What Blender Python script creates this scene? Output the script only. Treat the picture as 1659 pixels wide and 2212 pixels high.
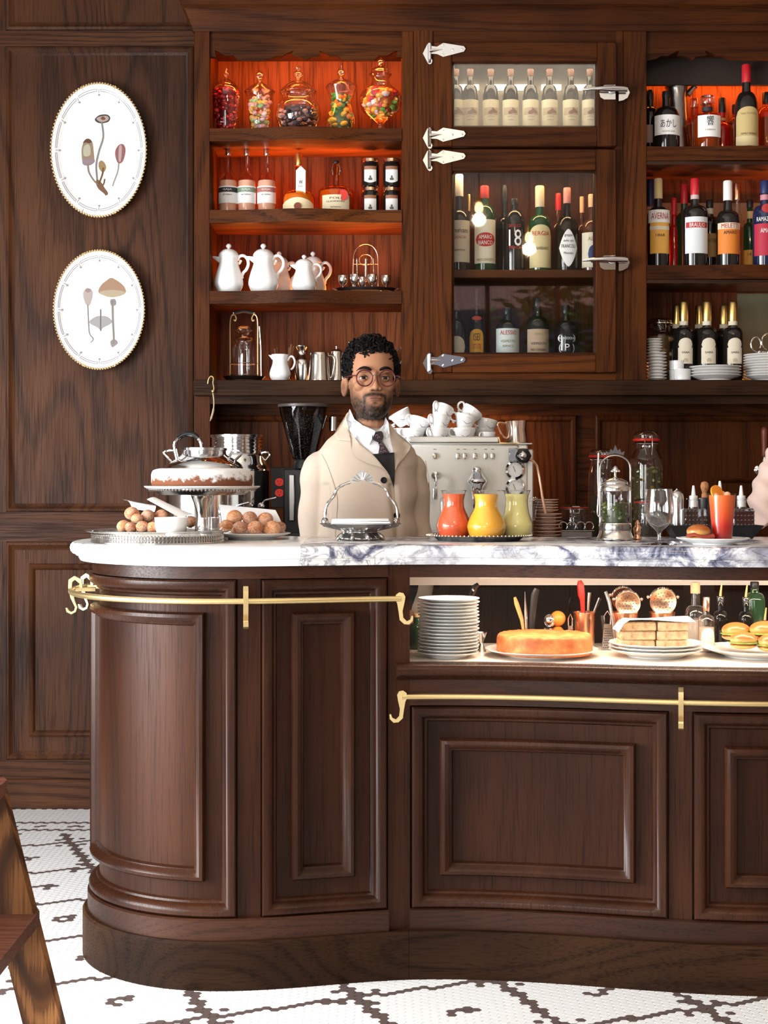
import bpy, bmesh, math, random
from mathutils import Vector, Matrix, noise
for o in list(bpy.data.objects): bpy.data.objects.remove(o, do_unlink=True)
SC = bpy.context.scene
C = SC.collection
PI = math.pi
random.seed(7)
# ---------------------------------------------------------------- camera, world, light, exposure
F, H0, CX, HC = 3300.0, 1035.0, 829.5, 1.245      # focal length in pixels, horizon row, centre column, eye height
def PX(px, Y): return (px - CX) * Y / F
def PZ(py, Y): return HC - (py - H0) * Y / F
cd = bpy.data.cameras.new('camera'); cam = bpy.data.objects.new('camera', cd); C.objects.link(cam)
cd.sensor_fit = 'HORIZONTAL'; cd.sensor_width = 36; cd.lens = 36 * F / 1659
cd.shift_y = -(1106 - H0) / 1659; cd.clip_start = 0.05
cam.location = (0, 0, HC); cam.rotation_euler = (PI / 2, 0, 0)
SC.camera = cam
vs = SC.view_settings
vs.view_transform = 'Standard'; vs.look = 'None'; vs.gamma = 1.0; vs.use_curve_mapping = False
vs.exposure = 0.36
SC.cycles.use_denoising = True
SC.cycles.max_bounces = 10; SC.cycles.transparent_max_bounces = 24
SC.cycles.caustics_reflective = False; SC.cycles.caustics_refractive = False
w = bpy.data.worlds.new('world'); SC.world = w; w.use_nodes = True
w.node_tree.nodes['Background'].inputs[0].default_value = (0.93, 0.96, 1.0, 1)
w.node_tree.nodes['Background'].inputs[1].default_value = 3.4
def lamp(name, loc, target, sx, sy, power, col, spread=PI):
    l = bpy.data.lights.new(name, 'AREA'); l.shape = 'RECTANGLE'; l.size = sx; l.size_y = sy
    l.energy = power; l.color = col; l.spread = spread
    o = bpy.data.objects.new(name, l); C.objects.link(o); o.location = loc
    o.rotation_euler = (Vector(target) - Vector(loc)).to_track_quat('-Z', 'Y').to_euler()
    return o
# daylight through the two tall windows of the left wall and the shop front behind the camera
lamp('daylight_side_window', (-2.86, 2.55, 1.30), (0, 2.75, 1.1), 1.9, 1.8, 200, (0.97, 0.985, 1.0))
lamp('daylight_side_window.001', (-2.86, 0.2, 1.30), (0, 0.3, 1.2), 1.9, 1.8, 60, (0.97, 0.985, 1.0))
lamp('daylight_shop_front', (-1.45, -2.86, 1.5), (-1.45, 0, 1.3), 1.8, 2.0, 70, (1.0, 0.985, 0.96))
def strip(name, x0, x1, y, z, power, col, w=0.03, up=True, tilt=0.0):
    l = bpy.data.lights.new(name, 'AREA'); l.shape = 'RECTANGLE'; l.size = abs(x1 - x0); l.size_y = w
    l.energy = power; l.color = col
    o = bpy.data.objects.new(name, l); C.objects.link(o); o.location = ((x0 + x1) / 2, y, z)
    o.rotation_euler = ((PI if up else 0) + tilt, 0, 0)
    return o

# ---------------------------------------------------------------- materials
MAT = {}
def mat(name, base=(.8, .8, .8), rough=.5, metal=0.0, spec=.5, emit=None, es=0.0, coat=0.0, sheen=0.0, trans=0.0, ior=1.45, sss=0.0):
    m = bpy.data.materials.new(name); m.use_nodes = True
    b = m.node_tree.nodes['Principled BSDF']
    b.inputs['Base Color'].default_value = (*base, 1); b.inputs['Roughness'].default_value = rough
    b.inputs['Metallic'].default_value = metal; b.inputs['Specular IOR Level'].default_value = spec
    b.inputs['Coat Weight'].default_value = coat; b.inputs['Coat Roughness'].default_value = .08
    b.inputs['Sheen Weight'].default_value = sheen
    b.inputs['Transmission Weight'].default_value = trans; b.inputs['IOR'].default_value = ior
    b.inputs['Subsurface Weight'].default_value = sss
    if emit: b.inputs['Emission Color'].default_value = (*emit, 1); b.inputs['Emission Strength'].default_value = es
    MAT[name] = m
    return m
class NT:
    def __init__(s, m): s.t = m.node_tree; s.n = s.t.nodes; s.b = s.n.get('Principled BSDF')
    def new(s, typ, **kw):
        n = s.n.new(typ)
        for k, v in kw.items(): setattr(n, k, v)
        return n
    def link(s, a, b): s.t.links.new(a, b)
    def coord(s, scale=(1, 1, 1), rot=(0, 0, 0), loc=(0, 0, 0), kind='Object'):
        tc = s.new('ShaderNodeTexCoord'); mp = s.new('ShaderNodeMapping')
        mp.inputs['Scale'].default_value = scale; mp.inputs['Rotation'].default_value = rot; mp.inputs['Location'].default_value = loc
        s.link(tc.outputs[kind], mp.inputs[0]); return mp.outputs[0]
    def noise(s, vec, scale=5, detail=3, rough=.5, dist=0.0):
        n = s.new('ShaderNodeTexNoise'); n.inputs['Scale'].default_value = scale; n.inputs['Detail'].default_value = detail
        n.inputs['Roughness'].default_value = rough; n.inputs['Distortion'].default_value = dist
        s.link(vec, n.inputs['Vector']); return n.outputs['Fac']
    def math(s, op, a, b=None, c=None):
        n = s.new('ShaderNodeMath', operation=op)
        for i, q in enumerate((a, b, c)):
            if q is None: continue
            if isinstance(q, (int, float)): n.inputs[i].default_value = q
            else: s.link(q, n.inputs[i])
        return n.outputs[0]
    def ramp(s, fac, stops):
        r = s.new('ShaderNodeValToRGB'); e = r.color_ramp.elements
        while len(e) < len(stops): e.new(.5)
        for i, (p, c) in enumerate(stops): e[i].position = p; e[i].color = (*c, 1)
        s.link(fac, r.inputs[0]); return r.outputs[0]
    def mix(s, fac, a, b, mode='MIX'):
        n = s.new('ShaderNodeMix', data_type='RGBA', blend_type=mode)
        for i, q in ((0, fac), (6, a), (7, b)):
            if isinstance(q, (int, float)): n.inputs[i].default_value = q
            elif isinstance(q, tuple): n.inputs[i].default_value = (*q, 1)
            else: s.link(q, n.inputs[i])
        return n.outputs[2]
    def bump(s, h, strength=.2, dist=.01):
        n = s.new('ShaderNodeBump'); n.inputs['Strength'].default_value = strength; n.inputs['Distance'].default_value = dist
        s.link(h, n.inputs['Height']); s.link(n.outputs[0], s.b.inputs['Normal'])
def wood(name, dark, mid, light, axis, rough=.42, figure=1.0, seed=0.0, spec=.30, arch=.09):
    m = mat(name, mid, rough, spec=spec); t = NT(m)
    st = {'z': (1, 1, arch), 'x': (arch, 1, 1), 'y': (1, arch, 1)}[axis]
    st2 = {'z': (1, 1, .022), 'x': (.022, 1, 1), 'y': (1, .022, 1)}[axis]
    v = t.coord(st, loc=(seed, seed * .7, seed * 1.3)); v2 = t.coord(st2, loc=(seed, seed * .3, seed))
    big = t.noise(v, 5.0, 2, .5)
    ring = t.math('SINE', t.math('MULTIPLY', t.noise(v, 3.0, 1, .35, .5), 150.0))
    ring = t.math('MULTIPLY_ADD', ring, .5, .5)
    fine = t.noise(v2, 330, 2, .6)
    pore = t.math('SUBTRACT', fine, t.math('MULTIPLY', ring, .13 * figure))
    col = t.ramp(big, [(.22, dark), (.5, mid), (.80, light)])
    pores = t.ramp(pore, [(.24, (.30, .25, .22)), (.46, (1, 1, 1))])
    col2 = t.mix(.85, col, pores, 'MULTIPLY')
    col2 = t.mix(min(1.0, .55 * figure), col2, t.ramp(ring, [(.70, (1, 1, 1)), (.97, (.55, .52, .50))]), 'MULTIPLY')
    blot = t.noise(t.coord((1, 1, 1), loc=(seed * 2, 0, seed)), 2.3, 2, .5)
    col3 = t.mix(1.0, col2, t.ramp(blot, [(.3, (.62, .60, .62)), (.62, (1.12, 1.1, 1.06))]), 'MULTIPLY')
    t.link(col3, t.b.inputs['Base Color'])
    t.link(t.ramp(fine, [(.3, (rough + .18,) * 3), (.6, (rough,) * 3)]), t.b.inputs['Roughness'])
    t.bump(pore, .12, .002)
    return m
CB = ((.046, .0118, .0018), (.072, .0190, .0028), (.106, .0300, .0048))
wood('wall_wood', (.044, .0148, .0052), (.068, .0235, .0080), (.098, .036, .0125), 'z', .46, 1.1, 0.0, .20)
wood('wall_wood_rail', (.042, .0140, .0050), (.064, .0220, .0076), (.092, .034, .0120), 'x', .46, 1.2, 3, .20)
wood('cabinet_wood', *CB, 'z', .44, 1.0, 5, .14)
wood('cabinet_wood_rail', *CB, 'x', .44, 1.0, 9, .14)
CT = ((.020, .0066, .0030), (.037, .0122, .0054), (.060, .021, .0090))
wood('counter_wood', *CT, 'z', .36, .4, 11, .17)
wood('counter_wood_rail', *CT, 'x', .33, .6, 13)
wood('counter_moulding', *CT, 'z', .24, .4, 15, .25)
wood('plinth_wood', (.016, .0068, .0028), (.032, .0135, .0056), (.055, .0250, .0105), 'x', .5, .8, 17, .12)
wood('oak_stool', (.13, .052, .016), (.30, .130, .042), (.44, .21, .075), 'z', .42, 4.0, 21, .3, .32)
wood('stool_step_wood', (.05, .016, .010), (.12, .042, .025), (.17, .065, .04), 'x', .3, .8, 23)
wood('light_wood', (.35, .15, .06), (.5, .22, .09), (.62, .30, .13), 'z', .5, .5, 2)
mat('interior_dark', (.02, .012, .009), .6)
def marble(name, amount, seed):
    m = mat(name, (.86, .86, .84), .16); t = NT(m)
    v = t.coord((1, 1, 1.0), loc=(seed, seed, 0))
    d = t.noise(v, 3.0, 4, .6)
    n1 = t.new('ShaderNodeTexNoise'); n1.inputs['Scale'].default_value = 5.5; n1.inputs['Detail'].default_value = 6
    n1.inputs['Distortion'].default_value = 1.7; t.link(v, n1.inputs['Vector'])
    vein = t.math('ABSOLUTE', t.math('SUBTRACT', n1.outputs['Fac'], .5))
    n2 = t.noise(v, 14, 5, .6, 2.0)
    vein2 = t.math('ABSOLUTE', t.math('SUBTRACT', n2, .5))
    c1 = t.ramp(vein, [(0.0, (.07, .075, .12)), (.022 * amount, (.22, .23, .31)), (.06 * amount + .01, (.88, .88, .86))])
    c2 = t.ramp(vein2, [(0.0, (.35, .36, .44)), (.028 * amount, (1, 1, 1))])
    msk = t.ramp(d, [(.50 - .11 * amount, (0, 0, 0)), (.62 - .07 * amount, (1, 1, 1))])
    col = t.mix(msk, (.88, .88, .86), c1)
    col = t.mix(t.math('MULTIPLY', msk, min(1.0, amount * .9)), col, t.mix(1.0, col, c2, 'MULTIPLY'))
    t.link(col, t.b.inputs['Base Color']); return m
marble('marble_plain', .35, 4.0); marble('marble_veined', 1.5, 1.3)
mat('porcelain', (.86, .87, .87), .14, coat=.3)
mat('porcelain_plate', (.80, .79, .77), .2)
mat('brass', (.78, .56, .22), .28, 1.0)
mat('brass_lacquer', (.72, .55, .27), .40, 1.0)
mat('chrome', (.86, .87, .88), .10, 1.0)
mat('silver', (.72, .70, .66), .18, 1.0)
mat('silver_dark', (.36, .35, .34), .26, 1.0)
mat('steel', (.72, .72, .72), .20, 1.0)
mat('steel_brushed', (.70, .70, .66), .42, .85)
mat('copper', (.92, .50, .32), .22, 1.0)
mat('rose_metal', (.85, .52, .36), .2, 1.0)
mat('black', (.012, .012, .013), .35)
mat('black_gloss', (.010, .010, .012), .08)
mat('rubber', (.01, .01, .01), .6)
mat('white_paper', (.86, .86, .85), .7)
mat('cream_paper', (.80, .70, .48), .7)
mat('napkin', (.88, .88, .88), .85)
mat('gold_foil', (.78, .55, .2), .3, 1.0)
mat('red_foil', (.55, .02, .03), .3)
mat('red', (.60, .03, .02), .4)
mat('navy', (.02, .03, .12), .4)
mat('ink', (.03, .025, .03), .6)
mat('cork', (.55, .36, .2), .8)
def glass(name, tint=(1, 1, 1), gl=.06, rough=.02, edge=True, frost=0.0, power=1.0):
    m = bpy.data.materials.new(name); m.use_nodes = True; MAT[name] = m
    t = NT(m); n = m.node_tree.nodes; n.remove(n['Principled BSDF']); out = n['Material Output']
    tr = t.new('ShaderNodeBsdfTransparent'); tr.inputs[0].default_value = (*tint, 1)
    gg = t.new('ShaderNodeBsdfGlossy'); gg.inputs['Roughness'].default_value = rough
    fr = t.new('ShaderNodeLayerWeight'); fr.inputs[0].default_value = .5
    fc = t.math('MULTIPLY_ADD', t.math('POWER', fr.outputs['Facing'], 3.5), .75, .04)
    mx = t.new('ShaderNodeMixShader'); t.link(t.math('MULTIPLY', fc, power), mx.inputs[0])
    t.link(tr.outputs[0], mx.inputs[1]); t.link(gg.outputs[0], mx.inputs[2])
    res = mx.outputs[0]
    if frost:
        df = t.new('ShaderNodeBsdfDiffuse'); df.inputs[0].default_value = (.80, .72, .60, 1)  # condensation itself is neutral; warm interior light is put into its colour
        m2 = t.new('ShaderNodeMixShader')
        v = t.coord((1, 1, 1)); nn = t.noise(v, 9, 4, .6)
        t.link(t.math('MULTIPLY', t.ramp(nn, [(.3, (.35,) * 3), (.7, (1, 1, 1))]), frost), m2.inputs[0])
        t.link(res, m2.inputs[1]); t.link(df.outputs[0], m2.inputs[2]); res = m2.outputs[0]
    t.link(res, out.inputs[0]); return m
glass('clear_glass', (.97, .975, .975), power=1.9)
glass('pane_glass', (.95, .955, .95), power=.9)
glass('thin_glass', (.96, .97, .97), power=.9)
glass('frosted_glass', (.95, .95, .93), frost=.10, rough=.12)
glass('cut_glass', (.90, .89, .90), power=3.0)
glass('amber_glass', (.86, .52, .20)); glass('rose_glass', (.97, .86, .80)); glass('smoke_glass', (.35, .33, .33)); glass('lens_glass', (.98, .98, .98), power=.25)
def liquid(name, base, rough=.15): return mat(name, base, rough, coat=.4)
liquid('dark_bottle', (.012, .010, .009), .06); liquid('green_bottle', (.012, .05, .016), .06); liquid('brown_bottle', (.07, .02, .008), .06)
liquid('amber_liquid', (.55, .19, .03), .1); liquid('red_liquid', (.45, .01, .01), .08); liquid('clear_liquid', (.55, .55, .50), .06)
liquid('navy_bottle', (.012, .018, .06), .08); liquid('whisky', (.30, .085, .015), .08)

# ---------------------------------------------------------------- mesh builder
class MB:
    def __init__(s): s.v = []; s.f = []
    def add(s, vs_, fs_):
        n = len(s.v); s.v += [tuple(q) for q in vs_]; s.f += [tuple(i + n for i in q) for q in fs_]; return s
    def box(s, x0, x1, y0, y1, z0, z1, bev=0.0):
        if x0 > x1: x0, x1 = x1, x0
        if y0 > y1: y0, y1 = y1, y0
        if z0 > z1: z0, z1 = z1, z0
        if bev <= 0:
            return s.add([(x0, y0, z0), (x1, y0, z0), (x1, y1, z0), (x0, y1, z0), (x0, y0, z1), (x1, y0, z1), (x1, y1, z1), (x0, y1, z1)],
                         [(0, 3, 2, 1), (4, 5, 6, 7), (0, 1, 5, 4), (1, 2, 6, 5), (2, 3, 7, 6), (3, 0, 4, 7)])
        b = min(bev, (x1 - x0) * .45, (y1 - y0) * .45, (z1 - z0) * .45); bm = bmesh.new()
        for x, sx in ((x0, 1), (x1, -1)):
            for y, sy in ((y0, 1), (y1, -1)):
                for z, sz in ((z0, 1), (z1, -1)):
                    bm.verts.new((x + sx * b, y + sy * b, z)); bm.verts.new((x + sx * b, y, z + sz * b)); bm.verts.new((x, y + sy * b, z + sz * b))
        bmesh.ops.convex_hull(bm, input=bm.verts[:]); bm.verts.index_update()
        s.add([q.co[:] for q in bm.verts], [[q.index for q in f.verts] for f in bm.faces]); bm.free(); return s
    def grid(s, P, closed_u=False, closed_v=False):
        # P[i][j] points; quads between
        nu, nv = len(P), len(P[0]); base = len(s.v)
        for r in P: s.v += [tuple(q) for q in r]
        for i in range(nu if closed_u else nu - 1):
            for j in range(nv if closed_v else nv - 1):
                a = base + i * nv + j; b = base + ((i + 1) % nu) * nv + j
                c = base + ((i + 1) % nu) * nv + (j + 1) % nv; d = base + i * nv + (j + 1) % nv
                s.f.append((a, b, c, d))
        return s
    def lathe(s, prof, seg=28, c=(0, 0, 0), sx=1.0, sy=1.0, rot=None, fl=None):
        rings = []
        for r, z in prof:
            rg = []
            for k in range(seg):
                a = 2 * PI * k / seg; rr = r * (fl(a, z) if fl else 1.0)
                p = Vector((rr * math.cos(a) * sx, rr * math.sin(a) * sy, z))
                if rot: p = rot @ p
                rg.append((p.x + c[0], p.y + c[1], p.z + c[2]))
            rings.append(rg)
        base = len(s.v); s.grid(rings, closed_v=True)
        if prof[0][0] > 1e-6: s.f.append(tuple(base + k for k in range(seg))[::-1])
        if prof[-1][0] > 1e-6: s.f.append(tuple(base + (len(prof) - 1) * seg + k for k in range(seg)))
        # orient: outward for rising profile
        return s
    def tube(s, pts, r, seg=8, closed=False, flat=1.0):
        pts = [Vector(p) for p in pts]; n = len(pts)
        rr = r if isinstance(r, (list, tuple)) else [r] * n
        rings = []; up = None
        for i, p in enumerate(pts):
            a = pts[(i - 1) % n] if (closed or i > 0) else p; b = pts[(i + 1) % n] if (closed or i < n - 1) else p
            t = (b - a).normalized() if (b - a).length > 1e-9 else Vector((0, 0, 1))
            if up is None: up = t.orthogonal().normalized()
            up = (up - t * up.dot(t)); up = up.normalized() if up.length > 1e-6 else t.orthogonal().normalized()
            sd = t.cross(up)
            rings.append([p + (up * math.cos(2 * PI * k / seg) + sd * math.sin(2 * PI * k / seg) * flat) * rr[i] for k in range(seg)])
        base = len(s.v); s.grid(rings, closed_u=closed, closed_v=True)
        if not closed:
            s.f.append(tuple(base + k for k in range(seg))[::-1]); s.f.append(tuple(base + (n - 1) * seg + k for k in range(seg)))
        return s
    def ball(s, c, rx, ry=None, rz=None, seg=16, rings=10, rot=None):
        ry = rx if ry is None else ry; rz = rx if rz is None else rz
        prof = [(math.sin(PI * i / rings), -math.cos(PI * i / rings)) for i in range(rings + 1)]
        P = []
        for r, z in prof:
            rg = []
            for k in range(seg):
                a = 2 * PI * k / seg
                p = Vector((max(r, 1e-4) * math.cos(a) * rx, max(r, 1e-4) * math.sin(a) * ry, z * rz))
                if rot: p = rot @ p
                rg.append((p.x + c[0], p.y + c[1], p.z + c[2]))
            P.append(rg)
        return s.grid(P, closed_v=True)
    def poly(s, pts, d):
        # prism: polygon (3d points) extruded by vector d
        n = len(pts); d = Vector(d)
        return s.add([Vector(p) for p in pts] + [Vector(p) + d for p in pts],
                     [tuple(range(n))[::-1], tuple(range(n, 2 * n))] + [(i, (i + 1) % n, n + (i + 1) % n, n + i) for i in range(n)])
    def xf(s, M):
        s.v = [tuple(M @ Vector(q)) for q in s.v]; return s
    def build(s, name, m, parent=None, ang=38, mods=None):
        me = bpy.data.meshes.new(name); me.from_pydata(s.v, [], s.f); me.validate()
        bm = bmesh.new(); bm.from_mesh(me); bmesh.ops.recalc_face_normals(bm, faces=bm.faces[:]); bm.to_mesh(me); bm.free()
        me.polygons.foreach_set('use_smooth', [True] * len(me.polygons))
        me.set_sharp_from_angle(angle=math.radians(ang))
        me.materials.append(MAT[m] if isinstance(m, str) else m)
        o = bpy.data.objects.new(name, me); C.objects.link(o)
        if parent: o.parent = parent
        return o
def thing(name, label, cat, loc=(0, 0, 0), rz=0.0, group=None):
    o = bpy.data.objects.new(name, None); C.objects.link(o); o.location = loc; o.rotation_euler = (0, 0, rz)
    o.empty_display_size = .05
    o['label'] = label; o['category'] = cat
    if group: o['group'] = group
    return o
def tag(o, label, cat, group=None, kind=None):
    o['label'] = label; o['category'] = cat
    if group: o['group'] = group
    if kind: o['kind'] = kind
    return o
def structure(o, label=None):
    o['kind'] = 'structure'
    if label: o['label'] = label
    return o
def copy_tree(o, parent=None, loc=None, rz=None, label=None):
    c = o.copy(); C.objects.link(c); c.parent = parent
    if loc is not None: c.location = loc
    if rz is not None: c.rotation_euler = (c.rotation_euler[0], c.rotation_euler[1], rz)
    if label: c['label'] = label
    for ch in list(o.children): copy_tree(ch, c)
    return c
def text_mesh(body, size, font=None):
    cu = bpy.data.curves.new('t', 'FONT'); cu.body = body; cu.size = size; cu.align_x = 'CENTER'; cu.align_y = 'CENTER'; cu.resolution_u = 2
    ob = bpy.data.objects.new('t', cu); C.objects.link(ob)
    dg = bpy.context.evaluated_depsgraph_get(); me = bpy.data.meshes.new_from_object(ob.evaluated_get(dg))
    V = [q.co.copy() for q in me.vertices]; Fc = [tuple(p.vertices) for p in me.polygons]
    bpy.data.objects.remove(ob); bpy.data.curves.remove(cu); bpy.data.meshes.remove(me)
    return V, Fc
def lettering(parent, body, width, height, pos, m, R=None, name='lettering', axis='front'):
    """flat print, fitted to width x height; R bends it round a vertical cylinder of that radius (facing -Y)"""
    V, Fc = text_mesh(body, 1.0)
    if not V: return None
    x0 = min(q.x for q in V); x1 = max(q.x for q in V); y0 = min(q.y for q in V); y1 = max(q.y for q in V)
    mb = MB(); out = []
    for q in V:
        u = ((q.x - x0) / max(1e-6, x1 - x0) - .5) * width; v = ((q.y - y0) / max(1e-6, y1 - y0) - .5) * height
        if R: a = u / R; out.append((pos[0] + R * math.sin(a), pos[1] - R * math.cos(a), pos[2] + v))
        else: out.append((pos[0] + u, pos[1], pos[2] + v))
    mb.add(out, Fc)
    return mb.build(name, m, parent)
def label_patch(parent, R, a0, a1, z0, z1, m, c=(0, 0), name='paper_label', seg=12, shape=None):
    """paper label wrapped round a bottle; angles in radians about the front (-Y); shape(t)->(lo,hi) fractions of height"""
    P = []
    for i in range(seg + 1):
        t = i / seg; a = a0 + (a1 - a0) * t; lo, hi = shape(t) if shape else (0, 1)
        P.append([(c[0] + rr * math.sin(a), c[1] - rr * math.cos(a), z0 + (z1 - z0) * q) for rr, q in ((R - .0008, lo), (R, lo), (R, hi), (R - .0008, hi))])
    return MB().grid(P).build(name, m, parent)
# ---------------------------------------------------------------- the room
LX, RX, YF, YB, ZC = -2.9, 3.4, -2.9, 5.762, 3.5
YC, YI = 5.45, 5.72          # cabinet front, cabinet back panel
def flat_map(Y): return lambda u, v, w: (u, Y - w, v)
def frame(M, u0, u1, v0, v1, prof, nu=1, hollow=False):
    """mitred moulding ring; prof = (inset, proud) from the outside in"""
    mb = MB(); P = []
    for ins, w in prof:
        a0, a1, b0, b1 = u0 + ins, u1 - ins, v0 + ins, v1 - ins
        r = [M(a0 + (a1 - a0) * i / nu, b0, w) for i in range(nu + 1)] + [M(a1 - (a1 - a0) * i / nu, b1, w) for i in range(nu + 1)]
        P.append(r)
    return mb.grid(P, closed_v=True)
def slab(M, u0, u1, v0, v1, w0, w1, nu=1, mb=None):
    mb = mb or MB()
    P = []
    for i in range(nu + 1):
        u = u0 + (u1 - u0) * i / nu
        P.append([M(u, v0, w0), M(u, v0, w1), M(u, v1, w1), M(u, v1, w0)])
    b = len(mb.v); mb.grid(P, closed_v=True); mb.f.append((b, b + 1, b + 2, b + 3)); e = b + nu * 4; mb.f.append((e + 3, e + 2, e + 1, e))
    return mb
OGEE = [(0, -.004), (0, .012), (.004, .017), (.012, .018), (.018, .014), (.024, .006), (.030, .004), (.034, .004), (.036, -.004)]
mat('plaster', (.26, .20, .16), .8); mat('grout', (.42, .42, .42), .9)
# floor: grout bed that carries the mosaic tiles
fl = structure(MB().box(LX, RX, YF, YB + .1, -.12, -.004).build('floor', 'grout'), 'white hexagon mosaic floor with dark diamond line pattern')
wl = MB()
for a, b, z0, z1 in ((YF, -.8, 0, ZC), (1.2, 1.55, 0, ZC), (3.55, YB + .1, 0, ZC), (-.8, 1.2, 0, .3), (-.8, 1.2, 2.3, ZC), (1.55, 3.55, 0, .3), (1.55, 3.55, 2.3, ZC)): wl.box(LX - .12, LX, a, b, z0, z1)
structure(wl.build('wall_left', 'plaster'))
wf = MB()
for a, b, z0, z1 in ((LX, -2.4, 0, ZC), (-.5, .3, 0, ZC), (2.2, RX, 0, ZC), (-2.4, -.5, 0, .5), (-2.4, -.5, 3.05, ZC), (.3, 2.2, 0, .5), (.3, 2.2, 3.05, ZC)): wf.box(a, b, YF - .12, YF, z0, z1)
structure(wf.build('wall_front', 'plaster'))
structure(MB().box(RX, RX + .12, YF, YB + .1, 0, ZC).build('wall_right', 'plaster'))
mat('ceiling_white', (.55, .52, .48), .85)
structure(MB().box(LX, RX, YF, YB + .1, ZC, ZC + .1).build('ceiling', 'ceiling_white'))
def window(n, M, u0, u1, v0, v1):
    f = structure(frame(M, u0, u1, v0, v1, [(0, .0), (0, .03), (.06, .03), (.06, -.05)]).build('window_%d' % n, 'counter_wood'))
    b = MB()
    for t in (1 / 3, 2 / 3): slab(M, u0 + (u1 - u0) * t - .02, u0 + (u1 - u0) * t + .02, v0, v1, -.05, .02, mb=b)
    slab(M, u0, u1, v0 + (v1 - v0) * .72, v0 + (v1 - v0) * .72 + .04, -.05, .02, mb=b)
    b.build('glazing_bar', 'counter_wood', f)
Ml = lambda u, v, w: (LX + w, u, v)
Mf = lambda u, v, w: (u, YF + w, v)
window(1, Ml, 1.55, 3.55, .3, 2.3); window(2, Ml, -.8, 1.2, .3, 2.3); window(3, Mf, -2.4, -.5, .5, 3.05); window(4, Mf, .3, 2.2, .5, 3.05)
# back wall with oak panelling
wb = structure(MB().box(LX, RX, YB + .012, YB + .14, 0, ZC).build('wall_back', 'wall_wood_rail'), 'dark oak panelled wall behind the bar')
MW = flat_map(YB)
def zy(py): return PZ(py, YB)
def xx(px): return PX(px, YB)
xl, xr, xr2 = xx(13), xx(418), PX(418, YB)
slab(MW, LX, RX, zy(100), zy(66), -.012, .0).build('rail', 'wall_wood_rail', wb)
slab(MW, LX, RX, zy(1170), zy(1106), -.012, .0).build('rail', 'wall_wood_rail', wb)
slab(MW, LX, RX, zy(1682), zy(1641), -.012, .0).build('rail', 'wall_wood_rail', wb)
for a, b in ((xx(-14), xl), (xr + .002, xr + .07), (xx(-420) - .07, xx(-420))):
    slab(MW, a, b, zy(1641), zy(1170), -.012, -.0005).build('stile', 'wall_wood', wb)
    slab(MW, a, b, zy(1106), zy(100), -.012, -.0005).build('stile', 'wall_wood', wb)
    slab(MW, a, b, zy(66), ZC, -.012, -.0005).build('stile', 'wall_wood', wb)
BIG = [(0, .001), (.004, .004), (.010, .005), (.018, -.001), (.024, -.006), (.028, -.007), (.032, -.012)]
for u0, u1 in ((xl, xr), (xx(-420), xx(-14))):
    for v0, v1 in ((zy(1105), zy(101)), (zy(64), ZC - .05)):
        p = slab(MW, u0, u1, v0, v1, -.013, -.010).build('panel', 'wall_wood', wb)
        frame(MW, u0, u1, v0, v1, BIG).build('moulding', 'wall_wood', p)
    p = slab(MW, u0, u1, zy(1640), zy(1171), -.013, -.010).build('panel', 'wall_wood', wb)
    frame(MW, u0, u1, zy(1640), zy(1171), BIG).build('moulding', 'wall_wood', p)
    frame(MW, u0 + .085, u1 - .085, zy(1592), zy(1218), [(0, -.010), (.002, .002), (.008, .006), (.014, .003), (.020, -.006), (.025, -.011)]).build('raised_moulding', 'wall_wood', p)
structure(MB().box(LX, RX, YB - .014, YB + .02, 0, zy(1682), .004).build('baseboard_back', 'wall_wood_rail'), 'dark oak baseboard along the panelled wall')

# ---------------------------------------------------------------- mosaic floor tiles
mat('tile_white', (.90, .91, .91), .25); mat('tile_dark', (.13, .095, .088), .3)
def hex_mb(cx, cy, R, h=.004):
    mb = MB(); top = [(cx + R * .96 * math.cos(PI * k / 3), cy + R * .96 * math.sin(PI * k / 3), h) for k in range(6)]
    bot = [(cx + R * math.cos(PI * k / 3), cy + R * math.sin(PI * k / 3), -.003) for k in range(6)]
    return mb.add(top + bot, [(0, 1, 2, 3, 4, 5)] + [(k, 6 + k, 6 + (k + 1) % 6, (k + 1) % 6) for k in range(6)])
TW = .0125; TP = .0131
ang = math.radians(21.5)
def is_dark(x, y):
    if y > 5.36:
        for L in (5.405, 5.52):
            if abs(y - L) < .0115: return True
        t = (x + 40) % .23
        return abs(y - 5.463) < .0115 and (t < .062 or .12 < t < .15)
    u = (x + .063) * math.cos(ang) + (y - 3.66) * math.sin(ang); v = -(x + .063) * math.sin(ang) + (y - 3.66) * math.cos(ang)
    P = .365
    du = (u + P / 2) % P - P / 2; dv = (v + P / 2) % P - P / 2
    if abs(du) < .0150 or abs(dv) < .0112: return True
    for a, b in ((.055, .03), (-.055, -.03), (-.03, .052), (.03, -.052)):
        if math.hypot(du - a, dv - b) < .0118: return True
    eu = u % P - P / 2; ev = v % P - P / 2
    d = math.hypot(eu, ev)
    if .0125 < d < .0275: return True
    return abs(eu - .036) < .010 and abs(ev - .012) < .018
tiles = []
cw, rh = TP * 1.5, TP * math.sqrt(3)
for i in range(int(-2.0 / cw), int(1.75 / cw)):
    for j in range(int(2.35 / rh), int((YB + .02) / rh)):
        x = i * cw; y = j * rh + (rh / 2 if i % 2 else 0)
        if y > YB - .02: continue
        if x > -.7 and y > 4.2 - max(0, 0): continue          # under the counter and behind it
        if y > 3.9 and x > -.62: continue
        tiles.append((x, y))
def vis(x, y):
    py = H0 + F * HC / y; px = CX + x * F / y
    if not (0 < px < 1659 and py < 2212): return False
    if px < 25 + (py - 1690) * .2 and py > 1690: return False
    if px > 175 and py < 2118: return False
    return True
vt = sorted([t for t in tiles if vis(*t)], key=lambda t: t[1])
single = set(vt[:300])
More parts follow.
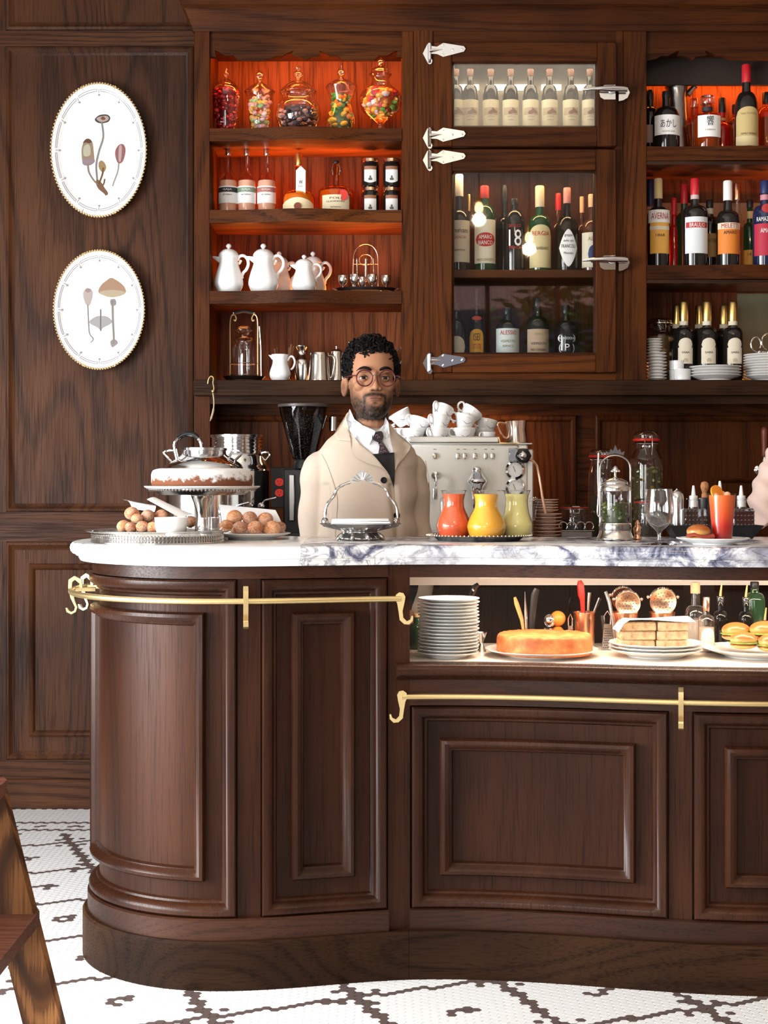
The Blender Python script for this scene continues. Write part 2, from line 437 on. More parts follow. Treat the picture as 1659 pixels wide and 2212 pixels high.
md = {d: hex_mb(0, 0, TW).build('tile', 'tile_dark' if d else 'tile_white', fl) for d in (0, 1)}
first = {0: True, 1: True}; rest = {0: MB(), 1: MB()}
for t in tiles:
    d = 1 if is_dark(*t) else 0
    if t in single:
        o = md[d] if first[d] else md[d].copy()
        if not first[d]: C.objects.link(o); o.parent = fl
        first[d] = False; o.location = (t[0], t[1], 0)
    else: 
        h = hex_mb(t[0], t[1], TW); rest[d].add(h.v, h.f)
rest[0].build('white_tiles', 'tile_white', fl)['kind'] = 'stuff'
rest[1].build('dark_tiles', 'tile_dark', fl)['kind'] = 'stuff'

# ---------------------------------------------------------------- bar counter: plan curve
CCX, CCY, CR = -.41, 4.091, .39
base_pts = []
for k in range(49):
    a = PI / 2 + PI * k / 48
    base_pts.append((CCX + CR * math.cos(a), CCY + CR * math.sin(a)))
def front_y(x):
    if x < .13: return 3.7455 - .0445 * math.cos(PI * (x + .41) / .54)
    if x < .98: return 3.726 + .064 * math.cos(PI * (x - .13) / .85)
    return 3.662
xq = CCX
while xq < 1.75: xq += .02; base_pts.append((xq, front_y(xq)))
SP = [0.0]
for a, b in zip(base_pts, base_pts[1:]): SP.append(SP[-1] + math.hypot(b[0] - a[0], b[1] - a[1]))
NRM = []
for i in range(len(base_pts)):
    a = base_pts[max(0, i - 1)]; b = base_pts[min(len(base_pts) - 1, i + 1)]
    tx, ty = b[0] - a[0], b[1] - a[1]; L = math.hypot(tx, ty); NRM.append((ty / L, -tx / L))
import bisect
def PT(s, off):
    i = max(0, min(len(SP) - 2, bisect.bisect_right(SP, s) - 1)); t = (s - SP[i]) / (SP[i + 1] - SP[i])
    x = base_pts[i][0] * (1 - t) + base_pts[i + 1][0] * t; y = base_pts[i][1] * (1 - t) + base_pts[i + 1][1] * t
    nx = NRM[i][0] * (1 - t) + NRM[i + 1][0] * t; ny = NRM[i][1] * (1 - t) + NRM[i + 1][1] * t
    return x + nx * off, y + ny * off
def s_px(px, off=-.03):
    lo, hi = PI * CR * .62, SP[-1]
    for _ in range(50):
        m = (lo + hi) / 2; x, y = PT(m, off)
        if CX + x * F / y < px: lo = m
        else: hi = m
    return lo
def counter_map(off): 
    def M(u, v, w): x, y = PT(u, off + w); return (x, y, v)
    return M
def sweep(prof, s0, s1, ds=.02, cap=True):
    n = max(2, int((s1 - s0) / ds)); P = []
    for i in range(n + 1):
        s = s0 + (s1 - s0) * i / n
        P.append([(*PT(s, o), z) for o, z in prof])
    mb = MB(); mb.grid(P, closed_v=True); k = len(prof)
    if cap: mb.f.append(tuple(range(k))); mb.f.append(tuple(n * k + q for q in range(k))[::-1])
    return mb
SE = SP[-1]
BO = -.030                       # body face behind the plinth
ZT, ZM, ZFR, ZDB, ZPL = 1.0826, 1.0335, 1.0013, .1736, .122
YBK = 4.30
bar = thing('bar_counter', 'curved dark oak bar counter with panelled doors and round left end', 'counter', (0, 0, 0))
bar.location = (0, 0, 0)
def outline(off, s0, s1, back, ds=.025):
    n = int((s1 - s0) / ds); pts = [PT(s0 + (s1 - s0) * i / n, off) for i in range(n + 1)]
    return pts + back
sA = s_px(862, -.04)
# carcass (left block full height, right block up to the display floor)
core = MB(); o1 = outline(-.05, .02, sA, [(PT(sA, -.05)[0], YBK - .03), (-.15, YBK - .03), (-.33, CCY + CR - .06)])
core.poly([(x, y, .005) for x, y in o1], (0, 0, 1.02)); core.build('carcass', 'counter_wood', bar)
core = MB(); o1 = outline(-.05, sA, SE, [(PT(SE, 0)[0], YBK - .03), (PT(sA, -.05)[0], YBK - .03)])
core.poly([(x, y, .005) for x, y in o1], (0, 0, .765)); core.build('carcass', 'counter_wood', bar)
sweep([(0, 0), (0, ZPL - .006), (-.005, ZPL), (-.06, ZPL), (-.06, 0)], .02, s_px(883, 0)).build('plinth', 'plinth_wood', bar)
sweep([(0, 0), (0, ZPL - .006), (-.005, ZPL), (-.06, ZPL), (-.06, 0)], s_px(883, 0) + .001, SE).build('plinth', 'plinth_wood', bar)
sS0, sS1 = s_px(838), s_px(885)
sweep([(-.013, ZPL), (-.013, ZDB - .004), (-.018, ZDB), (-.06, ZDB), (-.06, ZPL)], .02, sS0).build('base_rail', 'counter_wood_rail', bar)
sweep([(-.022, ZPL), (-.022, ZDB - .004), (-.027, ZDB), (-.06, ZDB), (-.06, ZPL)], sS1, SE).build('base_rail', 'counter_wood_rail', bar)
sweep([(-.026, ZFR), (-.026, ZM + .002), (-.06, ZM + .002), (-.06, ZFR)], .02, sS0).build('frieze', 'counter_wood_rail', bar)
MC = counter_map(BO)
def stile(a, b, z0, z1, w=.0): slab(MC, a, b, z0, z1, -.02, w, 3).build('stile', 'counter_wood', bar)
stile(s_px(513), s_px(563), ZDB, ZFR); stile(sS0, sS1, ZPL, ZM, .002)
stile(s_px(1445), s_px(1495), ZDB, .690)
# door panels: outer bolection moulding, field, raised inner moulding
def door(s0, s1, z0, z1, ins, nu, iz0, iz1, is0=None, is1=None):
    d = slab(MC, s0 + .003, s1 - .003, z0 + .003, z1 - .003, -.03, -.014, nu).build('door', 'counter_wood', bar)
    frame(MC, s0 + .003, s1 - .003, z0 + .003, z1 - .003, [(0, -.03), (0, .008), (.004, .013), (.014, .014), (.022, .010), (.028, .002), (.031, -.005), (.036, -.007), (.040, -.014)], nu).build('moulding', 'counter_moulding', d)
    frame(MC, is0 or s0 + ins, is1 or s1 - ins, iz0, iz1, [(0, -.014), (0, .004), (.004, .010), (.012, .012), (.020, .008), (.025, -.002), (.029, -.004), (.033, -.014)], nu).build('raised_moulding', 'counter_moulding', d)
sL = PI * CR * .5 * .62
door(sL - .12, s_px(513), ZDB, ZFR, .085, 40, .262, .918, PI * CR * .5 + .03, s_px(440, -.02))
door(s_px(563), s_px(838), ZDB, ZFR, .08, 12, .259, .9167, s_px(632, -.02), s_px(768, -.02))
door(s_px(887), s_px(1445), ZDB, .680, .075, 24, .255, .596, s_px(950, -.02), s_px(1372, -.02))
door(s_px(1497), s_px(1497) + .62, ZDB, .680, .08, 24, .255, .596, s_px(1567, -.02), s_px(1497) + .54)
sweep([(-.028, .680), (-.028, .746), (-.06, .746), (-.06, .680)], sS1, SE).build('case_rail', 'counter_wood_rail', bar)
SB0 = s_px(858, 0)
sill = [(-.05, .745), (-.02, .745), (-.012, .752), (.004, .756), (.010, .763), (.012, .772), (.008, .781), (.0, .786), (-.05, .787)]
sweep(sill, SB0, SE).build('sill_moulding', 'counter_moulding', bar)
sweep([(-.026, 1.0), (-.026, ZM + .002), (-.06, ZM + .002), (-.06, 1.0)], sS1, SE).build('frieze', 'counter_wood_rail', bar)
# display case: floor, rear header, glass
x0, y0 = PT(sS1, -.05); xe = PT(SE, 0)[0]
mat('case_floor', (.82, .74, .66), .3)
o2 = outline(-.045, sS0 + .01, SE, [(xe, YBK - .03), (PT(sS0 + .01, 0)[0], YBK - .03)])
MB().poly([(x, y, .770) for x, y in o2], (0, 0, .0165)).build('display_floor', 'case_floor', bar)
mat('pale_board', (.62, .58, .55), .5)
MB().box(x0, xe, YBK - .05, YBK - .03, .950, 1.034).build('rear_header', 'pale_board', bar)
MB().box(x0 - .09, x0 - .02, y0 + .02, YBK - .03, .78, 1.034).build('case_side', 'counter_wood', bar)
sG = s_px(1230, -.03)
slab(counter_map(-.034), sS1 - .004, sG - .001, .786, 1.002, -.006, 0, 16).build('display_glass', 'thin_glass', bar)
slab(counter_map(-.034), sG + .001, SE, .786, 1.002, -.006, 0, 24).build('display_glass', 'thin_glass', bar)
# marble worktop, two slabs
top = thing('marble_countertop', 'white grey-veined marble worktop with moulded edge on the bar', 'countertop')
mprof = [(-.005, 1.0335), (.006, 1.0335), (.010, 1.040), (.010, 1.0455), (.017, 1.0465), (.019, 1.050), (.026, 1.052), (.031, 1.058), (.033, 1.066), (.031, 1.074), (.026, 1.080), (.018, ZT)]
def marble_slab(s0, s1, back, m):
    n = max(2, int((s1 - s0) / .02)); P = []
    for i in range(n + 1): P.append([(*PT(s0 + (s1 - s0) * i / n, o), z) for o, z in mprof])
    mb = MB(); mb.grid(P); k = len(mprof)
    tb = len(mb.v); mb.v += [(x, y, ZT) for x, y in back]; bb = len(mb.v); mb.v += [(x, y, 1.0335) for x, y in back]
    nb = len(back)
    topl = [i * k + k - 1 for i in range(n + 1)] + [tb + q for q in range(nb)]
    botl = [i * k for i in range(n + 1)] + [bb + q for q in range(nb)]
    mb.f.append(tuple(topl)); mb.f.append(tuple(botl)[::-1])
    for q in range(nb - 1): mb.f.append((tb + q, tb + q + 1, bb + q + 1, bb + q))
    mb.f.append(tuple(range(n * k, n * k + k)) + (tb, bb)); mb.f.append(tuple(range(k - 1, -1, -1)) + (bb + nb - 1, tb + nb - 1))
    mb.build('slab', m, top, ang=30)
sM = s_px(650, .03)
marble_slab(0.0, sM, [(PT(sM, 0)[0], YBK), (-.27, YBK + .06), (-.38, CCY + CR - .01)], 'marble_plain')
marble_slab(sM + .0006, SE, [(PT(SE, 0)[0], YBK), (PT(sM, 0)[0] + .0006, YBK)], 'marble_veined')

# ---------------------------------------------------------------- brass hanging rails
def hook(parent, s, z, off, flip=1):
    x, y = PT(s, off); xb, yb = PT(s, BO)
    nx, ny = (x - xb), (y - yb); L = math.hypot(nx, ny); nx /= L; ny /= L
    pr = [(0, .0), (.0, .016), (.012, .026), (.020, .020), (.021, .006), (.013, -.03), (.006, -.048), (.010, -.060), (.022, -.066), (.034, -.060), (.037, -.049), (.033, -.049), (.029, -.056), (.022, -.060), (.014, -.056), (.012, -.047), (.024, -.022), (.030, .006), (.029, .026), (.014, .036), (-.006, .026), (-.008, .0)]
    tx, ty = -ny, nx; wd = .006
    P = []
    for q in (-wd, wd): P.append([(x + nx * (a - .018) + tx * q, y + ny * (a - .018) + ty * q, z + b) for a, b in pr])
    mb = MB(); mb.grid(P, closed_v=True); k = len(pr); mb.f.append(tuple(range(k))[::-1]); mb.f.append(tuple(range(k, 2 * k)))
    mb.tube([(x, y, z), (xb, yb, z)], .006, 8)
    return mb.build('hook_bracket', 'brass_lacquer', parent)
def hook_side(parent, s, z, off, sg=1):
    """end bracket seen from the side of the bar: flat hook lying in the plane of the counter face"""
    x, y = PT(s, off)
    pr = [(-.014, .0), (-.012, .010), (-.004, .016), (.006, .014), (.011, .005), (.009, -.008), (.004, -.030), (.006, -.047), (.014, -.055), (.023, -.051), (.026, -.042), (.030, -.043), (.029, -.054), (.020, -.063), (.008, -.062), (-.003, -.052), (-.005, -.036), (-.009, -.012)]
    mb = MB(); mb.poly([(x + sg * a, y - .004, z + b) for a, b in pr], (0, .009, 0)); mb.tube([(x, y, z), (x, y + .05, z)], .008, 10)
    return mb.build('hook_bracket', 'brass_lacquer', parent)
r1 = thing('brass_rail', 'brass rail wrapping round the left end of the bar', 'rail')
zr = .951; RO = .030; sr0, sr1 = .25, s_px(866, .03)
n = 90; pts = [(*PT(sr0 + (sr1 - sr0) * i / n, RO), zr) for i in range(n + 1)]
MB().tube(pts, .0075, 10).build('tube', 'brass_lacquer', r1)
for s in (PI * CR * .5 + .015, PI * CR * .5 - .09): hook(r1, s, zr, RO)
hook(r1, s_px(531, .03), zr, RO); hook_side(r1, sr1, zr, RO)
r2 = thing('brass_rail', 'lower brass rail running under the glass display case', 'rail')
zr2 = .709; RO2 = .024; s0_ = s_px(867, .02); n = 70
pts = [(*PT(s0_ + (SE - s0_) * i / n, RO2), zr2) for i in range(n + 1)]
MB().tube(pts, .0072, 10).build('tube', 'brass_lacquer', r2)
hook_side(r2, s0_, zr2, RO2, -1); hook(r2, s_px(1471, .02), zr2, RO2)
# ---------------------------------------------------------------- back bar: cabinets
def cx(px): return PX(px, YC)
def cz(py): return PZ(py, YC)
CW, CWR = 'cabinet_wood', 'cabinet_wood_rail'
ZB = 1.03
LED = (1.0, .23, .035)
mat('led_glow', (1, .5, .2), .5, emit=(1.0, .42, .12), es=9.0)
mat('led_white', (1, .9, .8), .5, emit=(1.0, .82, .58), es=2.0)
wood('cabinet_back', (.085, .023, .007), (.125, .036, .011), (.17, .052, .017), 'z', .5, .9, 31, .15)
mat('grey_reflection', (.14, .115, .085), .35); mat('pale_mirror', (.82, .84, .80), .12, 1.0)  # lower mirror: dim reflection of the room put into a matte colour
ZA, ZBs, ZCs, ZD = cz(278), cz(454), cz(629), cz(821)
TH = .045
def bow(t): return .036 * (.5 - .5 * math.cos(2 * PI * max(0, min(1, (t - .12) / .76))))
def bow_shelf(x0, x1, zt, th, parent, amp=1.0, name='shelf', m=CWR):
    n = 24; pts = [(x0 + (x1 - x0) * i / n, YC - .004 - amp * bow(i / n), zt - th) for i in range(n + 1)] + [(x1, YI, zt - th), (x0, YI, zt - th)]
    return MB().poly(pts, (0, 0, th)).build(name, m, parent)
def valance(parent, mid, half, px0, px1, top, m=CWR):
    L = [(px0, 121), (466, 121), (463, 107), (472, 110), (485, 118), (503, 117), (513, 127), (560, 128), (583, 125), (595, 118), (608, 119), (618, 113), (633, 107), (630, 117), (640, 119), (652, 121), (661, 127)]
    if half:   # ornament repeated about another axis
        s = mid - 661; L = [(px0, 129)] + [(a + s, b) for a, b in L[8:]]
        R = [(2 * mid - a, b) for a, b in L[1:-1]][::-1] + [(px1, 129)]
    else: R = [(2 * 661 - a, b) for a, b in L[1:-1]][::-1] + [(px1, 121)]
    pts = [(cx(a), YC + .012, cz(b)) for a, b in L + R] + [(cx(px1), YC + .012, top), (cx(px0), YC + .012, top)]
    return MB().poly(pts, (0, .02, 0)).build('valance', m, parent)
ZTOP = 2.975
# --- left open shelving
su = thing('shelving_unit', 'dark oak open shelves with candy jars, bottles, teapots and silver', 'shelving', (0, 0, 0))
MB().box(cx(420), cx(453), YC, YI + .03, cz(855), ZTOP, .002).build('stile', CW, su)
MB().box(cx(868), cx(893), YC, YI + .03, cz(855), ZTOP, .002).build('stile', CW, su)
MB().box(cx(440), cx(880), YI, YI + .03, cz(830), ZTOP).build('back_panel', 'cabinet_back', su)
MB().box(cx(440), cx(880), YC + .03, YI, cz(88), ZTOP).build('top_board', CWR, su)
valance(su, 661, False, 453, 868, ZTOP)
for z in (ZA, ZBs, ZCs): bow_shelf(cx(453), cx(868), z, TH, su)
for i, (z, pw) in enumerate(((ZA, 1.2), (ZBs, 4.5), (ZCs, 3.2), (ZD, .5))):
    MB().box(cx(470), cx(862), YI - .012, YI - .001, z + .001, z + .007).build('led_strip', 'led_glow', su)
    strip('shelf_led', cx(475), cx(858), YI - .040, z + .012, pw, LED, .02, True, .45).data.spread = 1.9
strip('valance_led', cx(470), cx(860), YC + .045, cz(92), 4.6, LED, .02, False, .75)
# --- refrigerator in the middle
fr = thing('refrigerator', 'oak clad bar refrigerator with two glass doors and chrome hinges', 'refrigerator', (0, 0, 0))
MB().box(cx(893), cx(936), YC - .004, YI + .03, cz(855), ZTOP, .002).build('stile', CW, fr)
MB().box(cx(1329), cx(1346), YC - .002, YI + .03, cz(855), ZTOP, .002).build('stile', CW, fr)
MB().box(cx(936), cx(1329), YC, YC + .04, cz(96), ZTOP).build('top_rail', CWR, fr)
MB().box(cx(936), cx(1329), YC, YC + .04, cz(855), cz(806)).build('bottom_rail', CWR, fr)
MB().box(cx(936), cx(1329), YC + .03, YI, cz(323) - .01, cz(323) + .01).build('divider', CWR, fr)
mat('fridge_lining', (.42, .38, .33), .6)
MB().box(cx(936), cx(1329), YI, YI + .03, cz(323), ZTOP).build('lining', 'fridge_lining', fr)
MB().box(cx(936), cx(1329), YI, YI + .03, cz(830), cz(323)).build('back_panel', CW, fr)
MB().box(cx(936), cx(1329), YC + .035, YI, cz(597), cz(580), .002).build('shelf', CWR, fr)
MB().box(cx(936), cx(1329), YC + .045, YI, cz(300), cz(283), .002).build('shelf', CWR, fr)
MB().box(cx(936), cx(1329), YC + .035, YI, cz(790), cz(775), .002).build('shelf', CWR, fr)
for k in range(5): MB().box(cx(1000 + k * 62), cx(1044 + k * 62), YI - .02, YI, cz(154), cz(143)).build('led_panel', 'led_white', fr)
strip('fridge_led', cx(960), cx(1300), YC + .09, cz(128), 1.2, (1, .83, .58), .1, False)
strip('fridge_led.001', cx(960), cx(1300), YC + .10, cz(345), 1.6, (1, .62, .3), .05, False)
def fdoor(x0, x1, y0, y1, gx0, gx1, gy0, gy1, gm):
    d = MB(); yf, yb = YC - .030, YC - .002
    o = d.box(cx(x0), cx(gx0) - .006, yf, yb, cz(y1), cz(y0), .003).build('door', CW, fr)
    MB().box(cx(gx1) + .006, cx(x1), yf, yb, cz(y1), cz(y0), .003).build('door_stile', CW, o)
    MB().box(cx(gx0) - .006, cx(gx1) + .006, yf + .001, yb, cz(gy0) + .006, cz(y0), .002).build('door_rail', CWR, o)
    MB().box(cx(gx0) - .006, cx(gx1) + .006, yf + .001, yb, cz(y1), cz(gy1) - .006, .002).build('door_rail', CWR, o)
    frame(lambda u, v, w: (u, yf - w, v), cx(gx0) - .008, cx(gx1) + .008, cz(gy1) - .008, cz(gy0) + .008, [(0, -.01), (.002, -.004), (.008, -.012), (.010, -.02)]).build('glazing_bead', 'counter_wood', o)
    MB().box(cx(gx0) - .004, cx(gx1) + .004, yf + .012, yf + .016, cz(gy1) - .004, cz(gy0) + .004).build('pane', gm, o)
    return o
d1 = fdoor(935, 1330, 96, 320, 980, 1284, 141, 274, 'frosted_glass')
d2 = fdoor(935, 1329, 326, 806, 980, 1281, 375, 763, 'pane_glass')
HL = [(100, 215), (175, 60), (210, 40), (243, 70), (240, 100), (190, 110), (190, 265), (240, 290), (258, 340), (240, 385), (205, 393), (180, 370)]
HS = [(240, 120), (330, 130), (430, 68), (770, 122), (797, 165), (770, 210), (430, 297), (330, 250), (240, 245)]
def hinge(door_, yc):
    q = YC - .0305
    g = lambda a, b: (cx(900 + a / 7.627), cz(90 + b / 7.627 + yc - 118))
    pl = lambda L, y, th: [(g(a, b)[0], y, g(a, b)[1]) for a, b in L]
    mb = MB(); mb.poly(pl(HL, YC - .0045, 0), (0, -.012, 0)); mb.poly(pl(HS, q, 0), (0, -.006, 0))
    x0, z0 = g(205, 150); x1, z1 = g(420, 175); x2, z2 = g(205, 245)
    mb.add([(x0, q - .004, z0), (x1, q - .006, z1), (x2, q - .004, z2), (x0, q - .016, (z0 + z2) / 2 + .004), (x1, q - .008, z1), (x2, q - .016, (z0 + z2) / 2 - .004)], [(0, 1, 4, 3), (3, 4, 5), (5, 4, 1, 2), (0, 3, 5, 2)])
    a, b = g(208, 75), g(212, 340); mb.tube([(a[0], q - .006, a[1]), (b[0], q - .006, b[1])], .006, 8)
    o = mb.build('hinge', 'chrome', door_)
    for a, b in ((430, 98), (585, 180), (740, 170), (430, 258)):
        x, z = g(a, b); MB().lathe([(0, 0), (.0045, .0005), (.004, .0025), (0, .003)], 10, (x, q - .006, z), rot=Matrix.Rotation(PI / 2, 3, 'X')).build('screw', 'steel', o)
hinge(d1, 118); hinge(d1, 300); hinge(d2, 348); hinge(d2, 785)
def latch(door_, dy):
    q = YC - .0305; g = lambda a, b: (cx(1250 + a / 5.267), cz(180 + b / 5.267 + dy))
    pl = lambda L, y: [(g(a, b)[0], y, g(a, b)[1]) for a, b in L]
    mb = MB(); mb.poly(pl([(215, 135), (245, 85), (270, 55), (400, 50), (400, 215), (270, 215), (230, 190)], q), (0, -.010, 0))
    mb.poly(pl([(440, 60), (520, 66), (545, 90), (565, 130), (540, 190), (490, 218), (440, 228)], YC - .003), (0, -.030, 0))
    p = [g(22, 118), g(120, 108), g(235, 104), (g(360, 104)), g(480, 104), g(530, 110)]
    mb.tube([(a, q - .022 - .004 * math.sin(i), b) for i, (a, b) in enumerate(p)], [.004, .0065, .009, .012, .011, .009], 10)
    mb.tube([(g(360, 104)[0], q - .02, g(360, 104)[1]), (g(360, 110)[0], q, g(360, 110)[1])], .014, 12)
    return mb.build('latch', 'chrome', door_)
latch(d1, 0); latch(d2, 365)
# --- right open shelving
sr = thing('shelving_unit', 'right hand oak shelves holding liquor bottles and white plates', 'shelving', (0, 0, 0))
XE = cx(1860)
MB().box(cx(1346), cx(1397), YC, YI + .03, cz(855), ZTOP, .002).build('stile', CW, sr)
MB().box(XE, XE + .06, YC, YI + .03, cz(855), ZTOP, .002).build('stile', CW, sr)
valance(sr, 1497, True, 1397, 1860, ZTOP)
MB().box(cx(1397), XE, YC + .032, YI, cz(100), ZTOP).build('top_board', CWR, sr)
MB().box(cx(1390), XE, YI, YI + .03, cz(830), ZTOP).build('back_panel', 'cabinet_back', sr)
MB().box(cx(1397), XE, YI - .006, YI, cz(318), cz(318) + .15).build('mirror', 'pale_mirror', sr)
MB().box(cx(1397), XE, YI - .006, YI, cz(573), cz(573) + .27).build('mirror', 'grey_reflection', sr)
mat('olive_reflection', (.12, .12, .07), .5); MB().box(PX(1592, YI), XE, YI - .006, YI, cz(822), cz(615)).build('olive_reflection', 'olive_reflection', sr)  # olive grey painted in for a column mirrored in the back
RA, RB = cz(317), cz(573)
bow_shelf(cx(1397), XE, RA, .05, sr, .4); bow_shelf(cx(1397), XE, RB, .05, sr, .4)
bow_shelf(cx(1397), XE, RB - .052, .012, sr, .0, 'lamp_batten', 'counter_wood_rail'); bow_shelf(cx(1397), XE, RA - .052, .012, sr, .0, 'lamp_batten', 'counter_wood_rail')
MB().box(cx(1397), XE, 5.60, 5.62, PZ(183, 5.6), PZ(120, 5.6)).build('pelmet', 'interior_dark', sr)
strip('pelmet_led', cx(1402), XE, 5.655, PZ(176, 5.65), 2.2, LED, .03, False, .9)
for z, pw in ((RA, 3.0), (RB, 7.0), (ZD, .8)):
    MB().box(cx(1400), XE, YI - .016, YI - .007, z + .001, z + .007).build('led_strip', 'led_glow', sr)
    strip('shelf_led', cx(1402), XE, YI - .045, z + .012, pw, LED, .02, True, .45).data.spread = 1.9
strip('ledge_led', PX(850, 5.5), PX(1090, 5.5), 5.52, cz(858), 4.5, (1, .55, .25), .03, False, .0)
# --- long ledge board, cornice, splashback
lb = thing('ledge_board', 'long dark oak ledge under the shelves above the espresso machine', 'ledge', (0, 0, 0))
MB().box(cx(419), XE + .06, YC - .018, YI + .03, cz(855), cz(821) - .0005, .003).build('board', 'plinth_wood', lb)
MB().box(cx(453), XE + .06, YC + .02, YC + .05, cz(872), cz(855)).build('apron', 'plinth_wood', lb)
cp = [(0, 2.842), (.003, 2.842), (.006, 2.850), (.008, 2.862), (.014, 2.868), (.016, 2.882), (.020, 2.886), (.026, 2.906), (.037, 2.921), (.044, 2.926), (.045, 2.940), (.052, 2.946), (.052, 2.985), (0, 2.985)]
P = []
for k, (x, y, ex, ey) in enumerate(((cx(420), YB, -1, 0), (cx(420), YC, -1, -1), (XE + .06, YC, 0, -1))): P.append([(x + ex * d, y + ey * d, z) for d, z in cp])
co = MB(); co.grid(P, closed_v=True)
structure(co.build('trim_1', CWR), 'moulded oak cornice along the top of the back bar')
# splashback panelling under the ledge
sp = structure(MB().box(cx(424), XE + .06, YI, YI + .03, 0, cz(840)).build('trim_2', CWR), 'dark oak panelled splashback behind the coffee machine')
MS = flat_map(YI)
MB().box(cx(421), cx(452), YC + .02, YI - .001, ZB + .0005, cz(855) - .0005).build('pilaster', CW, su)
for a, b in ((455, 1245), (1285, 1900)):
    u0, u1 = PX(a, YI), PX(b, YI); p = slab(MS, u0, u1, .9, PZ(897, YI), -.01, .003).build('panel', 'cabinet_wood', sp)
    frame(MS, u0, u1, .88, PZ(897, YI), [(0, 0), (0, .016), (.006, .020), (.014, .018), (.022, .008), (.026, .002)]).build('moulding', CW, p)
frame(MS, PX(1542, YI), PX(1900, YI), .88, PZ(1033, YI), [(0, 0), (0, .014), (.006, .018), (.012, .014), (.018, .004)]).build('moulding', CW, p)
bc = thing('back_counter', 'low back counter under the espresso machine behind the bar', 'counter', (0, 0, 0))
MB().box(-.80, 1.75, 4.95, YI - .002, .1, ZB - .03).build('body', 'counter_wood', bc)
MB().box(-.82, 1.75, 4.90, YI - .002, ZB - .0295, ZB, .004).build('worktop', 'black', bc)
# ---------------------------------------------------------------- pendant lamps of the room (seen as sparks in the glass doors)
mat('bulb', (1, .8, .5), .4, emit=(1.0, .66, .30), es=30)
for i, (x, y, z, lb_) in enumerate(((.62, .9, 3.0, 'nearest to the fridge'), (.98, .55, 2.86, 'lower of the pair by the window'), (.28, 1.3, 2.95, 'leftmost over the room'))):
    t = thing('pendant_lamp', 'small brass pendant bulb, ' + lb_, 'lamp', (x, y, z), group='pendant lamps')
    MB().tube([(0, 0, .09), (0, 0, ZC - z)], .004, 6).build('cord', 'black', t)
    MB().lathe([(0, .10), (.02, .095), (.022, .06), (.018, .05), (0, .05)], 12).build('socket', 'brass', t)
    MB().ball((0, 0, .015), .028, rz=.038, seg=12, rings=8).build('bulb', 'bulb', t)
    pl_ = bpy.data.lights.new('pendant_light', 'POINT'); pl_.energy = 14; pl_.color = (1, .72, .42); pl_.shadow_soft_size = .04; po = bpy.data.objects.new('pendant_light', pl_); C.objects.link(po); po.location = (x, y, z - .06)

# ---------------------------------------------------------------- the street outside the shop front (seen in the fridge door)
mat('facade', (.05, .052, .07), .7); mat('awning_cloth', (.70, .40, .36), .8); mat('leaf', (.10, .22, .04), .6); mat('asphalt', (.10, .10, .11), .9)
structure(MB().box(-9, 9, -16, YF - .2, -.3, -.02).build('street', 'asphalt'))
bl = thing('street_building', 'dark blue building front across the street', 'building', (0, -13, 0))
MB().box(-8, 8, 0, .5, 0, 7).build('facade', 'facade', bl)
for i in range(6): MB().box(-6.5 + i * 2.3, -5.2 + i * 2.3, -.04, .01, 3.2, 5.6).build('window', 'black_gloss', bl)
aw = thing('street_awning', 'faded pink shop awning outside the window', 'awning', (1.6, -5.2, 0))
MB().add([(-2.4, 0, 2.98), (2.4, 0, 3.12), (2.4, -.9, 3.62), (-2.4, -.9, 3.48), (-2.4, 0, 3.32), (2.4, 0, 3.46), (2.4, -.9, 3.66), (-2.4, -.9, 3.52)], [(0, 1, 2, 3), (7, 6, 5, 4), (0, 4, 5, 1), (2, 6, 7, 3)]).build('canopy', 'awning_cloth', aw)
for x in (-2.3, 2.3): MB().tube([(x, -.02, 3.04), (x, -.9, 0)], .03, 8).build('post', 'black', aw)
tr_ = thing('street_tree', 'small green tree outside the window', 'tree', (1.95, -4.1, 0))
MB().tube([(0, 0, -.02), (.1, 0, 1.4), (.05, .1, 2.6)], [.09, .07, .04], 8).build('trunk', 'counter_wood', tr_)
rl = random.Random(4); fo = MB()
for i in range(420):
    c = Vector((rl.gauss(0, .38), rl.gauss(0, .25), 2.92 + rl.gauss(0, .22))); a_ = rl.random() * 6.28; u = Vector((math.cos(a_), math.sin(a_), rl.uniform(-.6, .4))) * .13; v_ = Vector((-math.sin(a_), math.cos(a_), rl.uniform(-.3, .3))) * .05
    fo.add([c - u, c + v_, c + u, c - v_], [(0, 1, 2, 3)])
fo.build('foliage', 'leaf', tr_)['kind'] = 'stuff'
# ---------------------------------------------------------------- generic vessels
def smooth_profile(pts, n=4):
    """Catmull-Rom through (r,z) points"""
    out = []; lo = 0 if min(p[0] for p in pts) >= 0 else -1e9
    for i in range(len(pts) - 1):
        p0 = pts[max(0, i - 1)]; p1 = pts[i]; p2 = pts[i + 1]; p3 = pts[min(len(pts) - 1, i + 2)]
        for k in range(n):
            t = k / n
            out.append(tuple(max(lo, .5 * ((2 * p1[j]) + (-p0[j] + p2[j]) * t + (2 * p0[j] - 5 * p1[j] + 4 * p2[j] - p3[j]) * t * t + (-p0[j] + 3 * p1[j] - 3 * p2[j] + p3[j]) * t ** 3)) if j == 0 else
                             .5 * ((2 * p1[j]) + (-p0[j] + p2[j]) * t + (2 * p0[j] - 5 * p1[j] + 4 * p2[j] - p3[j]) * t * t + (-p0[j] + 3 * p1[j] - 3 * p2[j] + p3[j]) * t ** 3) for j in (0, 1)))
    out.append(pts[-1]); return out
def rad_at(prof, z):
    for (r0, z0), (r1, z1) in zip(prof, prof[1:]):
        if min(z0, z1) <= z <= max(z0, z1) and abs(z1 - z0) > 1e-9: return r0 + (r1 - r0) * (z - z0) / (z1 - z0)
    return 0
_mc = {}
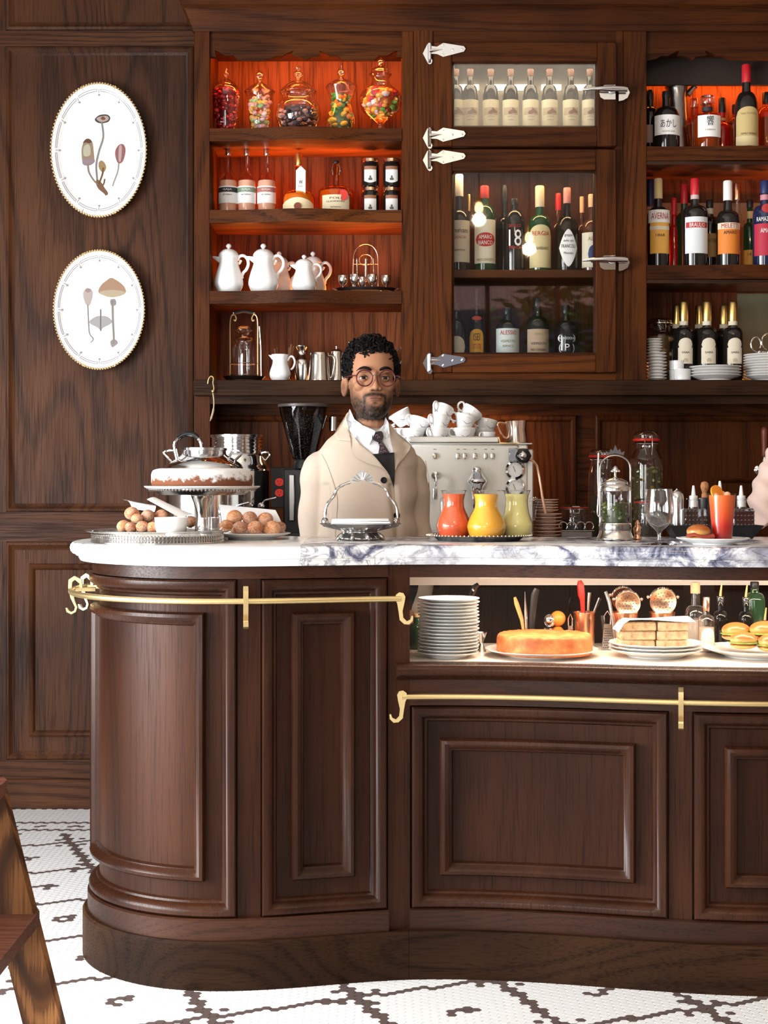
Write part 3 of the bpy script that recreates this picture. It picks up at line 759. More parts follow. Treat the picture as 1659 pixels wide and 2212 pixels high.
def cmat(rgb, rough=.5, metal=0.0, coat=0.0):
    key = (tuple(rgb), rough, metal, coat)
    if key not in _mc: _mc[key] = mat('colour_%d' % len(_mc), rgb, rough, metal, coat=coat).name
    return _mc[key]
def bottle(label, px, Y, zb, wpx, top_py, glass_m='dark_bottle', cap='black', capf=.12, hb=.58, hn=.74, rn=.30, papers=(), texts=(), band=None, group=None, style='round', capw=1.06, name='bottle', liquid_m=None, base=None, seg=24, neckband=None, fill=.66, rz=0):
    k = Y / F; R = wpx * k / 2; H = PZ(top_py, Y) - zb
    t = thing(name, label, 'bottle', (PX(px, Y), Y, zb), rz, group)
    r0 = R * rn; hc = 1 - capf
    pr = [(R * .86, 0), (R * .97, .012 * H), (R, .03 * H), (R, hb * H)]
    if style == 'round':
        for i in range(1, 8):
            a = PI / 2 * i / 7; pr.append((r0 * 1.1 + (R - r0 * 1.1) * math.cos(a), (hb + (hn - hb) * math.sin(a) * .86) * H))
    else:
        for i in range(1, 8):
            s = i / 7; e = s * s * (3 - 2 * s); pr.append((R + (r0 * 1.05 - R) * e, (hb + (hn - hb) * s) * H))
    pr += [(r0, (hn + .02) * H), (r0 * .97, hc * H), (r0 * .9, hc * H + .001)]
    MB().lathe(pr, seg).build('glass', glass_m, t)
    if liquid_m:
        inner = [(max(.001, r * .93), max(z, .006)) for r, z in pr if z <= fill * H]
        inner = [(inner[0][0], .006)] + inner[1:] ; rr = rad_at(pr, fill * H) * .93
        MB().lathe(inner + [(rr, fill * H)], seg).build('liquid', liquid_m, t)
    rc = r0 * capw
    MB().lathe([(rc, (hc - .004) * H), (rc * 1.03, (hc + .004) * H), (rc * 1.03, .985 * H), (rc * .9, H), (0, H)], 16).build('cap', cap, t)
    if neckband: MB().lathe([(r0 * 1.04, neckband[0] * H), (r0 * 1.05, (neckband[0] + .004) * H), (r0 * 1.05, (neckband[1] - .004) * H), (r0 * 1.04, neckband[1] * H)], 16).build('neck_band', neckband[2], t)
    for i_, p in enumerate(papers):     # (z0, z1, half angle, material[, shape])
        label_patch(t, R + .0012 + .0005 * i_, -p[2], p[2], p[0] * H, p[1] * H, p[3], shape=p[4] if len(p) > 4 else None)
    for q in texts:      # (string, z mid, height, width as a share of the diameter, material[, x offset])
        lettering(t, q[0], q[3] * 2 * R, q[2] * H, (0, 0, q[1] * H), q[4], R + .0020 + .0005 * len(papers))
    return t
oval = lambda t: (.5 - .5 * math.sqrt(max(0, 1 - (2 * t - 1) ** 2)), .5 + .5 * math.sqrt(max(0, 1 - (2 * t - 1) ** 2)))
arch_top = lambda t: (0, .75 + .25 * math.sqrt(max(0, 1 - (2 * t - 1) ** 2)))
def scatter_fill(parent, prof, z0, z1, cols, n, size, name='sweets', shrink=.86, seed=1):
    rnd = random.Random(seed); sets = [MB() for _ in cols]
    for i in range(n):
        z = z0 + (z1 - z0) * rnd.random(); R = rad_at(prof, z) * shrink
        if R < size * .6: continue
        a = rnd.random() * 2 * PI; r = R * math.sqrt(.5 + .5 * rnd.random()) - size * .3
        s = size * rnd.uniform(.75, 1.2)
        sets[rnd.randrange(len(cols))].ball((r * math.cos(a), r * math.sin(a), z), s, s * .7, s * .55, 7, 5, Matrix.Rotation(rnd.random() * 6, 3, 'Z') @ Matrix.Rotation(rnd.random() * 6, 3, 'X'))
    for m_, c in zip(sets, cols):
        if m_.v: o = m_.build(name, cmat(c, .25, coat=.5), parent); o['kind'] = 'stuff'
YS = 5.585
kS = YS / F
# ---------------------------------------------------------------- candy jars on the top shelf
def candy_jar(label, px, top_py, prof, lid, cols, fz0, fz1, n, size, seed, core=None):
    H = PZ(top_py, YS) - ZA; t = thing('candy_jar', label, 'jar', (PX(px, YS), YS, ZA + .001), 0, 'glass sweet jars on the top shelf')
    pr = smooth_profile([(r * kS, h * H) for r, h in prof], 4)
    MB().lathe(pr, 28).build('jar', 'clear_glass', t)
    l = smooth_profile([(r * kS, h * H) for r, h in lid], 3)
    MB().lathe(l, 24).build('lid', 'clear_glass', t)
    if core:
        q = [(rad_at(pr, fz0 * H + (fz1 - fz0) * H * i / 10) * .66, fz0 * H + (fz1 - fz0) * H * i / 10) for i in range(11)]
        o = MB().lathe(q, 20).build('sweets', cmat(core, .5), t); o['kind'] = 'stuff'
    scatter_fill(t, pr, fz0 * H, fz1 * H, cols, n, size, seed=seed)
candy_jar('slim urn jar filled with dark red sweets', 489, 143, [(13, 0), (17, .02), (24, .2), (29, .45), (31, .62), (28, .69), (20, .71)], [(23, .715), (21, .74), (14, .78), (7, .81), (4, .83), (7, .86), (7, .90), (4, .92), (4.5, .95), (0, 1)],
          [(.30, .005, .012), (.18, .004, .01), (.45, .01, .02)], .03, .66, 150, .012, 1, (.10, .004, .008))
candy_jar('footed tapering jar of pale pastel sweets', 561, 152, [(15, 0), (15, .015), (5, .03), (5, .06), (14, .10), (21, .18), (25, .42), (29, .62), (33, .66)], [(34, .67), (30, .70), (17, .77), (7, .81), (5, .84), (9, .88), (9, .94), (5, .97), (0, 1)],
          [(.75, .65, .6), (.6, .35, .35), (.25, .5, .2), (.7, .5, .12), (.5, .4, .55)], .11, .60, 90, .013, 2)
candy_jar('wide round jar half full of dark toffees', 644, 139, [(27, .04), (30, .05), (42, .14), (49, .28), (46, .42), (37, .50), (36, .56), (40, .60), (39, .61)], [(40, .62), (32, .68), (18, .745), (8, .77), (6, .80), (11, .835), (10, .88), (5, .90), (8, .94), (0, 1)],
          [(.03, .02, .02), (.06, .03, .03), (.35, .22, .2), (.02, .015, .02)], .06, .40, 130, .014, 3, (.02, .012, .012))
candy_jar('hourglass jar of yellow and green wrapped sweets', 737, 139, [(18, 0), (30, .03), (33, .14), (32, .24), (25, .38), (22, .47), (27, .57), (33, .66), (34, .68)], [(33, .69), (30, .71), (15, .775), (6, .80), (4, .82), (9, .86), (8, .91), (4, .94), (0, 1)],
          [(.62, .38, .02), (.04, .24, .03), (.6, .42, .03), (.5, .04, .02), (.03, .16, .03), (.7, .2, .02)], .05, .57, 110, .0155, 4, (.02, .07, .015))
candy_jar('wide goblet jar of orange wrapped sweets beside the stile', 822, 124, [(16, 0), (15, .02), (6, .05), (8, .10), (6, .15), (13, .20), (38, .32), (45, .44), (42, .54), (26, .63), (20, .68), (19, .74), (24, .77)], [(25, .78), (22, .80), (20, .84), (9, .87), (6, .89), (8, .93), (7, .97), (0, 1)],
          [(.85, .28, .03), (.85, .33, .05), (.6, .5, .5), (.12, .3, .06), (.5, .05, .08), (.8, .45, .08)], .25, .60, 120, .0155, 5, (.5, .12, .02))
# ---------------------------------------------------------------- second shelf
for i, (x, c) in enumerate(((493, (.03, .03, .035)), (533, (.22, .30, .2)), (576, (.40, .16, .14)))):
    bottle('clear rose tinted bottle with ' + ('black', 'green', 'red')[i] + ' banded white label', x, YS, ZBs, 40, 321, 'rose_glass', 'silver', .10, .50, .72, .30,
           [(.18, .43, 1.35, 'white_paper'), (.34, .41, 1.36, cmat(c, .6))], [('GAJA' if i == 0 else 'GAJA', .375, .03, .5, 'white_paper'), ('grappa', .30, .02, .5, 'ink')], group='three small grappa bottles', capw=1.1, style='slope', liquid_m=cmat((.80, .52, .40), .2), fill=.52)
bt = bottle('flask bottle glowing gold with a white paper tag', 645, YS, ZBs, 70, 330, 'amber_glass', 'gold_foil', .20, .26, .44, .20, [], [], style='round', liquid_m=cmat((.9, .55, .2), .3), fill=.34)
H_ = PZ(330, YS) - ZBs
mat('hot_label', (.95, .80, .50), .5)
label_patch(bt, 35.6 * kS, -1.2, 1.2, .02 * H_, .26 * H_, 'hot_label', shape=lambda t: (.0, .62 + .38 * math.sin(PI * t)))
MB().lathe([(0, 0), (8 * kS, 0), (8 * kS, .002), (0, .002)], 16, (0, -36.2 * kS, .12 * H_), rot=Matrix.Rotation(PI / 2, 3, 'X')).build('seal', cmat((.25, .06, .03)), bt)
TG = [(-.012, 0), (.012, 0), (.012, .095), (0, .112), (-.012, .095)]
tg = MB().poly([(a * 1.45 + .010, -.046 + b * .06, .066 + b) for a, b in TG], (0, .0012, 0)).build('paper_tag', 'white_paper', bt)
lettering(tg, 'W', .014, .014, (.010, -.0445, .118), 'ink'); lettering(tg, 'POLI', .016, .004, (.010, -.0455, .103), 'ink')
MB().tube([(.010, -.040, .172), (.008, -.02, .185), (0, -.012, .19)], .0012, 5).build('tag_string', 'ink', bt)
sw = bottle('squat amber bottle with swing top stopper', 726, YS, ZBs, 75, 347, 'amber_glass', 'black', .05, .44, .56, .17, [(.06, .34, .85, 'cream_paper')], [('POLI', .28, .035, .35, 'ink'), ('CLEOPATRA', .22, .03, .55, 'ink'), ('amaro', .12, .02, .3, 'ink')], liquid_m=cmat((.62, .22, .03), .2), fill=.44)
H_ = PZ(347, YS) - ZBs
MB().lathe([(0, 0), (12 * kS, 0), (12 * kS, .002), (0, .002)], 18, (15 * kS, -35 * kS, .335 * H_), rot=Matrix.Rotation(PI / 2, 3, 'X')).build('seal', 'red', sw)
wr = MB()
for s in (-1, 1): wr.tube([(s * .007, 0, .93 * H_), (s * .014, -.004, .86 * H_), (s * .011, -.006, .74 * H_), (s * .016, -.004, .80 * H_), (s * .009, 0, .97 * H_)], .0012, 6)
wr.build('wire_bail', 'silver', sw)
jl = ('upper left', 'upper right', 'lower left', 'lower right')
hj = (PZ(392, YS) - PZ(454, YS)); zj = [ZBs + hj + .0012, ZBs + .0006]
for i in range(4):
    x = (800, 846)[i % 2]; hh = hj - .0008
    t = thing('jam_jar', 'dark jam jar, %s of the four stacked jars' % jl[i], 'jar', (PX(x, YS), YS, zj[i // 2]), 0, 'stacked jam jars')
    MB().lathe([(17 * kS, 0), (19 * kS, .004), (19 * kS, hh * .80), (16.5 * kS, hh * .86), (16.5 * kS, hh * .88)], 24).build('glass', 'dark_bottle', t)
    MB().lathe([(18 * kS, hh * .87), (18.5 * kS, hh * .88), (18.5 * kS, hh * .985), (17.5 * kS, hh), (0, hh)], 24).build('lid', 'rose_metal', t)
    label_patch(t, 19.6 * kS, -.72, .72, hh * .12, hh * .70, 'white_paper', shape=lambda t: (.12 - .12 * math.sin(PI * t), 1))
    label_patch(t, 20.0 * kS, -.70, .70, hh * .58, hh * .70, cmat((.30, .12, .06)), name='label_band')
    for dx, dz in ((-.12, .2), (.12, .2), (0, .28), (0, .2)): label_patch(t, 20.0 * kS, dx - .11, dx + .11, hh * dz, hh * (dz + .09), cmat((.10, .12, .08)), name='printed_berry', seg=6, shape=oval)
# ---------------------------------------------------------------- teapots
def teapot(label, px, Y, zb, w, top_py, big=True, flip=1, mn='porcelain'):
    k = Y / F; H = PZ(top_py, Y) - zb; R = w * k / 2
    t = thing('teapot', label, 'teapot', (PX(px, Y), Y, zb + .0008), 0, 'white porcelain pots on the third shelf')
    fl_ = lambda a, z: 1 + .012 * abs(math.cos(6 * a))
    pr = smooth_profile([(R * .62, 0), (R * .72, .01 * H), (R * .97, .14 * H), (R, .25 * H), (R * .86, .42 * H), (R * .68, .58 * H), (R * .63, .70 * H), (R * .68, .745 * H), (R * .66, .75 * H)], 4)
    MB().lathe(pr, 48, fl=fl_).build('body', mn, t)
    MB().lathe(smooth_profile([(R * .70, .752 * H), (R * .71, .765 * H), (R * .62, .82 * H), (R * .40, .875 * H), (R * .12, .895 * H), (R * .09, .905 * H), (R * .17, .93 * H), (R * .19, .96 * H), (R * .10, .995 * H), (0, H)], 3), 32).build('lid', mn, t)
    s = MB(); P = []
    for q in range(5):
        u = q / 4; P.append([(-(R * .60 + u * R * .52) + (0 if abs(c) > .5 else 0), c * R * .26 * (1 - u * .72), (.60 + .12 * u) * H + (.0 if d else (.13 - .10 * u) * H)) for c, d in ((1, 0), (.6, 1), (0, 1), (-.6, 1), (-1, 0))])
    s.grid(P); P2 = [[(-(R * .62 + u * R * .52), 0, (.73 + .02 * u) * H), (-(R * .60 + u * R * .52), R * .26 * (1 - u * .72), (.73 - .0 * u) * H)] for u in (0, 1)]
    s.build('spout', mn, t, 80)
    h = [(R * .62, .66), (R * .75, .745), (R * 1.05, .76), (R * 1.30, .69), (R * 1.36, .58), (R * 1.22, .48), (R * 1.02, .42), (R * .92, .34), (R * .96, .30)]
    MB().tube([Vector((x, 0, z * H)) for x, z in smooth_profile(h, 4)], .0052 * H / .17, 10).build('handle', mn, t)
    MB().tube([Vector((x, 0, z * H)) for x, z in smooth_profile([(R * .68, .60), (R * .80, .63), (R * .86, .67)], 3)], .004 * H / .17, 8).build('handle_curl', mn, t)
    return t
YT = 5.53
teapot('tall white porcelain coffee pot at the left end', 494, YT, ZCs, 62, 527)
teapot('tall white porcelain coffee pot second from the left', 569, YT, ZCs, 64, 527)
teapot('white porcelain pot half hidden between the tall pots and the small one', 603, 5.66, ZCs, 56, 544)
teapot('small white porcelain teapot in front', 657, YT, ZCs, 54, 551)
teapot('white porcelain pot half hidden behind the small teapot', 676, 5.66, ZCs, 56, 544)
# egg cup cruet
t = thing('egg_cup_stand', 'silver egg cup stand with looped handle on the third shelf', 'egg cup stand', (PX(790, YT), YT, ZCs), 0)
kt = YT / F
tray_z = .012
MB().lathe([(0, tray_z), (50 * kt, tray_z), (62 * kt, tray_z + .006), (66 * kt, tray_z + .007), (60 * kt, tray_z - .004), (0, tray_z - .004)], 40, sy=.62).build('tray', 'silver_dark', t)
for s in (-1, 1): MB().tube([(s * 62 * kt, 0, tray_z + .004), (s * 72 * kt, 0, tray_z + .008), (s * 66 * kt, 0, tray_z + .002)], .002, 6).build('tray_handle', 'silver', t)
for a in (40, 140, 220, 320):
    MB().lathe([(.006, 0), (.003, .004), (.004, tray_z - .003)], 8, (45 * kt * math.cos(math.radians(a)), 28 * kt * math.sin(math.radians(a)), 0)).build('foot', 'silver', t)
hh = PZ(527, YT) - ZCs
MB().tube([Vector((x * kt, 0, z * hh)) for x, z in smooth_profile([(-27, .13), (-27, .55), (-25, .80), (-15, .95), (0, 1.0), (15, .95), (25, .80), (27, .55), (27, .13)], 4)], .0016, 8).build('handle', 'rose_metal', t)
MB().tube([Vector((14 * kt * math.cos(a), 0, .68 * hh + 12 * kt * math.sin(a))) for a in [2 * PI * i / 24 for i in range(24)]], .0012, 6, True).build('inner_ring', 'rose_metal', t)
MB().tube([(-27 * kt, 0, .60 * hh), (27 * kt, 0, .60 * hh)], .0012, 6).build('cross_bar', 'rose_metal', t)
MB().tube([(0, 0, tray_z), (0, 0, .70 * hh)], .003, 8).build('stem', 'silver', t)
for x, y, dz in ((-49, -6, .1), (-23, -22, .14), (14, -22, .13), (44, -6, .1), (-8, 22, .12)):
    MB().lathe(smooth_profile([(.009, 0), (.003, .008), (.003, .014), (.012, .022), (.0175, .036), (.017, .052)], 3), 18, (x * kt, y * kt, tray_z + .001)).build('egg_cup', 'silver', t)
for x in (-18, 2, 18):
    MB().tube([(x * kt * .9, -.012, tray_z + .03), (x * kt, -.010, .40 * hh), (x * kt, -.008, .70 * hh)], [.0015, .002, .0062], 8, flat=.4).build('spoon', 'silver', t)
# ---------------------------------------------------------------- bottom shelf, silver
YD = 5.57; kd = YD / F
t = thing('pickle_caster', 'silver frame caster holding a ribbed glass jar on the lowest shelf', 'caster', (PX(527, YD), YD, ZD), 0)
hh = PZ(672, YD) - ZD
MB().lathe([(0, .012), (36 * kd, .012), (44 * kd, .02), (46 * kd, .021), (38 * kd, .006), (0, .006)], 36, sy=.8).build('tray', 'silver_dark', t)
for a in (45, 135, 225, 315): MB().ball((34 * kd * math.cos(math.radians(a)), 26 * kd * math.sin(math.radians(a)), .0045), .0045, seg=10, rings=6).build('foot', 'silver', t)
jr = smooth_profile([(21 * kd, .0135), (24 * kd, .02), (24 * kd, .48 * hh), (19 * kd, .53 * hh), (18 * kd, .57 * hh), (22 * kd, .60 * hh)], 3)
MB().lathe(jr, 48, fl=lambda a, z: 1 + .03 * math.cos(16 * a)).build('jar', 'clear_glass', t)
MB().lathe(smooth_profile([(22 * kd, .61 * hh), (22 * kd, .62 * hh), (10 * kd, .65 * hh), (16 * kd, .69 * hh), (20 * kd, .73 * hh), (12 * kd, .78 * hh), (0, .79 * hh)], 3), 24).build('stopper', 'clear_glass', t)
for s in (-1, 1):
    MB().tube([Vector((s * x * kd, 0, z * hh)) for x, z in smooth_profile([(30, .05), (30, .5), (30, .82), (27, .93), (21, .95), (17, .90), (19, .86), (22, .88)], 4)], .0026, 8).build('frame_rod', 'brass_lacquer', t)
    MB().ball((s * 22 * kd, 0, .975 * hh), .006, seg=10, rings=6).build('knob', 'silver', t)
MB().tube([(-22 * kd, 0, .975 * hh), (0, 0, 1.0 * hh), (22 * kd, 0, .975 * hh)], .006, 8).build('grip', 'black', t)
for z in (.10, .26): MB().tube([Vector((30 * kd * math.cos(a), 25 * kd * math.sin(a), z * hh)) for a in [2 * PI * i / 28 for i in range(28)]], .0015, 6, True).build('guard_ring', 'silver', t)
MB().tube([(38 * kd, -.01, .05 * hh), (37 * kd, -.012, .5 * hh), (34 * kd, -.01, .78 * hh)], .002, 6).build('tongs', 'silver', t)
def creamer(label, px, Y, zb, w, top_py, m, name='cream_jug', group=None):
    k = Y / F; H = PZ(top_py, Y) - zb; R = w * k / 2
    t = thing(name, label, 'jug', (PX(px, Y), Y, zb + .0006), 0, group)
    MB().lathe(smooth_profile([(R * .55, 0), (R * .75, .03 * H), (R, .22 * H), (R * .96, .40 * H), (R * .74, .66 * H), (R * .72, .85 * H), (R * .84, .99 * H), (R * .80, 1.0 * H), (R * .68, .85 * H), (R * .7, .66 * H)], 4), 36, fl=lambda a, z: 1 + .01 * abs(math.cos(6 * a))).build('body', m, t)
    MB().tube([Vector((x, 0, z * H)) for x, z in smooth_profile([(R * .72, .78), (R * .95, .93), (R * 1.25, .92), (R * 1.42, .72), (R * 1.25, .52), (R * 1.02, .44)], 4)], .0038, 8).build('handle', m, t)
    MB().add([(-R * .80, R * .2, .98 * H), (-R * .80, -R * .2, .98 * H), (-R * 1.12, 0, 1.0 * H), (-R * .72, 0, .80 * H)], [(0, 2, 3), (1, 3, 2)]).build('lip', m, t)
    return t
creamer('small white porcelain cream jug next to silver pots', 605, 5.53, ZD, 45, 767, 'porcelain')
t = thing('cinnamon_jar', 'dark jar of cinnamon sticks behind the white cream jug', 'jar', (PX(612, 5.66), 5.66, ZD + .0006), 0)
MB().lathe([(.028, 0), (.030, .004), (.030, .05), (.027, .055)], 20).build('jar', 'smoke_glass', t)
for i, (a, b) in enumerate(((-.028, -.03), (-.02, .0), (.02, .03), (.035, .02), (.028, -.02))): MB().tube([(a * .4, b * .4, .003), (a * 1.1, b * .5, .128 + .004 * i)], .004, 7).build('stick', cmat((.16, .07, .03)), t)
def silver_pot(label, px, Y, w, top_py, prof, lid=None, handle=None, spout=False, name='coffee_pot'):
    k = Y / F; H = PZ(top_py, Y) - ZD
    t = thing(name, label, 'pot', (PX(px, Y), Y, ZD + .0006), 0, 'silver pots on the lowest shelf')
    R = w * k / 2
    MB().lathe(smooth_profile([(r * R, h * H) for r, h in prof], 3), 32).build('body', 'silver', t)
    if lid: MB().lathe(smooth_profile([(r * R, h * H) for r, h in lid], 3), 24).build('lid', 'silver', t)
    if handle: MB().tube([Vector((x * R, 0, z * H)) for x, z in smooth_profile(handle, 4)], .0035, 8).build('handle', 'silver', t)
    if spout: MB().tube([(-.9 * R, 0, .35 * H), (-1.25 * R, 0, .55 * H), (-1.45 * R, 0, .85 * H)], [.009, .006, .004], 8).build('spout', 'silver', t)
    return t
silver_pot('narrow necked silver jug next to the cream jug', 652, 5.60, 34, 748, [(.75, 0), (.8, .03), (.95, .25), (1, .55), (.7, .70), (.55, .78), (.62, .88), (.9, .99), (.85, 1)])
silver_pot('straight sided silver pot with a hooped handle', 690, 5.56, 50, 763, [(.98, 0), (1, .03), (.93, .25), (.84, .7), (.8, .98), (.74, 1)], [(.78, 1), (.5, 1.03), (.2, 1.06), (0, 1.07)], [(.8, .9), (1.25, .85), (1.3, .6), (1.1, .2), (.95, .15)])
t = silver_pot('tall lidded silver coffee pot near the barista', 727, 5.60, 34, 760, [(.98, 0), (1, .03), (.95, .3), (.85, .7), (.82, .98), (.8, 1)], [(.84, 1), (.7, 1.05), (.3, 1.10), (.12, 1.12), (.2, 1.16), (.15, 1.20), (0, 1.22)], [(-.8, .9), (-1.3, .88), (-1.3, .6), (-1.0, .2)])
silver_pot('silver pot with tall spike finial behind the barista', 754, 5.64, 46, 764, [(.9, 0), (1, .05), (.95, .5), (.85, .95), (.8, 1)], [(.86, 1), (.8, 1.04), (.4, 1.08), (.4, 1.15), (.12, 1.18), (.07, 1.40), (0, 1.42)])
silver_pot('dark polished pot behind the barista on the right', 838, 5.62, 50, 752, [(.9, 0), (1, .1), (1, .5), (.8, .85), (.6, .97), (0, 1)], None, [(.7, .9), (1.1, 1.02), (1.3, .8), (1.0, .5)])
# coat hook with a ribbon at the left stile
t = thing('ribbon_hook', 'small brass hook with a cream ribbon hanging at the left stile', 'hook', (cx(459), YC - .019, cz(842)), 0)
kc = YC / F
MB().tube([Vector((x * kc, -.012 + abs(x) * .0001, z * kc)) for x, z in smooth_profile([(-8, 12), (-6, 22), (-1, 28), (4, 24), (3, 14), (5, 2), (3, -6)], 4)], .0022, 8).build('hook', 'brass_lacquer', t)
MB().ball((3 * kc, -.010, -4 * kc), .006, seg=10, rings=6).build('knot', 'brass_lacquer', t)
MB().tube([Vector((x * kc, -.010, z * kc)) for x, z in smooth_profile([(3, -8), (5, -26), (4, -44), (0, -60), (-3, -68)], 4)], [.003] * 8 + [.0045] * 6 + [.002] * 3, 6, flat=.3).build('ribbon', cmat((.75, .65, .42), .8), t)
# ---------------------------------------------------------------- refrigerator bottles
YR = 5.58; kR = YR / F
ZF1 = cz(283); ZF2 = cz(580); ZF3 = cz(775)
brown_ink = cmat((.25, .10, .05), .7)
for i, x in enumerate((985, 1016, 1060, 1103, 1146, 1187, 1233, 1274)):
    where = ('first', 'second', 'third', 'fourth', 'fifth', 'sixth', 'seventh', 'eighth')[i]
    b = bottle('cream labelled wine bottle behind frosted glass, %s from left' % where, x, YR, ZF1, 34, 150, 'dark_bottle', cmat((.12, .05, .03)), .10, .60, .80, .38, [(.10, .545, 1.5, 'cream_paper'), (.325, .43, 1.0, cmat((.55, .42, .28), .7))], [('CASTELLO', .30, .02, .5, brown_ink), ('RISERVA', .25, .015, .4, brown_ink)], group='wine bottles behind the frosted door')
    HB = PZ(150, YR) - ZF1; R_ = 17 * kR + .0032
    label_patch(b, R_, -.35, .1, .335 * HB, .40 * HB, brown_ink, name='printed_house', seg=6, shape=lambda t: (0, .5 + t * .5)); label_patch(b, R_, .1, .75, .35 * HB, .43 * HB, brown_ink, name='printed_hill', seg=6, shape=lambda t: (0, 1 - t * .7))
RED = cmat((.45, .025, .02), .6); BLK = cmat((.02, .02, .02), .6); OLV = cmat((.30, .24, .12), .6); WHT = 'white_paper'
cream2 = cmat((.72, .66, .52), .7)
bottle('tall bottle with white capsule and wavy cream label at the left frame', 992, YR, ZF2, 48, 377, 'dark_bottle', 'white_paper', .22, .50, .66, .34, [(.10, .52, 1.1, cream2)], [('Americano', .42, .05, .8, BLK), ('GANCIA', .35, .03, .6, RED), ('aperitivo', .22, .03, .5, BLK)])
b = bottle('green necked bottle with a red oval on its cream label', 1047, YR, ZF2, 48, 402, 'green_bottle', cmat((.55, .05, .05)), .14, .64, .80, .36, [(.10, .60, 1.15, cream2), (.29, .45, .95, RED, oval)], [('AMARO', .40, .045, .62, WHT), ('BIANCO', .335, .045, .68, WHT), ('MARTI-LORENZETTI', .14, .03, .85, OLV)])
b = bottle('black bottle with large white number eighteen', 1111, YR, ZF2, 46, 430, 'dark_bottle', 'black', .08, .64, .88, .34, [], [('18', .46, .22, .62, WHT), ('DISTILLATO', .62, .04, .6, RED), ('MENTA', .33, .04, .6, RED)])
bottle('yellowish labelled bottle with ivory capped neck', 1166, YR, ZF2, 48, 402, 'green_bottle', cmat((.65, .55, .35)), .24, .56, .68, .38, [(.05, .54, 1.2, cmat((.66, .56, .30), .7), arch_top)], [('BERGIA', .44, .05, .85, RED), ('RABARBARO', .27, .035, .75, BLK)])
bottle('clear bottle with white rounded diamond label', 1225, YR, ZF2, 50, 406, 'smoke_glass', cmat((.55, .22, .18)), .18, .46, .70, .30, [(.06, .50, .85, WHT, lambda t: (.5 * abs(2 * t - 1) ** 1.6, 1 - .5 * abs(2 * t - 1) ** 1.6))], [('grappa', .42, .03, .35, BLK), ('delle alpi', .36, .03, .45, BLK), ('FRANCOLI', .30, .04, .62, BLK), ('Moscato', .22, .03, .4, BLK)], liquid_m=cmat((.12, .10, .05), .2), fill=.6)
b = bottle('pale labelled bottle with a round blue crest beside the latch', 1278, YR, ZF2, 46, 420, 'brown_bottle', cmat((.75, .4, .2)), .16, .52, .70, .30, [(.06, .50, 1.2, cream2)], [('ALPE', .42, .05, .5, OLV)])
label_patch(b, 23 * kR + .0034, -.45, .45, .12 * .27, .36 * .27, cmat((.02, .04, .15)), name='crest', shape=oval)
for x, w_, top, g, c, lb_ in ((1013, 20, 420, 'amber_glass', 'gold_foil', 'slim amber miniature between two front bottles'), (1090, 40, 400, 'dark_bottle', 'black', 'dark bottle set back beside the number eighteen bottle'), (1206, 34, 418, 'brown_bottle', 'red_foil', 'brown bottle with red capsule set back in the fridge'), (1257, 26, 425, 'brown_bottle', cmat((.75, .42, .22)), 'slim bottle with orange capsule near the right frame')):
    bottle(lb_, x, 5.66, ZF2, w_, top, g, c, .20, .52, .68, .34)
YR2 = 5.57
bottle('slender dark bottle with a mustard label on the lower fridge shelf', 1029, YR2, ZF3, 32, 625, 'dark_bottle', 'black', .22, .52, .66, .40, [(.02, .44, 1.1, cmat((.72, .36, .02), .6), arch_top), (.56, .62, .7, cmat((.5, .06, .02), .6), oval)], [('SITUTE', .20, .07, .6, RED), ('ISEI', .33, .10, .45, BLK), ('IT', .08, .08, .5, BLK)])
pale = cmat((.55, .60, .58), .7)
bottle('broad dark bottle with silver grey label on the lower fridge shelf', 1096, YR2, ZF3, 50, 665, 'dark_bottle', 'black', .12, .56, .80, .34, [(.05, .60, 1.3, pale)], [('ALESSIO', .52, .08, .75, RED), ('VERMOUTH', .36, .05, .7, OLV), ('BIANCO', .27, .045, .5, OLV)])
b = bottle('dark bottle with scalloped brown label on the lower fridge shelf', 1161, YR2, ZF3, 50, 645, 'dark_bottle', 'black', .12, .54, .74, .32, [(.06, .50, 1.1, cmat((.42, .30, .20), .7))], [('VERMOUTH', .27, .04, .7, BLK), ('PIO CESARE', .17, .035, .7, BLK), ('TORINO', .42, .03, .4, OLV)])
bottle('dark bottle with thin white oval lines right on the lower fridge shelf', 1222, YR2, ZF3, 46, 660, 'dark_bottle', 'black', .14, .54, .76, .34, [], [('BORGOGNE', .40, .045, .8, WHT), ('(   )', .40, .13, .95, WHT), ('( P )', .22, .16, .8, WHT)])
bottle('dark bottle cut by the door frame left on the lower fridge shelf', 985, YR2, ZF3, 44, 655, 'dark_bottle', 'black', .14, .54, .76, .34, [(.06, .42, 1.0, cream2, oval)], [])
# ---------------------------------------------------------------- right hand shelves, top row (spirits)
YQ = 5.56; YQ2 = 5.65
bottle('dark bottle with pinkish label cut off by the stile', 1404, YQ2, RA, 46, 195, 'dark_bottle', 'black', .14, .58, .78, .32, [(.20, .46, 1.3, cmat((.55, .38, .36), .7))], [])
bottle('round shouldered whisky bottle with black brushed characters on white label', 1439, YQ, RA, 58, 198, 'dark_bottle', 'black', .10, .56, .78, .28, [(.26, .58, 1.15, WHT)], [('あかし', .44, .13, .62, BLK), ('WHITE OAK', .31, .025, .5, OLV)])
t = thing('metal_pitcher', 'dark metal pitcher standing behind the whisky bottle', 'pitcher', (PX(1462, YQ2), YQ2, RA + .0006), 0)
HH = PZ(172, YQ2) - RA; kk = YQ2 / F
MB().lathe(smooth_profile([(34 * kk, 0), (35 * kk, .02 * HH), (28 * kk, .35 * HH), (22 * kk, .72 * HH), (23 * kk, .86 * HH), (26 * kk, .90 * HH)], 3), 28).build('body', 'silver_dark', t)
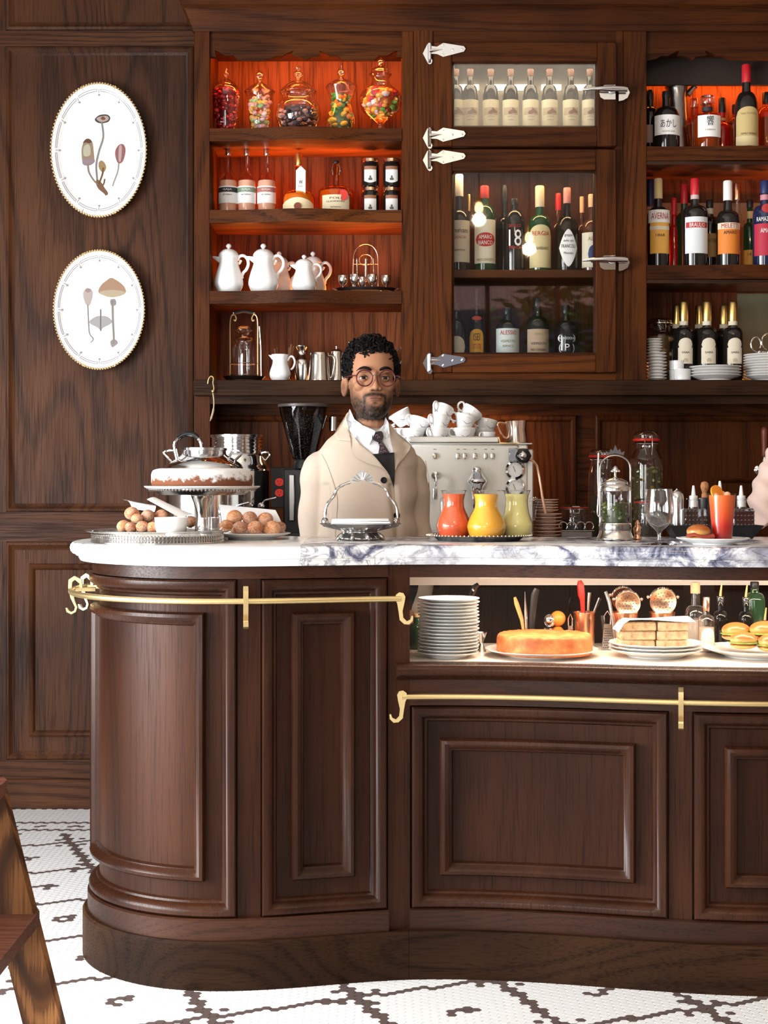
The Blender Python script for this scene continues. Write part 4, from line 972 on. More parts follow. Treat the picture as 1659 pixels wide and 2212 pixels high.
MB().lathe(smooth_profile([(26 * kk, .905 * HH), (20 * kk, .97 * HH), (4 * kk, 1.0 * HH), (3 * kk, 1.05 * HH), (0, 1.07 * HH)], 3), 24).build('lid', 'silver_dark', t)
MB().tube([(22 * kk, -.01, .80 * HH), (36 * kk, -.01, .90 * HH), (42 * kk, -.01, .88 * HH)], [.014, .008, .005], 8).build('spout', 'silver_dark', t)
b = bottle('faceted amber whisky decanter with glass stopper and white label', 1528, YQ, RA, 60, 208, 'amber_glass', 'cut_glass', .14, .60, .72, .36, [(.24, .62, .92, WHT)], [('響', .52, .17, .26, BLK), ('HIBIKI', .36, .025, .35, OLV)], liquid_m='whisky', fill=.60, seg=12, neckband=(.73, .80, 'ink'), capw=1.35)
bottle('amber bottle with clear stopper set back behind the decanter', 1500, YQ2, RA, 46, 214, 'amber_glass', 'cut_glass', .14, .56, .74, .36, [], [], liquid_m='whisky', fill=.55)
bottle('black capped bottle with yellow band behind the decanter', 1560, YQ2, RA, 40, 212, 'red_liquid', 'black', .24, .40, .62, .36, [], [], neckband=(.60, .66, cmat((.6, .5, .2))))
bottle('tall bourbon bottle with red wax top and antique picture label', 1612, YQ, RA, 50, 140, 'dark_bottle', 'red_foil', .20, .48, .72, .36, [(.06, .50, 1.2, cmat((.55, .42, .18), .7), arch_top), (.06, .17, 1.22, cmat((.70, .58, .32), .7))], [('FAMILY RESERVE', .195, .02, .7, BLK), ('Pappy Van Winkle', .42, .03, .7, OLV)])
bottle('amber whisky bottle half hidden left of the red topped one', 1588, YQ2, RA, 36, 226, 'amber_glass', 'black', .16, .62, .78, .34, [], [], liquid_m='whisky', fill=.6)
bottle('amber bottle half hidden right of the red topped one', 1655, YQ2, RA, 46, 200, 'amber_glass', 'black', .16, .62, .80, .34, [], [], liquid_m='whisky', fill=.6)
# middle row (amari)
gold = cmat((.72, .55, .28), .5)
bottle('clear bottle with blue capsule cut off by the stile', 1405, YQ2, RB, 34, 388, 'clear_glass', 'navy', .28, .54, .70, .42, [], [], liquid_m='clear_liquid', fill=.5)
bottle('black bottle with cream neck and red lettered white and orange label', 1422, YQ, RB, 48, 386, 'dark_bottle', gold, .22, .58, .70, .36, [(.50, .64, 1.2, WHT), (.16, .50, .95, cmat((.80, .42, .08), .6)), (.42, .46, .97, cream2)], [('AVERNA', .57, .07, .85, RED), ('1868', .36, .03, .4, BLK)])
bottle('slim bright red aperitif bottle with red cap', 1456, YQ2, RB, 26, 428, 'red_liquid', 'red_foil', .22, .46, .66, .46, [], [])
bottle('wide black bottle with red cap and white herb label', 1501, YQ, RB, 56, 386, 'dark_bottle', 'red_foil', .18, .60, .72, .32, [(.16, .56, 1.0, cmat((.70, .74, .76), .7)), (.44, .50, .90, RED)], [('BRAULIO', .47, .045, .62, WHT)], neckband=(.77, .82, cmat((.6, .45, .45))))
bottle('brown liqueur bottle with tan label behind the herb label bottle', 1533, YQ2, RB, 44, 432, 'dark_bottle', 'black', .10, .60, .80, .34, [(.20, .52, 1.3, cmat((.40, .24, .08), .7))], [('CENTERBE', .42, .05, .6, BLK)], neckband=(.80, .88, cream2))
bottle('black bottle with white capsule and orange label', 1572, YQ, RB, 50, 391, 'dark_bottle', 'white_paper', .22, .56, .68, .36, [(.16, .46, 1.15, cmat((.72, .22, .03), .6)), (.44, .51, 1.16, cream2)], [('MELETTI', .475, .05, .8, RED), ('AMARO', .40, .04, .6, BLK)])
bottle('clear bottle with copper capsule behind the orange label bottle', 1592, YQ2, RB, 34, 396, 'clear_glass', 'copper', .18, .50, .68, .40, [], [], liquid_m=cmat((.5, .12, .03), .2), fill=.5)
bottle('small amber bottle with orange label between two tall bottles', 1620, YQ2, RB, 36, 432, 'green_bottle', 'black', .10, .48, .72, .36, [(.04, .30, 1.2, cmat((.78, .38, .06), .6))], [('1872', .24, .04, .5, BLK)], neckband=(.74, .84, gold))
bottle('black bottle with navy cap and red label at the frame edge', 1652, YQ, RB, 52, 391, 'navy_bottle', 'navy', .14, .62, .74, .36, [(.14, .50, 1.2, cmat((.45, .02, .05), .6)), (.62, .72, .5, RED, oval)], [('RAMAZZOTTI', .55, .05, .95, WHT), ('AMARO', .42, .05, .6, WHT)], neckband=(.78, .84, cmat((.6, .25, .3))))
bottle('red capped dark bottle half hidden behind the herb label bottle', 1478, YQ2, RB, 40, 398, 'green_bottle', 'red_foil', .22, .54, .70, .36)
# bottom row: six dark wine bottles
for i, (x, top, y) in enumerate(((1477, 652, YQ), (1527, 652, YQ), (1583, 652, YQ), (1462, 660, YQ2), (1511, 660, YQ2), (1564, 660, YQ2))):
    w_ = ('front row, leftmost', 'front row, middle', 'front row, rightmost', 'back row, leftmost', 'back row, middle', 'back row, rightmost')[i]
    bottle('black wine bottle with gold capsule, %s of six' % w_, x, y, ZD, 44, top, 'dark_bottle', 'gold_foil', .24, .58, .70, .42, [(.22, .42, .75, cream2), (.38, .54, .72, cream2, oval)] if i < 3 else [], [('SABA', .36, .025, .4, BLK), ('(S)', .26, .05, .2, OLV)] if i < 3 else [], group='six black wine bottles', neckband=(.70, .77, cream2))
# clip top jar with biscuits
def clip_jar(label, px, Y, zb, w, top_py, fillcols, fillh=.8, neck=.72, rub='red', n=60, size=.012, core=None, seed=3):
    k = Y / F; R = w * k / 2; H = PZ(top_py, Y) - zb
    t = thing('clip_jar', label, 'jar', (PX(px, Y), Y, zb + .0006), 0)
    pr = smooth_profile([(R * .9, 0), (R, .02 * H), (R, .66 * H), (R * .92, .76 * H), (R * neck, .83 * H), (R * neck, .89 * H), (R * (neck + .1), .90 * H)], 3)
    MB().lathe(pr, 28).build('glass', 'clear_glass', t)
    MB().lathe([(R * (neck + .13), .905 * H), (R * (neck + .15), .91 * H), (R * (neck + .15), .925 * H), (R * (neck + .1), .93 * H)], 24).build('rubber_seal', rub, t)
    MB().lathe([(R * (neck + .1), .932 * H), (R * (neck + .11), .96 * H), (R * neck * .9, .99 * H), (R * .3, H), (0, H)], 24).build('lid', 'clear_glass', t)
    rr = R * (neck + .14); wm = MB()
    wm.tube([Vector((rr * math.cos(a), rr * math.sin(a), .88 * H)) for a in [2 * PI * i / 24 for i in range(24)]], .0016, 6, True); wm.build('wire_ring', 'silver', t)
    MB().tube([(-rr * .3, -rr * .97, .87 * H), (-rr * .25, -rr * 1.1, .95 * H), (rr * .25, -rr * 1.1, .95 * H), (rr * .3, -rr * .97, .87 * H), (rr * .2, -rr * 1.2, .78 * H), (-rr * .2, -rr * 1.2, .78 * H), (-rr * .3, -rr * .97, .87 * H)], .0016, 6).build('clip', 'silver', t)
    if core: q = [(rad_at(pr, z * H) * .84, z * H) for z in [.03 + (fillh - .03) * i / 8 for i in range(9)]]; MB().lathe(q, 20).build('contents', cmat(core, .6), t)['kind'] = 'stuff'
    if n: scatter_fill(t, pr, .03 * H, fillh * H, fillcols, n, size, 'contents', .92, seed)
    return t
clip_jar('clip top glass jar of brown biscuits behind the white saucers', 1425, YQ2, ZD, 58, 688, [(.30, .17, .06), (.38, .24, .10), (.22, .12, .05)], .72, .8, 'silver', 40, .018, (.16, .09, .04))
# saucers, ramekins and plates: stacked one by one
def plate_mesh(R, h, m='porcelain_plate', wavy=0.0, foot=.6):
    pr = [(0, .002), (R * foot * .9, .002), (R * foot * .93, 0), (R * foot, 0), (R * foot * 1.02, .003), (R * .93, h * .8), (R, h - .0006), (R * .998, h + .0012), (R * .93, h * .8 + .003), (R * foot, .0055), (0, .005)]
    return MB().lathe(pr, 40, fl=(lambda a, z: 1 + wavy * math.cos(16 * a) * (1 if z > h * .5 else 0)) if wavy else None).build('plate', m)
def plate_stack(first, n, x, y, z, dz, name, lab, cat, group, jit=.0008, rnd=random.Random(5)):
    zz = z + .0004
    for i in range(n):
        o = first if i == 0 else first.copy()
        if i: C.objects.link(o)
        o.name = name; o.location = (x + rnd.uniform(-1, 1) * jit, y + rnd.uniform(-1, 1) * jit, zz); zz += dz
        pos = 'bottom' if i == 0 else 'top' if i == n - 1 else 'second' if i == 1 else 'second last' if i == n - 2 else 'no. %d up' % (i + 1)
        tag(o, '%s, %s in its stack' % (lab, pos), cat, group)
    return zz
kq = 5.52 / F
e = plate_stack(plate_mesh(22 * kq, .010), 9, PX(1418, 5.52), 5.52, ZD, .0115, 'saucer', 'small white saucer by the right stile', 'saucer', 'stack of saucers by the stile')
e = plate_stack(plate_mesh(17 * kq, .010), 5, PX(1414, 5.52), 5.52, e, .0095, 'dish', 'tiny white dish on top of the saucers', 'dish', 'tiny dishes on the saucer stack')
def ramekin(label, px, Y, zb, w, h):
    R = w * Y / F / 2
    o = MB().lathe([(R * .85, 0), (R * .95, .003), (R * .97, h * .9), (R, h * .93), (R, h), (R * .9, h), (R * .86, .006), (0, .005)], 40, fl=lambda a, z: 1 + .012 * math.cos(22 * a)).build('ramekin', 'porcelain')
    o.location = (PX(px, Y), Y, zb + .0005); return tag(o, label, 'ramekin', 'white ramekins on the lowest right shelf')
ramekin('white fluted ramekin in front of the wine bottles', 1474, 5.49, ZD, 38, .041)
ramekin('white fluted ramekin, lower of two beside the saucers', 1463, 5.545, ZD, 36, .041); ramekin('white fluted ramekin, upper of two beside the saucers', 1463, 5.545, ZD + .0412, 36, .034)
plate_stack(plate_mesh(55 * kq, .018), 4, PX(1545, 5.49), 5.49, ZD, .0105, 'dinner_plate', 'white dinner plate below the black wine bottles', 'plate', 'four plates below the wine bottles')
e = plate_stack(plate_mesh(55 * kq, .018), 9, PX(1662, 5.51), 5.51, ZD, .0095, 'dinner_plate', 'white plate at the right frame edge', 'plate', 'plates at the right frame edge')
t = thing('wire_basket', 'curly silver wire stand lying on the white plate stack', 'wire stand', (PX(1648, 5.51), 5.51, e + .012), 0)
for i, (a, b, r) in enumerate(((-18, 20, 15), (8, 26, 17), (30, 20, 15))):
    MB().tube([Vector((a * kq + r * kq * .7 * math.cos(q), -.02 + .01 * i, b * kq + r * kq * math.sin(q))) for q in [-.6 + 5.2 * j / 22 for j in range(23)]], .0028, 8).build('loop', 'silver', t)
for a in (-12, 8, 24): MB().ball((a * kq, -.03, 0.004), .009, seg=12, rings=8).build('ball_foot', 'silver', t)
MB().tube([(-.035, -.03, .004), (.05, -.03, .004)], .003, 8).build('base_bar', 'silver', t)
# ---------------------------------------------------------------- on the marble worktop
def sugar_mat(name, base, sugar, amt):
    m = mat(name, base, .8); t = NT(m); v = t.coord((1, 1, 1)); a = t.noise(v, 28, 4, .6); b = t.noise(v, 260, 2, .6)
    f = t.math('ADD', t.math('MULTIPLY', a, .6), t.math('MULTIPLY', b, .55))
    fac = t.ramp(f, [(.52 - amt * .12, (0, 0, 0)), (.70 - amt * .12, (1, 1, 1))])
    t.link(t.mix(fac, base, sugar), t.b.inputs['Base Color']); t.bump(b, .3, .002); return m
for i, (b_, s_) in enumerate((((.42, .13, .035), (.66, .40, .27)), ((.52, .18, .05), (.70, .42, .26)), ((.34, .12, .05), (.58, .36, .26)))): sugar_mat('doughnut_%d' % i, b_, s_, .35)
def dough(label, px, py, r, Y, i, group, zmin):
    k = Y / F; R = r * k; z = max(PZ(py, Y), zmin + R * .9 + .0005)
    rnd = random.Random(i * 7 + int(px)); mb = MB().ball((0, 0, 0), R, R, R * .9, 20, 14)
    mb.v = [tuple(Vector(q) * (1 + .06 * (noise.noise(Vector(q) * 45 + Vector((i, 0, 0)))) + (.03 * math.exp(-((q[2] / R) ** 2) * 60)))) for q in mb.v]
    o = mb.build('doughnut', 'doughnut_%d' % (i % 3)); o.location = (PX(px, Y), Y, z); o.rotation_euler = (rnd.uniform(-.4, .4), rnd.uniform(-.4, .4), rnd.random() * 6)
    return tag(o, label, 'doughnut', group)
# gallery tray on the round end
TY = 3.945; TX = PX(341, TY); ZTR = 1.104
t = thing('gallery_tray', 'round silver tray with pierced gallery rim on the counter end', 'tray', (TX, TY, ZT + .0004), 0)
hz = ZTR - ZT
MB().lathe([(0, hz - .003), (.168, hz - .003), (.170, hz + .004), (.188, hz + .0085), (.1885, hz + .010), (.169, hz + .007), (.166, hz), (0, hz)], 64).build('tray_top', 'silver', t)
MB().lathe([(.168, 0), (.171, 0), (.171, .003), (.168, .003)], 64).build('foot_ring', 'silver', t)
MB().lathe([(.162, 0), (.162, hz)], 64).build('inner_wall', 'silver_dark', t)
gal = MB()
for k in range(120):
    a = 2 * PI * k / 120; c, s_ = math.cos(a) * .1685, math.sin(a) * .1685
    c2, s2 = math.cos(a + .026) * .1685, math.sin(a + .026) * .1685
    gal.tube([(c, s_, .002), (c2, s2, hz * .5), (c, s_, hz)], .0011, 5); gal.tube([(c2, s2, .002), (c, s_, hz * .5), (c2, s2, hz)], .0011, 5)
gal.build('pierced_gallery', 'silver', t)['kind'] = 'stuff'
DL = [(285, 1109, 16, 3.93), (296, 1121, 13, 3.88), (319, 1115, 15.5, 3.90), (350, 1115, 16, 3.92), (267, 1137, 15, 3.86), (283, 1140, 13, 3.83), (308, 1138, 14, 3.82), (329, 1139, 13, 3.82), (390, 1114, 14, 3.97), (411, 1127, 14, 3.96), (352, 1137, 14, 3.90), (300, 1136, 15, 3.96), (335, 1136, 15, 3.97), (385, 1137, 15, 3.98)]
DN = ['topmost at the left', 'small one near the top left', 'at the top beside the napkin', 'half behind the white cup top', 'leftmost at the bottom', 'second from left at the bottom', 'third from left at the bottom', 'touching the white cup', 'between the napkins', 'rightmost behind the glass', 'low behind the white cup', 'hidden low in the back left', 'hidden low in the back middle', 'hidden low behind the cup']
for i, (a, b, c, y) in enumerate(DL): dough('sugared doughnut ball on the silver tray, ' + DN[i], a, b, c, y, i, 'doughnut balls on the silver tray', ZTR)
def sheet(name, label, pts, grp=None, th=.0012, n=10, cat='napkin', m='napkin', sag=.006):
    """folded paper: bilinear patch of 4 corners with a curl"""
    A, B, Cc, D = [Vector(p) for p in pts]; P = []; Nn = (B - A).cross(D - A).normalized()
    for i in range(n + 1):
        u = i / n; P.append([A * (1 - u) * (1 - v) + B * u * (1 - v) + Cc * u * v + D * (1 - u) * v + Nn * sag * math.sin(PI * v) * (1 - .5 * u) for v in [j / n for j in range(n + 1)]])
    top_ = [[p for p in r] for r in P]; mb = MB(); mb.grid(top_); mb.grid([[p + Nn * th for p in r] for r in P])
    o = mb.build(name, m); return tag(o, label, cat, grp)
def W3(px, py, Y): return (PX(px, Y), Y, PZ(py, Y))
sheet('napkin', 'left folded white paper cone on the silver tray', [W3(266, 1080, 3.99), W3(336, 1093, 3.92), W3(334, 1106, 3.96), W3(285, 1099, 4.03)], 'paper cones on the tray', sag=.008)
sheet('napkin', 'right folded white paper cone on the silver tray', [W3(317, 1079, 3.97), W3(393, 1121, 3.86), W3(420, 1112, 3.95), W3(345, 1086, 4.03)], 'paper cones on the tray', sag=.010)
t = thing('cup', 'plain white porcelain cup on the silver tray', 'cup', (PX(368, 3.80), 3.815, ZTR + .0004), 0)
hh = PZ(1120, 3.80) - ZTR; R_ = 36 * 3.8 / F
MB().lathe(smooth_profile([(R_ * .82, 0), (R_ * .86, .004), (R_ * .95, hh * .5), (R_ * 1.0, hh), (R_ * .96, hh), (R_ * .9, hh * .5), (R_ * .78, .006), (0, .005)], 3), 40).build('body', 'porcelain', t)
lettering(t, 'Sant', .020, .006, (-.012, 0, hh * .45), cmat((.35, .42, .5)), R_ * .97)
MB().tube([(R_ * .0 + R_ * .97 * math.sin(a * 1.0 - .33), -R_ * .975 * math.cos(a - .33), hh * .45 + .0065 * math.sin(q)) for q, a in [(2 * PI * i / 24, .36 * math.cos(2 * PI * i / 24)) for i in range(24)]], .0005, 4, True).build('oval_mark', cmat((.35, .42, .5)), t)
t = thing('glass_cup', 'small clear glass cup beside the white cup', 'glass', (PX(447, 3.83), 3.835, ZTR + .0004), 0)
R_ = 27 * 3.83 / F; hh = PZ(1118, 3.83) - ZTR
MB().lathe([(0, .004), (R_ * .80, .004), (R_ * .8, 0), (R_ * .9, .0), (R_ * .98, .008), (R_, hh), (R_ * .94, hh), (R_ * .9, .012), (0, .012)], 32).build('body', 'clear_glass', t)
MB().tube([Vector((x, 0, z)) for x, z in smooth_profile([(R_ * .95, hh * .8), (R_ * 1.2, hh * .8), (R_ * 1.25, hh * .5), (R_ * .98, hh * .3)], 3)], .0025, 8).build('handle', 'clear_glass', t)
# cake stand with a dusted cake
KY = 4.20; kk = KY / F; zc = PZ(1050, KY)
t = thing('cake_stand', 'tall silver pedestal cake stand at the end of the bar', 'cake stand', (PX(437, KY), KY, ZT + .0004), 0)
h = zc - ZT
MB().lathe(smooth_profile([(.060, 0), (.060, .004), (.035, .012), (.020, .03), (.016, .06), (.020, .085), (.030, h - .032), (.034, h - .026), (.060, h - .022)], 4), 40).build('pedestal', 'silver', t)
MB().lathe([(0, h - .024), (.120, h - .024), (.128, h - .016), (.130, h - .011), (0, h - .011)], 56).build('apron', 'silver_dark', t)
MB().lathe([(0, h - .010), (.150, h - .008), (.158, h - .003), (.159, h), (.152, h - .001), (.14, h - .004), (0, h - .005)], 64).build('plate', 'porcelain_plate', t)
bd = MB()
for k in range(90): a = 2 * PI * k / 90; bd.ball((.146 * math.cos(a), .146 * math.sin(a), h - .0115), .003, seg=6, rings=4)
bd.build('beading', 'silver', t)['kind'] = 'stuff'
m = mat('dusted_cake', (.16, .05, .02), .85); q = NT(m); v = q.coord(); nz = q.noise(v, 38, 5, .65)
sx = q.new('ShaderNodeSeparateXYZ'); tc = q.new('ShaderNodeTexCoord'); q.link(tc.outputs['Object'], sx.inputs[0])
fac = q.ramp(q.math('ADD', q.math('MULTIPLY', sx.outputs[2], 11.0), q.math('MULTIPLY', nz, .85)), [(.62, (0, 0, 0)), (.78, (1, 1, 1))])
fac2 = fac
q.link(q.mix(fac, (.17, .055, .022), (.86, .86, .86)), q.b.inputs['Base Color']); q.bump(nz, .4, .004)
ck = MB().lathe(smooth_profile([(.128, 0), (.136, .004), (.139, .02), (.136, .040), (.124, .050), (.08, .052), (0, .052)], 4), 64)
ck.v = [(x * (1 + .012 * noise.noise(Vector((x, y, z)) * 40)), y * (1 + .012 * noise.noise(Vector((x, y, z)) * 40)), z + .002 * noise.noise(Vector((x, y, 3)) * 60)) if z > .002 else (x, y, z) for x, y, z in ck.v]
o = ck.build('cake', 'dusted_cake'); o.location = (PX(436, KY), KY, zc + .0005 - .004); tag(o, 'round chocolate cake dusted white with icing sugar', 'cake')
# doughnut plate
PY = 4.13; kk = PY / F
o = plate_mesh(.106, .016); o.name = 'plate'; o.location = (PX(543, PY), PY, ZT + .0005); tag(o, 'white plate under the doughnut balls left of the barista', 'plate')
DL = [(507, 1117, 17.5, 4.12), (540, 1120, 17, 4.12), (573, 1122, 17, 4.13), (488, 1136, 15, 4.09), (519, 1140, 15.5, 4.07), (551, 1140, 17, 4.07), (588, 1142, 19, 4.09), (604, 1139, 14, 4.16), (510, 1138, 16, 4.16), (545, 1138, 16, 4.16), (575, 1138, 16, 4.17)]
DN = ['top row left', 'top row middle', 'top row right', 'bottom row leftmost', 'bottom row second, golden', 'bottom row third', 'bottom row right, largest', 'far right edge', 'hidden row left', 'hidden row middle', 'hidden row right']
for i, (a, b, c, y) in enumerate(DL): dough('sugared doughnut ball on the white plate, ' + DN[i], a, b, c, y, i + 1, 'doughnut balls on the plate', ZT + .006)
sheet('napkin', 'white napkin draped behind the doughnut plate', [W3(473, 1090, 4.17), W3(595, 1102, 4.17), W3(616, 1150, 4.17), W3(480, 1150, 4.20)], sag=.012)
# silver bride's basket with napkins
BY = 4.05; kb = BY / F
t = thing('silver_basket', 'ornate footed silver basket with arched handle in front of the barista', 'basket', (PX(779, BY), BY, ZT + .0004), 0)
zp = lambda py: PZ(py, BY) - ZT
MB().lathe(smooth_profile([(20 * kb, zp(1150)), (40 * kb, zp(1147)), (70 * kb, zp(1140)), (84 * kb, zp(1133)), (86 * kb, zp(1131)), (70 * kb, zp(1136)), (40 * kb, zp(1143)), (0, zp(1146))], 4), 72, sy=.75, fl=lambda a, z: 1 + .025 * math.cos(14 * a) * (1 if z > zp(1142) else .2)).build('bowl', 'silver_dark', t)
ft = MB().lathe(smooth_profile([(44 * kb, zp(1166)), (47 * kb, zp(1163)), (40 * kb, zp(1156)), (34 * kb, zp(1150)), (36 * kb, zp(1147))], 4), 72, sy=.75, fl=lambda a, z: 1 + .03 * math.cos(24 * a) + .02 * math.cos(9 * a + z * 300))
ft.build('foot', 'silver_dark', t)
for a in (200, 250, 290, 340, 30, 150):
    ca, sa = math.cos(math.radians(a)), math.sin(math.radians(a))
    MB().tube([(40 * kb * ca, 30 * kb * sa, zp(1152)), (49 * kb * ca, 37 * kb * sa, zp(1160)), (55 * kb * ca, 41 * kb * sa, .002)], [.004, .006, .003], 8).build('scroll_foot', 'silver', t)
hp = smooth_profile([(-76, 1134), (-77, 1116), (-73, 1092), (-58, 1072), (-52, 1058), (-38, 1048), (-22, 1042)], 4)
MB().tube([Vector((a * kb, 0, zp(b))) for a, b in hp], [.0030 + .0014 * math.sin(i * .9) ** 2 for i in range(len(hp))], 8).build('handle', 'silver', t)
MB().tube([Vector(((-a + 3) * kb, 0, zp(b))) for a, b in hp], [.0030 + .0014 * math.sin(i * .9) ** 2 for i in range(len(hp))], 8).build('handle', 'silver', t)
for s_ in (-1, 1): MB().ball((s_ * 77 * kb, 0, zp(1128)), .010, .008, .013, 12, 8).build('handle_joint', 'silver_dark', t)
cr = [(-24, 1045), (-26, 1036), (-20, 1031), (-18, 1026), (-10, 1023), (-8, 1020), (0, 1015), (8, 1020), (10, 1023), (18, 1026), (20, 1031), (26, 1036), (24, 1045), (10, 1040), (0, 1039), (-10, 1040)]
o = MB().poly([((a + 4) * kb, -.003, zp(b)) for a, b in cr], (0, .006, 0)).build('crest', 'silver_dark', t)
sc = MB()
for i in range(9):
    a = PI * (i + .5) / 9; sc.tube([(4 * kb + 6 * kb * math.cos(a), -.004, zp(1040) + 4 * kb * math.sin(a)), (4 * kb + 22 * kb * math.cos(a), -.005, zp(1041) + 20 * kb * math.sin(a))], .0016, 6)
sc.build('crest_scrollwork', 'silver', o)
for i, dz in enumerate((0, .006, .012)):
    o = MB().box(-.080 + i * .002, .080 - i * .003, -.045, .045, 0, .0055, .0015).build('napkin', 'napkin'); o.location = (PX(780, BY), BY, ZT + zp(1143) + .010 + dz); o.rotation_euler = (0, 0, (-.02, .015, 0)[i])
    tag(o, 'folded white napkin in the silver basket, %s of three' % ('lowest', 'middle', 'top')[i], 'napkin', 'napkins in the silver basket')
# juice tray with three jugs
JY = 4.03; kj = JY / F
t = thing('juice_tray', 'oval silver tray under the three juice jugs', 'tray', (PX(1034, JY), JY, ZT + .0004), 0)
MB().lathe([(.105, 0), (.108, .001), (.118, .010), (.140, .0125), (.141, .0140), (.116, .012), (.108, .006), (0, .006)], 64, sy=.72).build('dish', 'silver_dark', t)
rm = MB()
for k in range(80): a = 2 * PI * k / 80; rm.ball((.140 * math.cos(a), .101 * math.sin(a), .0145), .0026, seg=6, rings=4)
rm.build('beaded_rim', 'silver', t)['kind'] = 'stuff'
glass('jug_glass', (.97, .97, .97), power=1.6)
def jug(label, px, Y, col, rb, rr, hs=1):
    k = Y / F; zb = ZT + .0068; H = PZ(1060, Y) - zb
    t = thing('juice_jug', label, 'jug', (PX(px, Y), Y, zb), 0, 'juice jugs on the silver tray')
    pr = [(rb * .62, 0), (rb * .85, .03), (rb, .22), (rb * .98, .32), (rb * .80, .50), (rr * .86, .64), (rr * .82, .78), (rr * .90, .90), (rr, 1.0)]
    P = smooth_profile([(a * k, b * H) for a, b in pr], 4)
    lt = .95
    lq = [(r * .955, max(z, .003)) for r, z in P if z <= lt * H]
    MB().lathe(lq + [(0, lq[-1][1])], 40).build('juice', mat('juice_%d' % px, col, .35, coat=.1, sss=0).name, t)
    MB().lathe(P, 40).build('glass', 'jug_glass', t)
    MB().tube([Vector((r * math.cos(a) * rr * k, math.sin(a) * rr * k, H)) for r, a in [(1 + .12 * math.exp(-((2 * PI * i / 36 - PI) ** 2) * 6), 2 * PI * i / 36) for i in range(36)]], .0014, 6, True).build('rim', 'clear_glass', t)
    MB().tube([Vector((x * k, 0, z * H)) for x, z in smooth_profile([(rr * .9, .80), (rr * 1.5, .82), (rb * 1.12, .62), (rb * 1.05, .42), (rb * .9, .40)], 4)], .0045, 8).build('handle', 'clear_glass', t)
    return t
jug('glass jug of red orange juice', 980, 4.045, (.80, .11, .035), 37, 27).rotation_euler[2] = 2.2
jug('glass jug of bright orange yellow juice, in front', 1050, 3.985, (.92, .44, .03), 42, 30).rotation_euler[2] = 1.2
jug('glass jug of pale lemon juice', 1116, 4.055, (.86, .80, .30), 35, 29)
# silver pickle caster on the bar
SY = 4.06; ks = SY / F; zs = lambda py: PZ(py, SY) - ZT
t = thing('olive_caster', 'tall silver jar caster with glass cylinder of green olives', 'caster', (PX(1329, SY), SY, ZT + .0004), 0)
MB().lathe(smooth_profile([(38 * ks, 0), (40 * ks, .004), (36 * ks, .016), (34 * ks, .028), (34 * ks, zs(1131)), (32 * ks, zs(1129))], 4), 40).build('base', 'silver', t)
MB().lathe([(34.6 * ks, zs(1146)), (35 * ks, zs(1145)), (35 * ks, zs(1133)), (34.6 * ks, zs(1132))], 40).build('engraved_band', 'silver_dark', t)
P = [(30 * ks, zs(1129)), (31 * ks, zs(1127)), (31 * ks, zs(1064)), (30 * ks, zs(1060))]
MB().lathe(P, 36).build('cylinder', 'clear_glass', t)
MB().lathe([(26 * ks, zs(1128)), (26 * ks, zs(1087)), (0, zs(1086))], 20).build('contents', cmat((.035, .05, .012), .4), t)['kind'] = 'stuff'
scatter_fill(t, P, zs(1126), zs(1086), [(.08, .11, .02), (.05, .08, .015), (.12, .14, .03)], 70, .0085, 'olives', .93, 4)
MB().lathe(smooth_profile([(33 * ks, zs(1061)), (33.5 * ks, zs(1057)), (32 * ks, zs(1050)), (28 * ks, zs(1046)), (27 * ks, zs(1041)), (14 * ks, zs(1034)), (4 * ks, zs(1031)), (3 * ks, zs(1022)), (7 * ks, zs(1017)), (5 * ks, zs(1010)), (0, zs(1006))], 3), 36).build('lid', 'silver', t)
for a in (0, 72, 144, 216, 288): MB().ball((8 * ks * math.cos(math.radians(a)), 8 * ks * math.sin(math.radians(a)), zs(1018)), .0035, seg=8, rings=5).build('finial_leaf', 'silver', t)
arch = [(-33, 1131)] + [(-33, y) for y in (1100, 1060, 1020)] + [(33 * math.cos(a), 1012 - 28 * math.sin(a)) for a in [PI - PI * i / 12 for i in range(13)]] + [(33, y) for y in (1020, 1060, 1100, 1131)]
MB().tube([(a * ks, 0, zs(b)) for a, b in arch], .0028, 8).build('handle', 'silver_dark', t)
c2 = [(-18, 984), (-20, 975), (-13, 978), (-10, 970), (-5, 974), (0, 961), (5, 974), (10, 970), (13, 978), (20, 975), (18, 984), (0, 980)]
MB().poly([(a * ks, -.002, zs(b)) for a, b in c2], (0, .004, 0)).build('crest', 'silver_dark', t)
MB().tube([Vector((a * ks, -.034, zs(b))) for a, b in smooth_profile([(-40, 980), (-41, 1020), (-40, 1070), (-42, 1110), (-34, 1118), (-38, 1136)], 3)], .0024, 8).build('tongs', 'silver', t)
# wine glass
GY = 3.78; kg = GY / F; zg = lambda py: PZ(py, GY) - ZT
t = thing('wine_glass', 'empty stemmed wine glass near the counter edge', 'glass', (PX(1424, GY), GY, ZT + .0004), 0)
MB().lathe(smooth_profile([(0, .0035), (14 * kg, .004), (38 * kg, .0015), (40 * kg, .0008), (38 * kg, 0)], 3), 36).build('foot', 'clear_glass', t)
MB().lathe(smooth_profile([(7 * kg, .004), (4.5 * kg, .012), (4.5 * kg, zg(1152)), (8 * kg, zg(1146)), (22 * kg, zg(1132)), (31 * kg, zg(1112)), (32 * kg, zg(1095)), (29 * kg, zg(1070)), (27.5 * kg, zg(1058)), (26.9 * kg, zg(1058)), (28.4 * kg, zg(1071)), (31 * kg, zg(1096)), (29 * kg, zg(1113)), (20 * kg, zg(1131)), (0, zg(1139))], 4), 36).build('bowl', 'clear_glass', t)
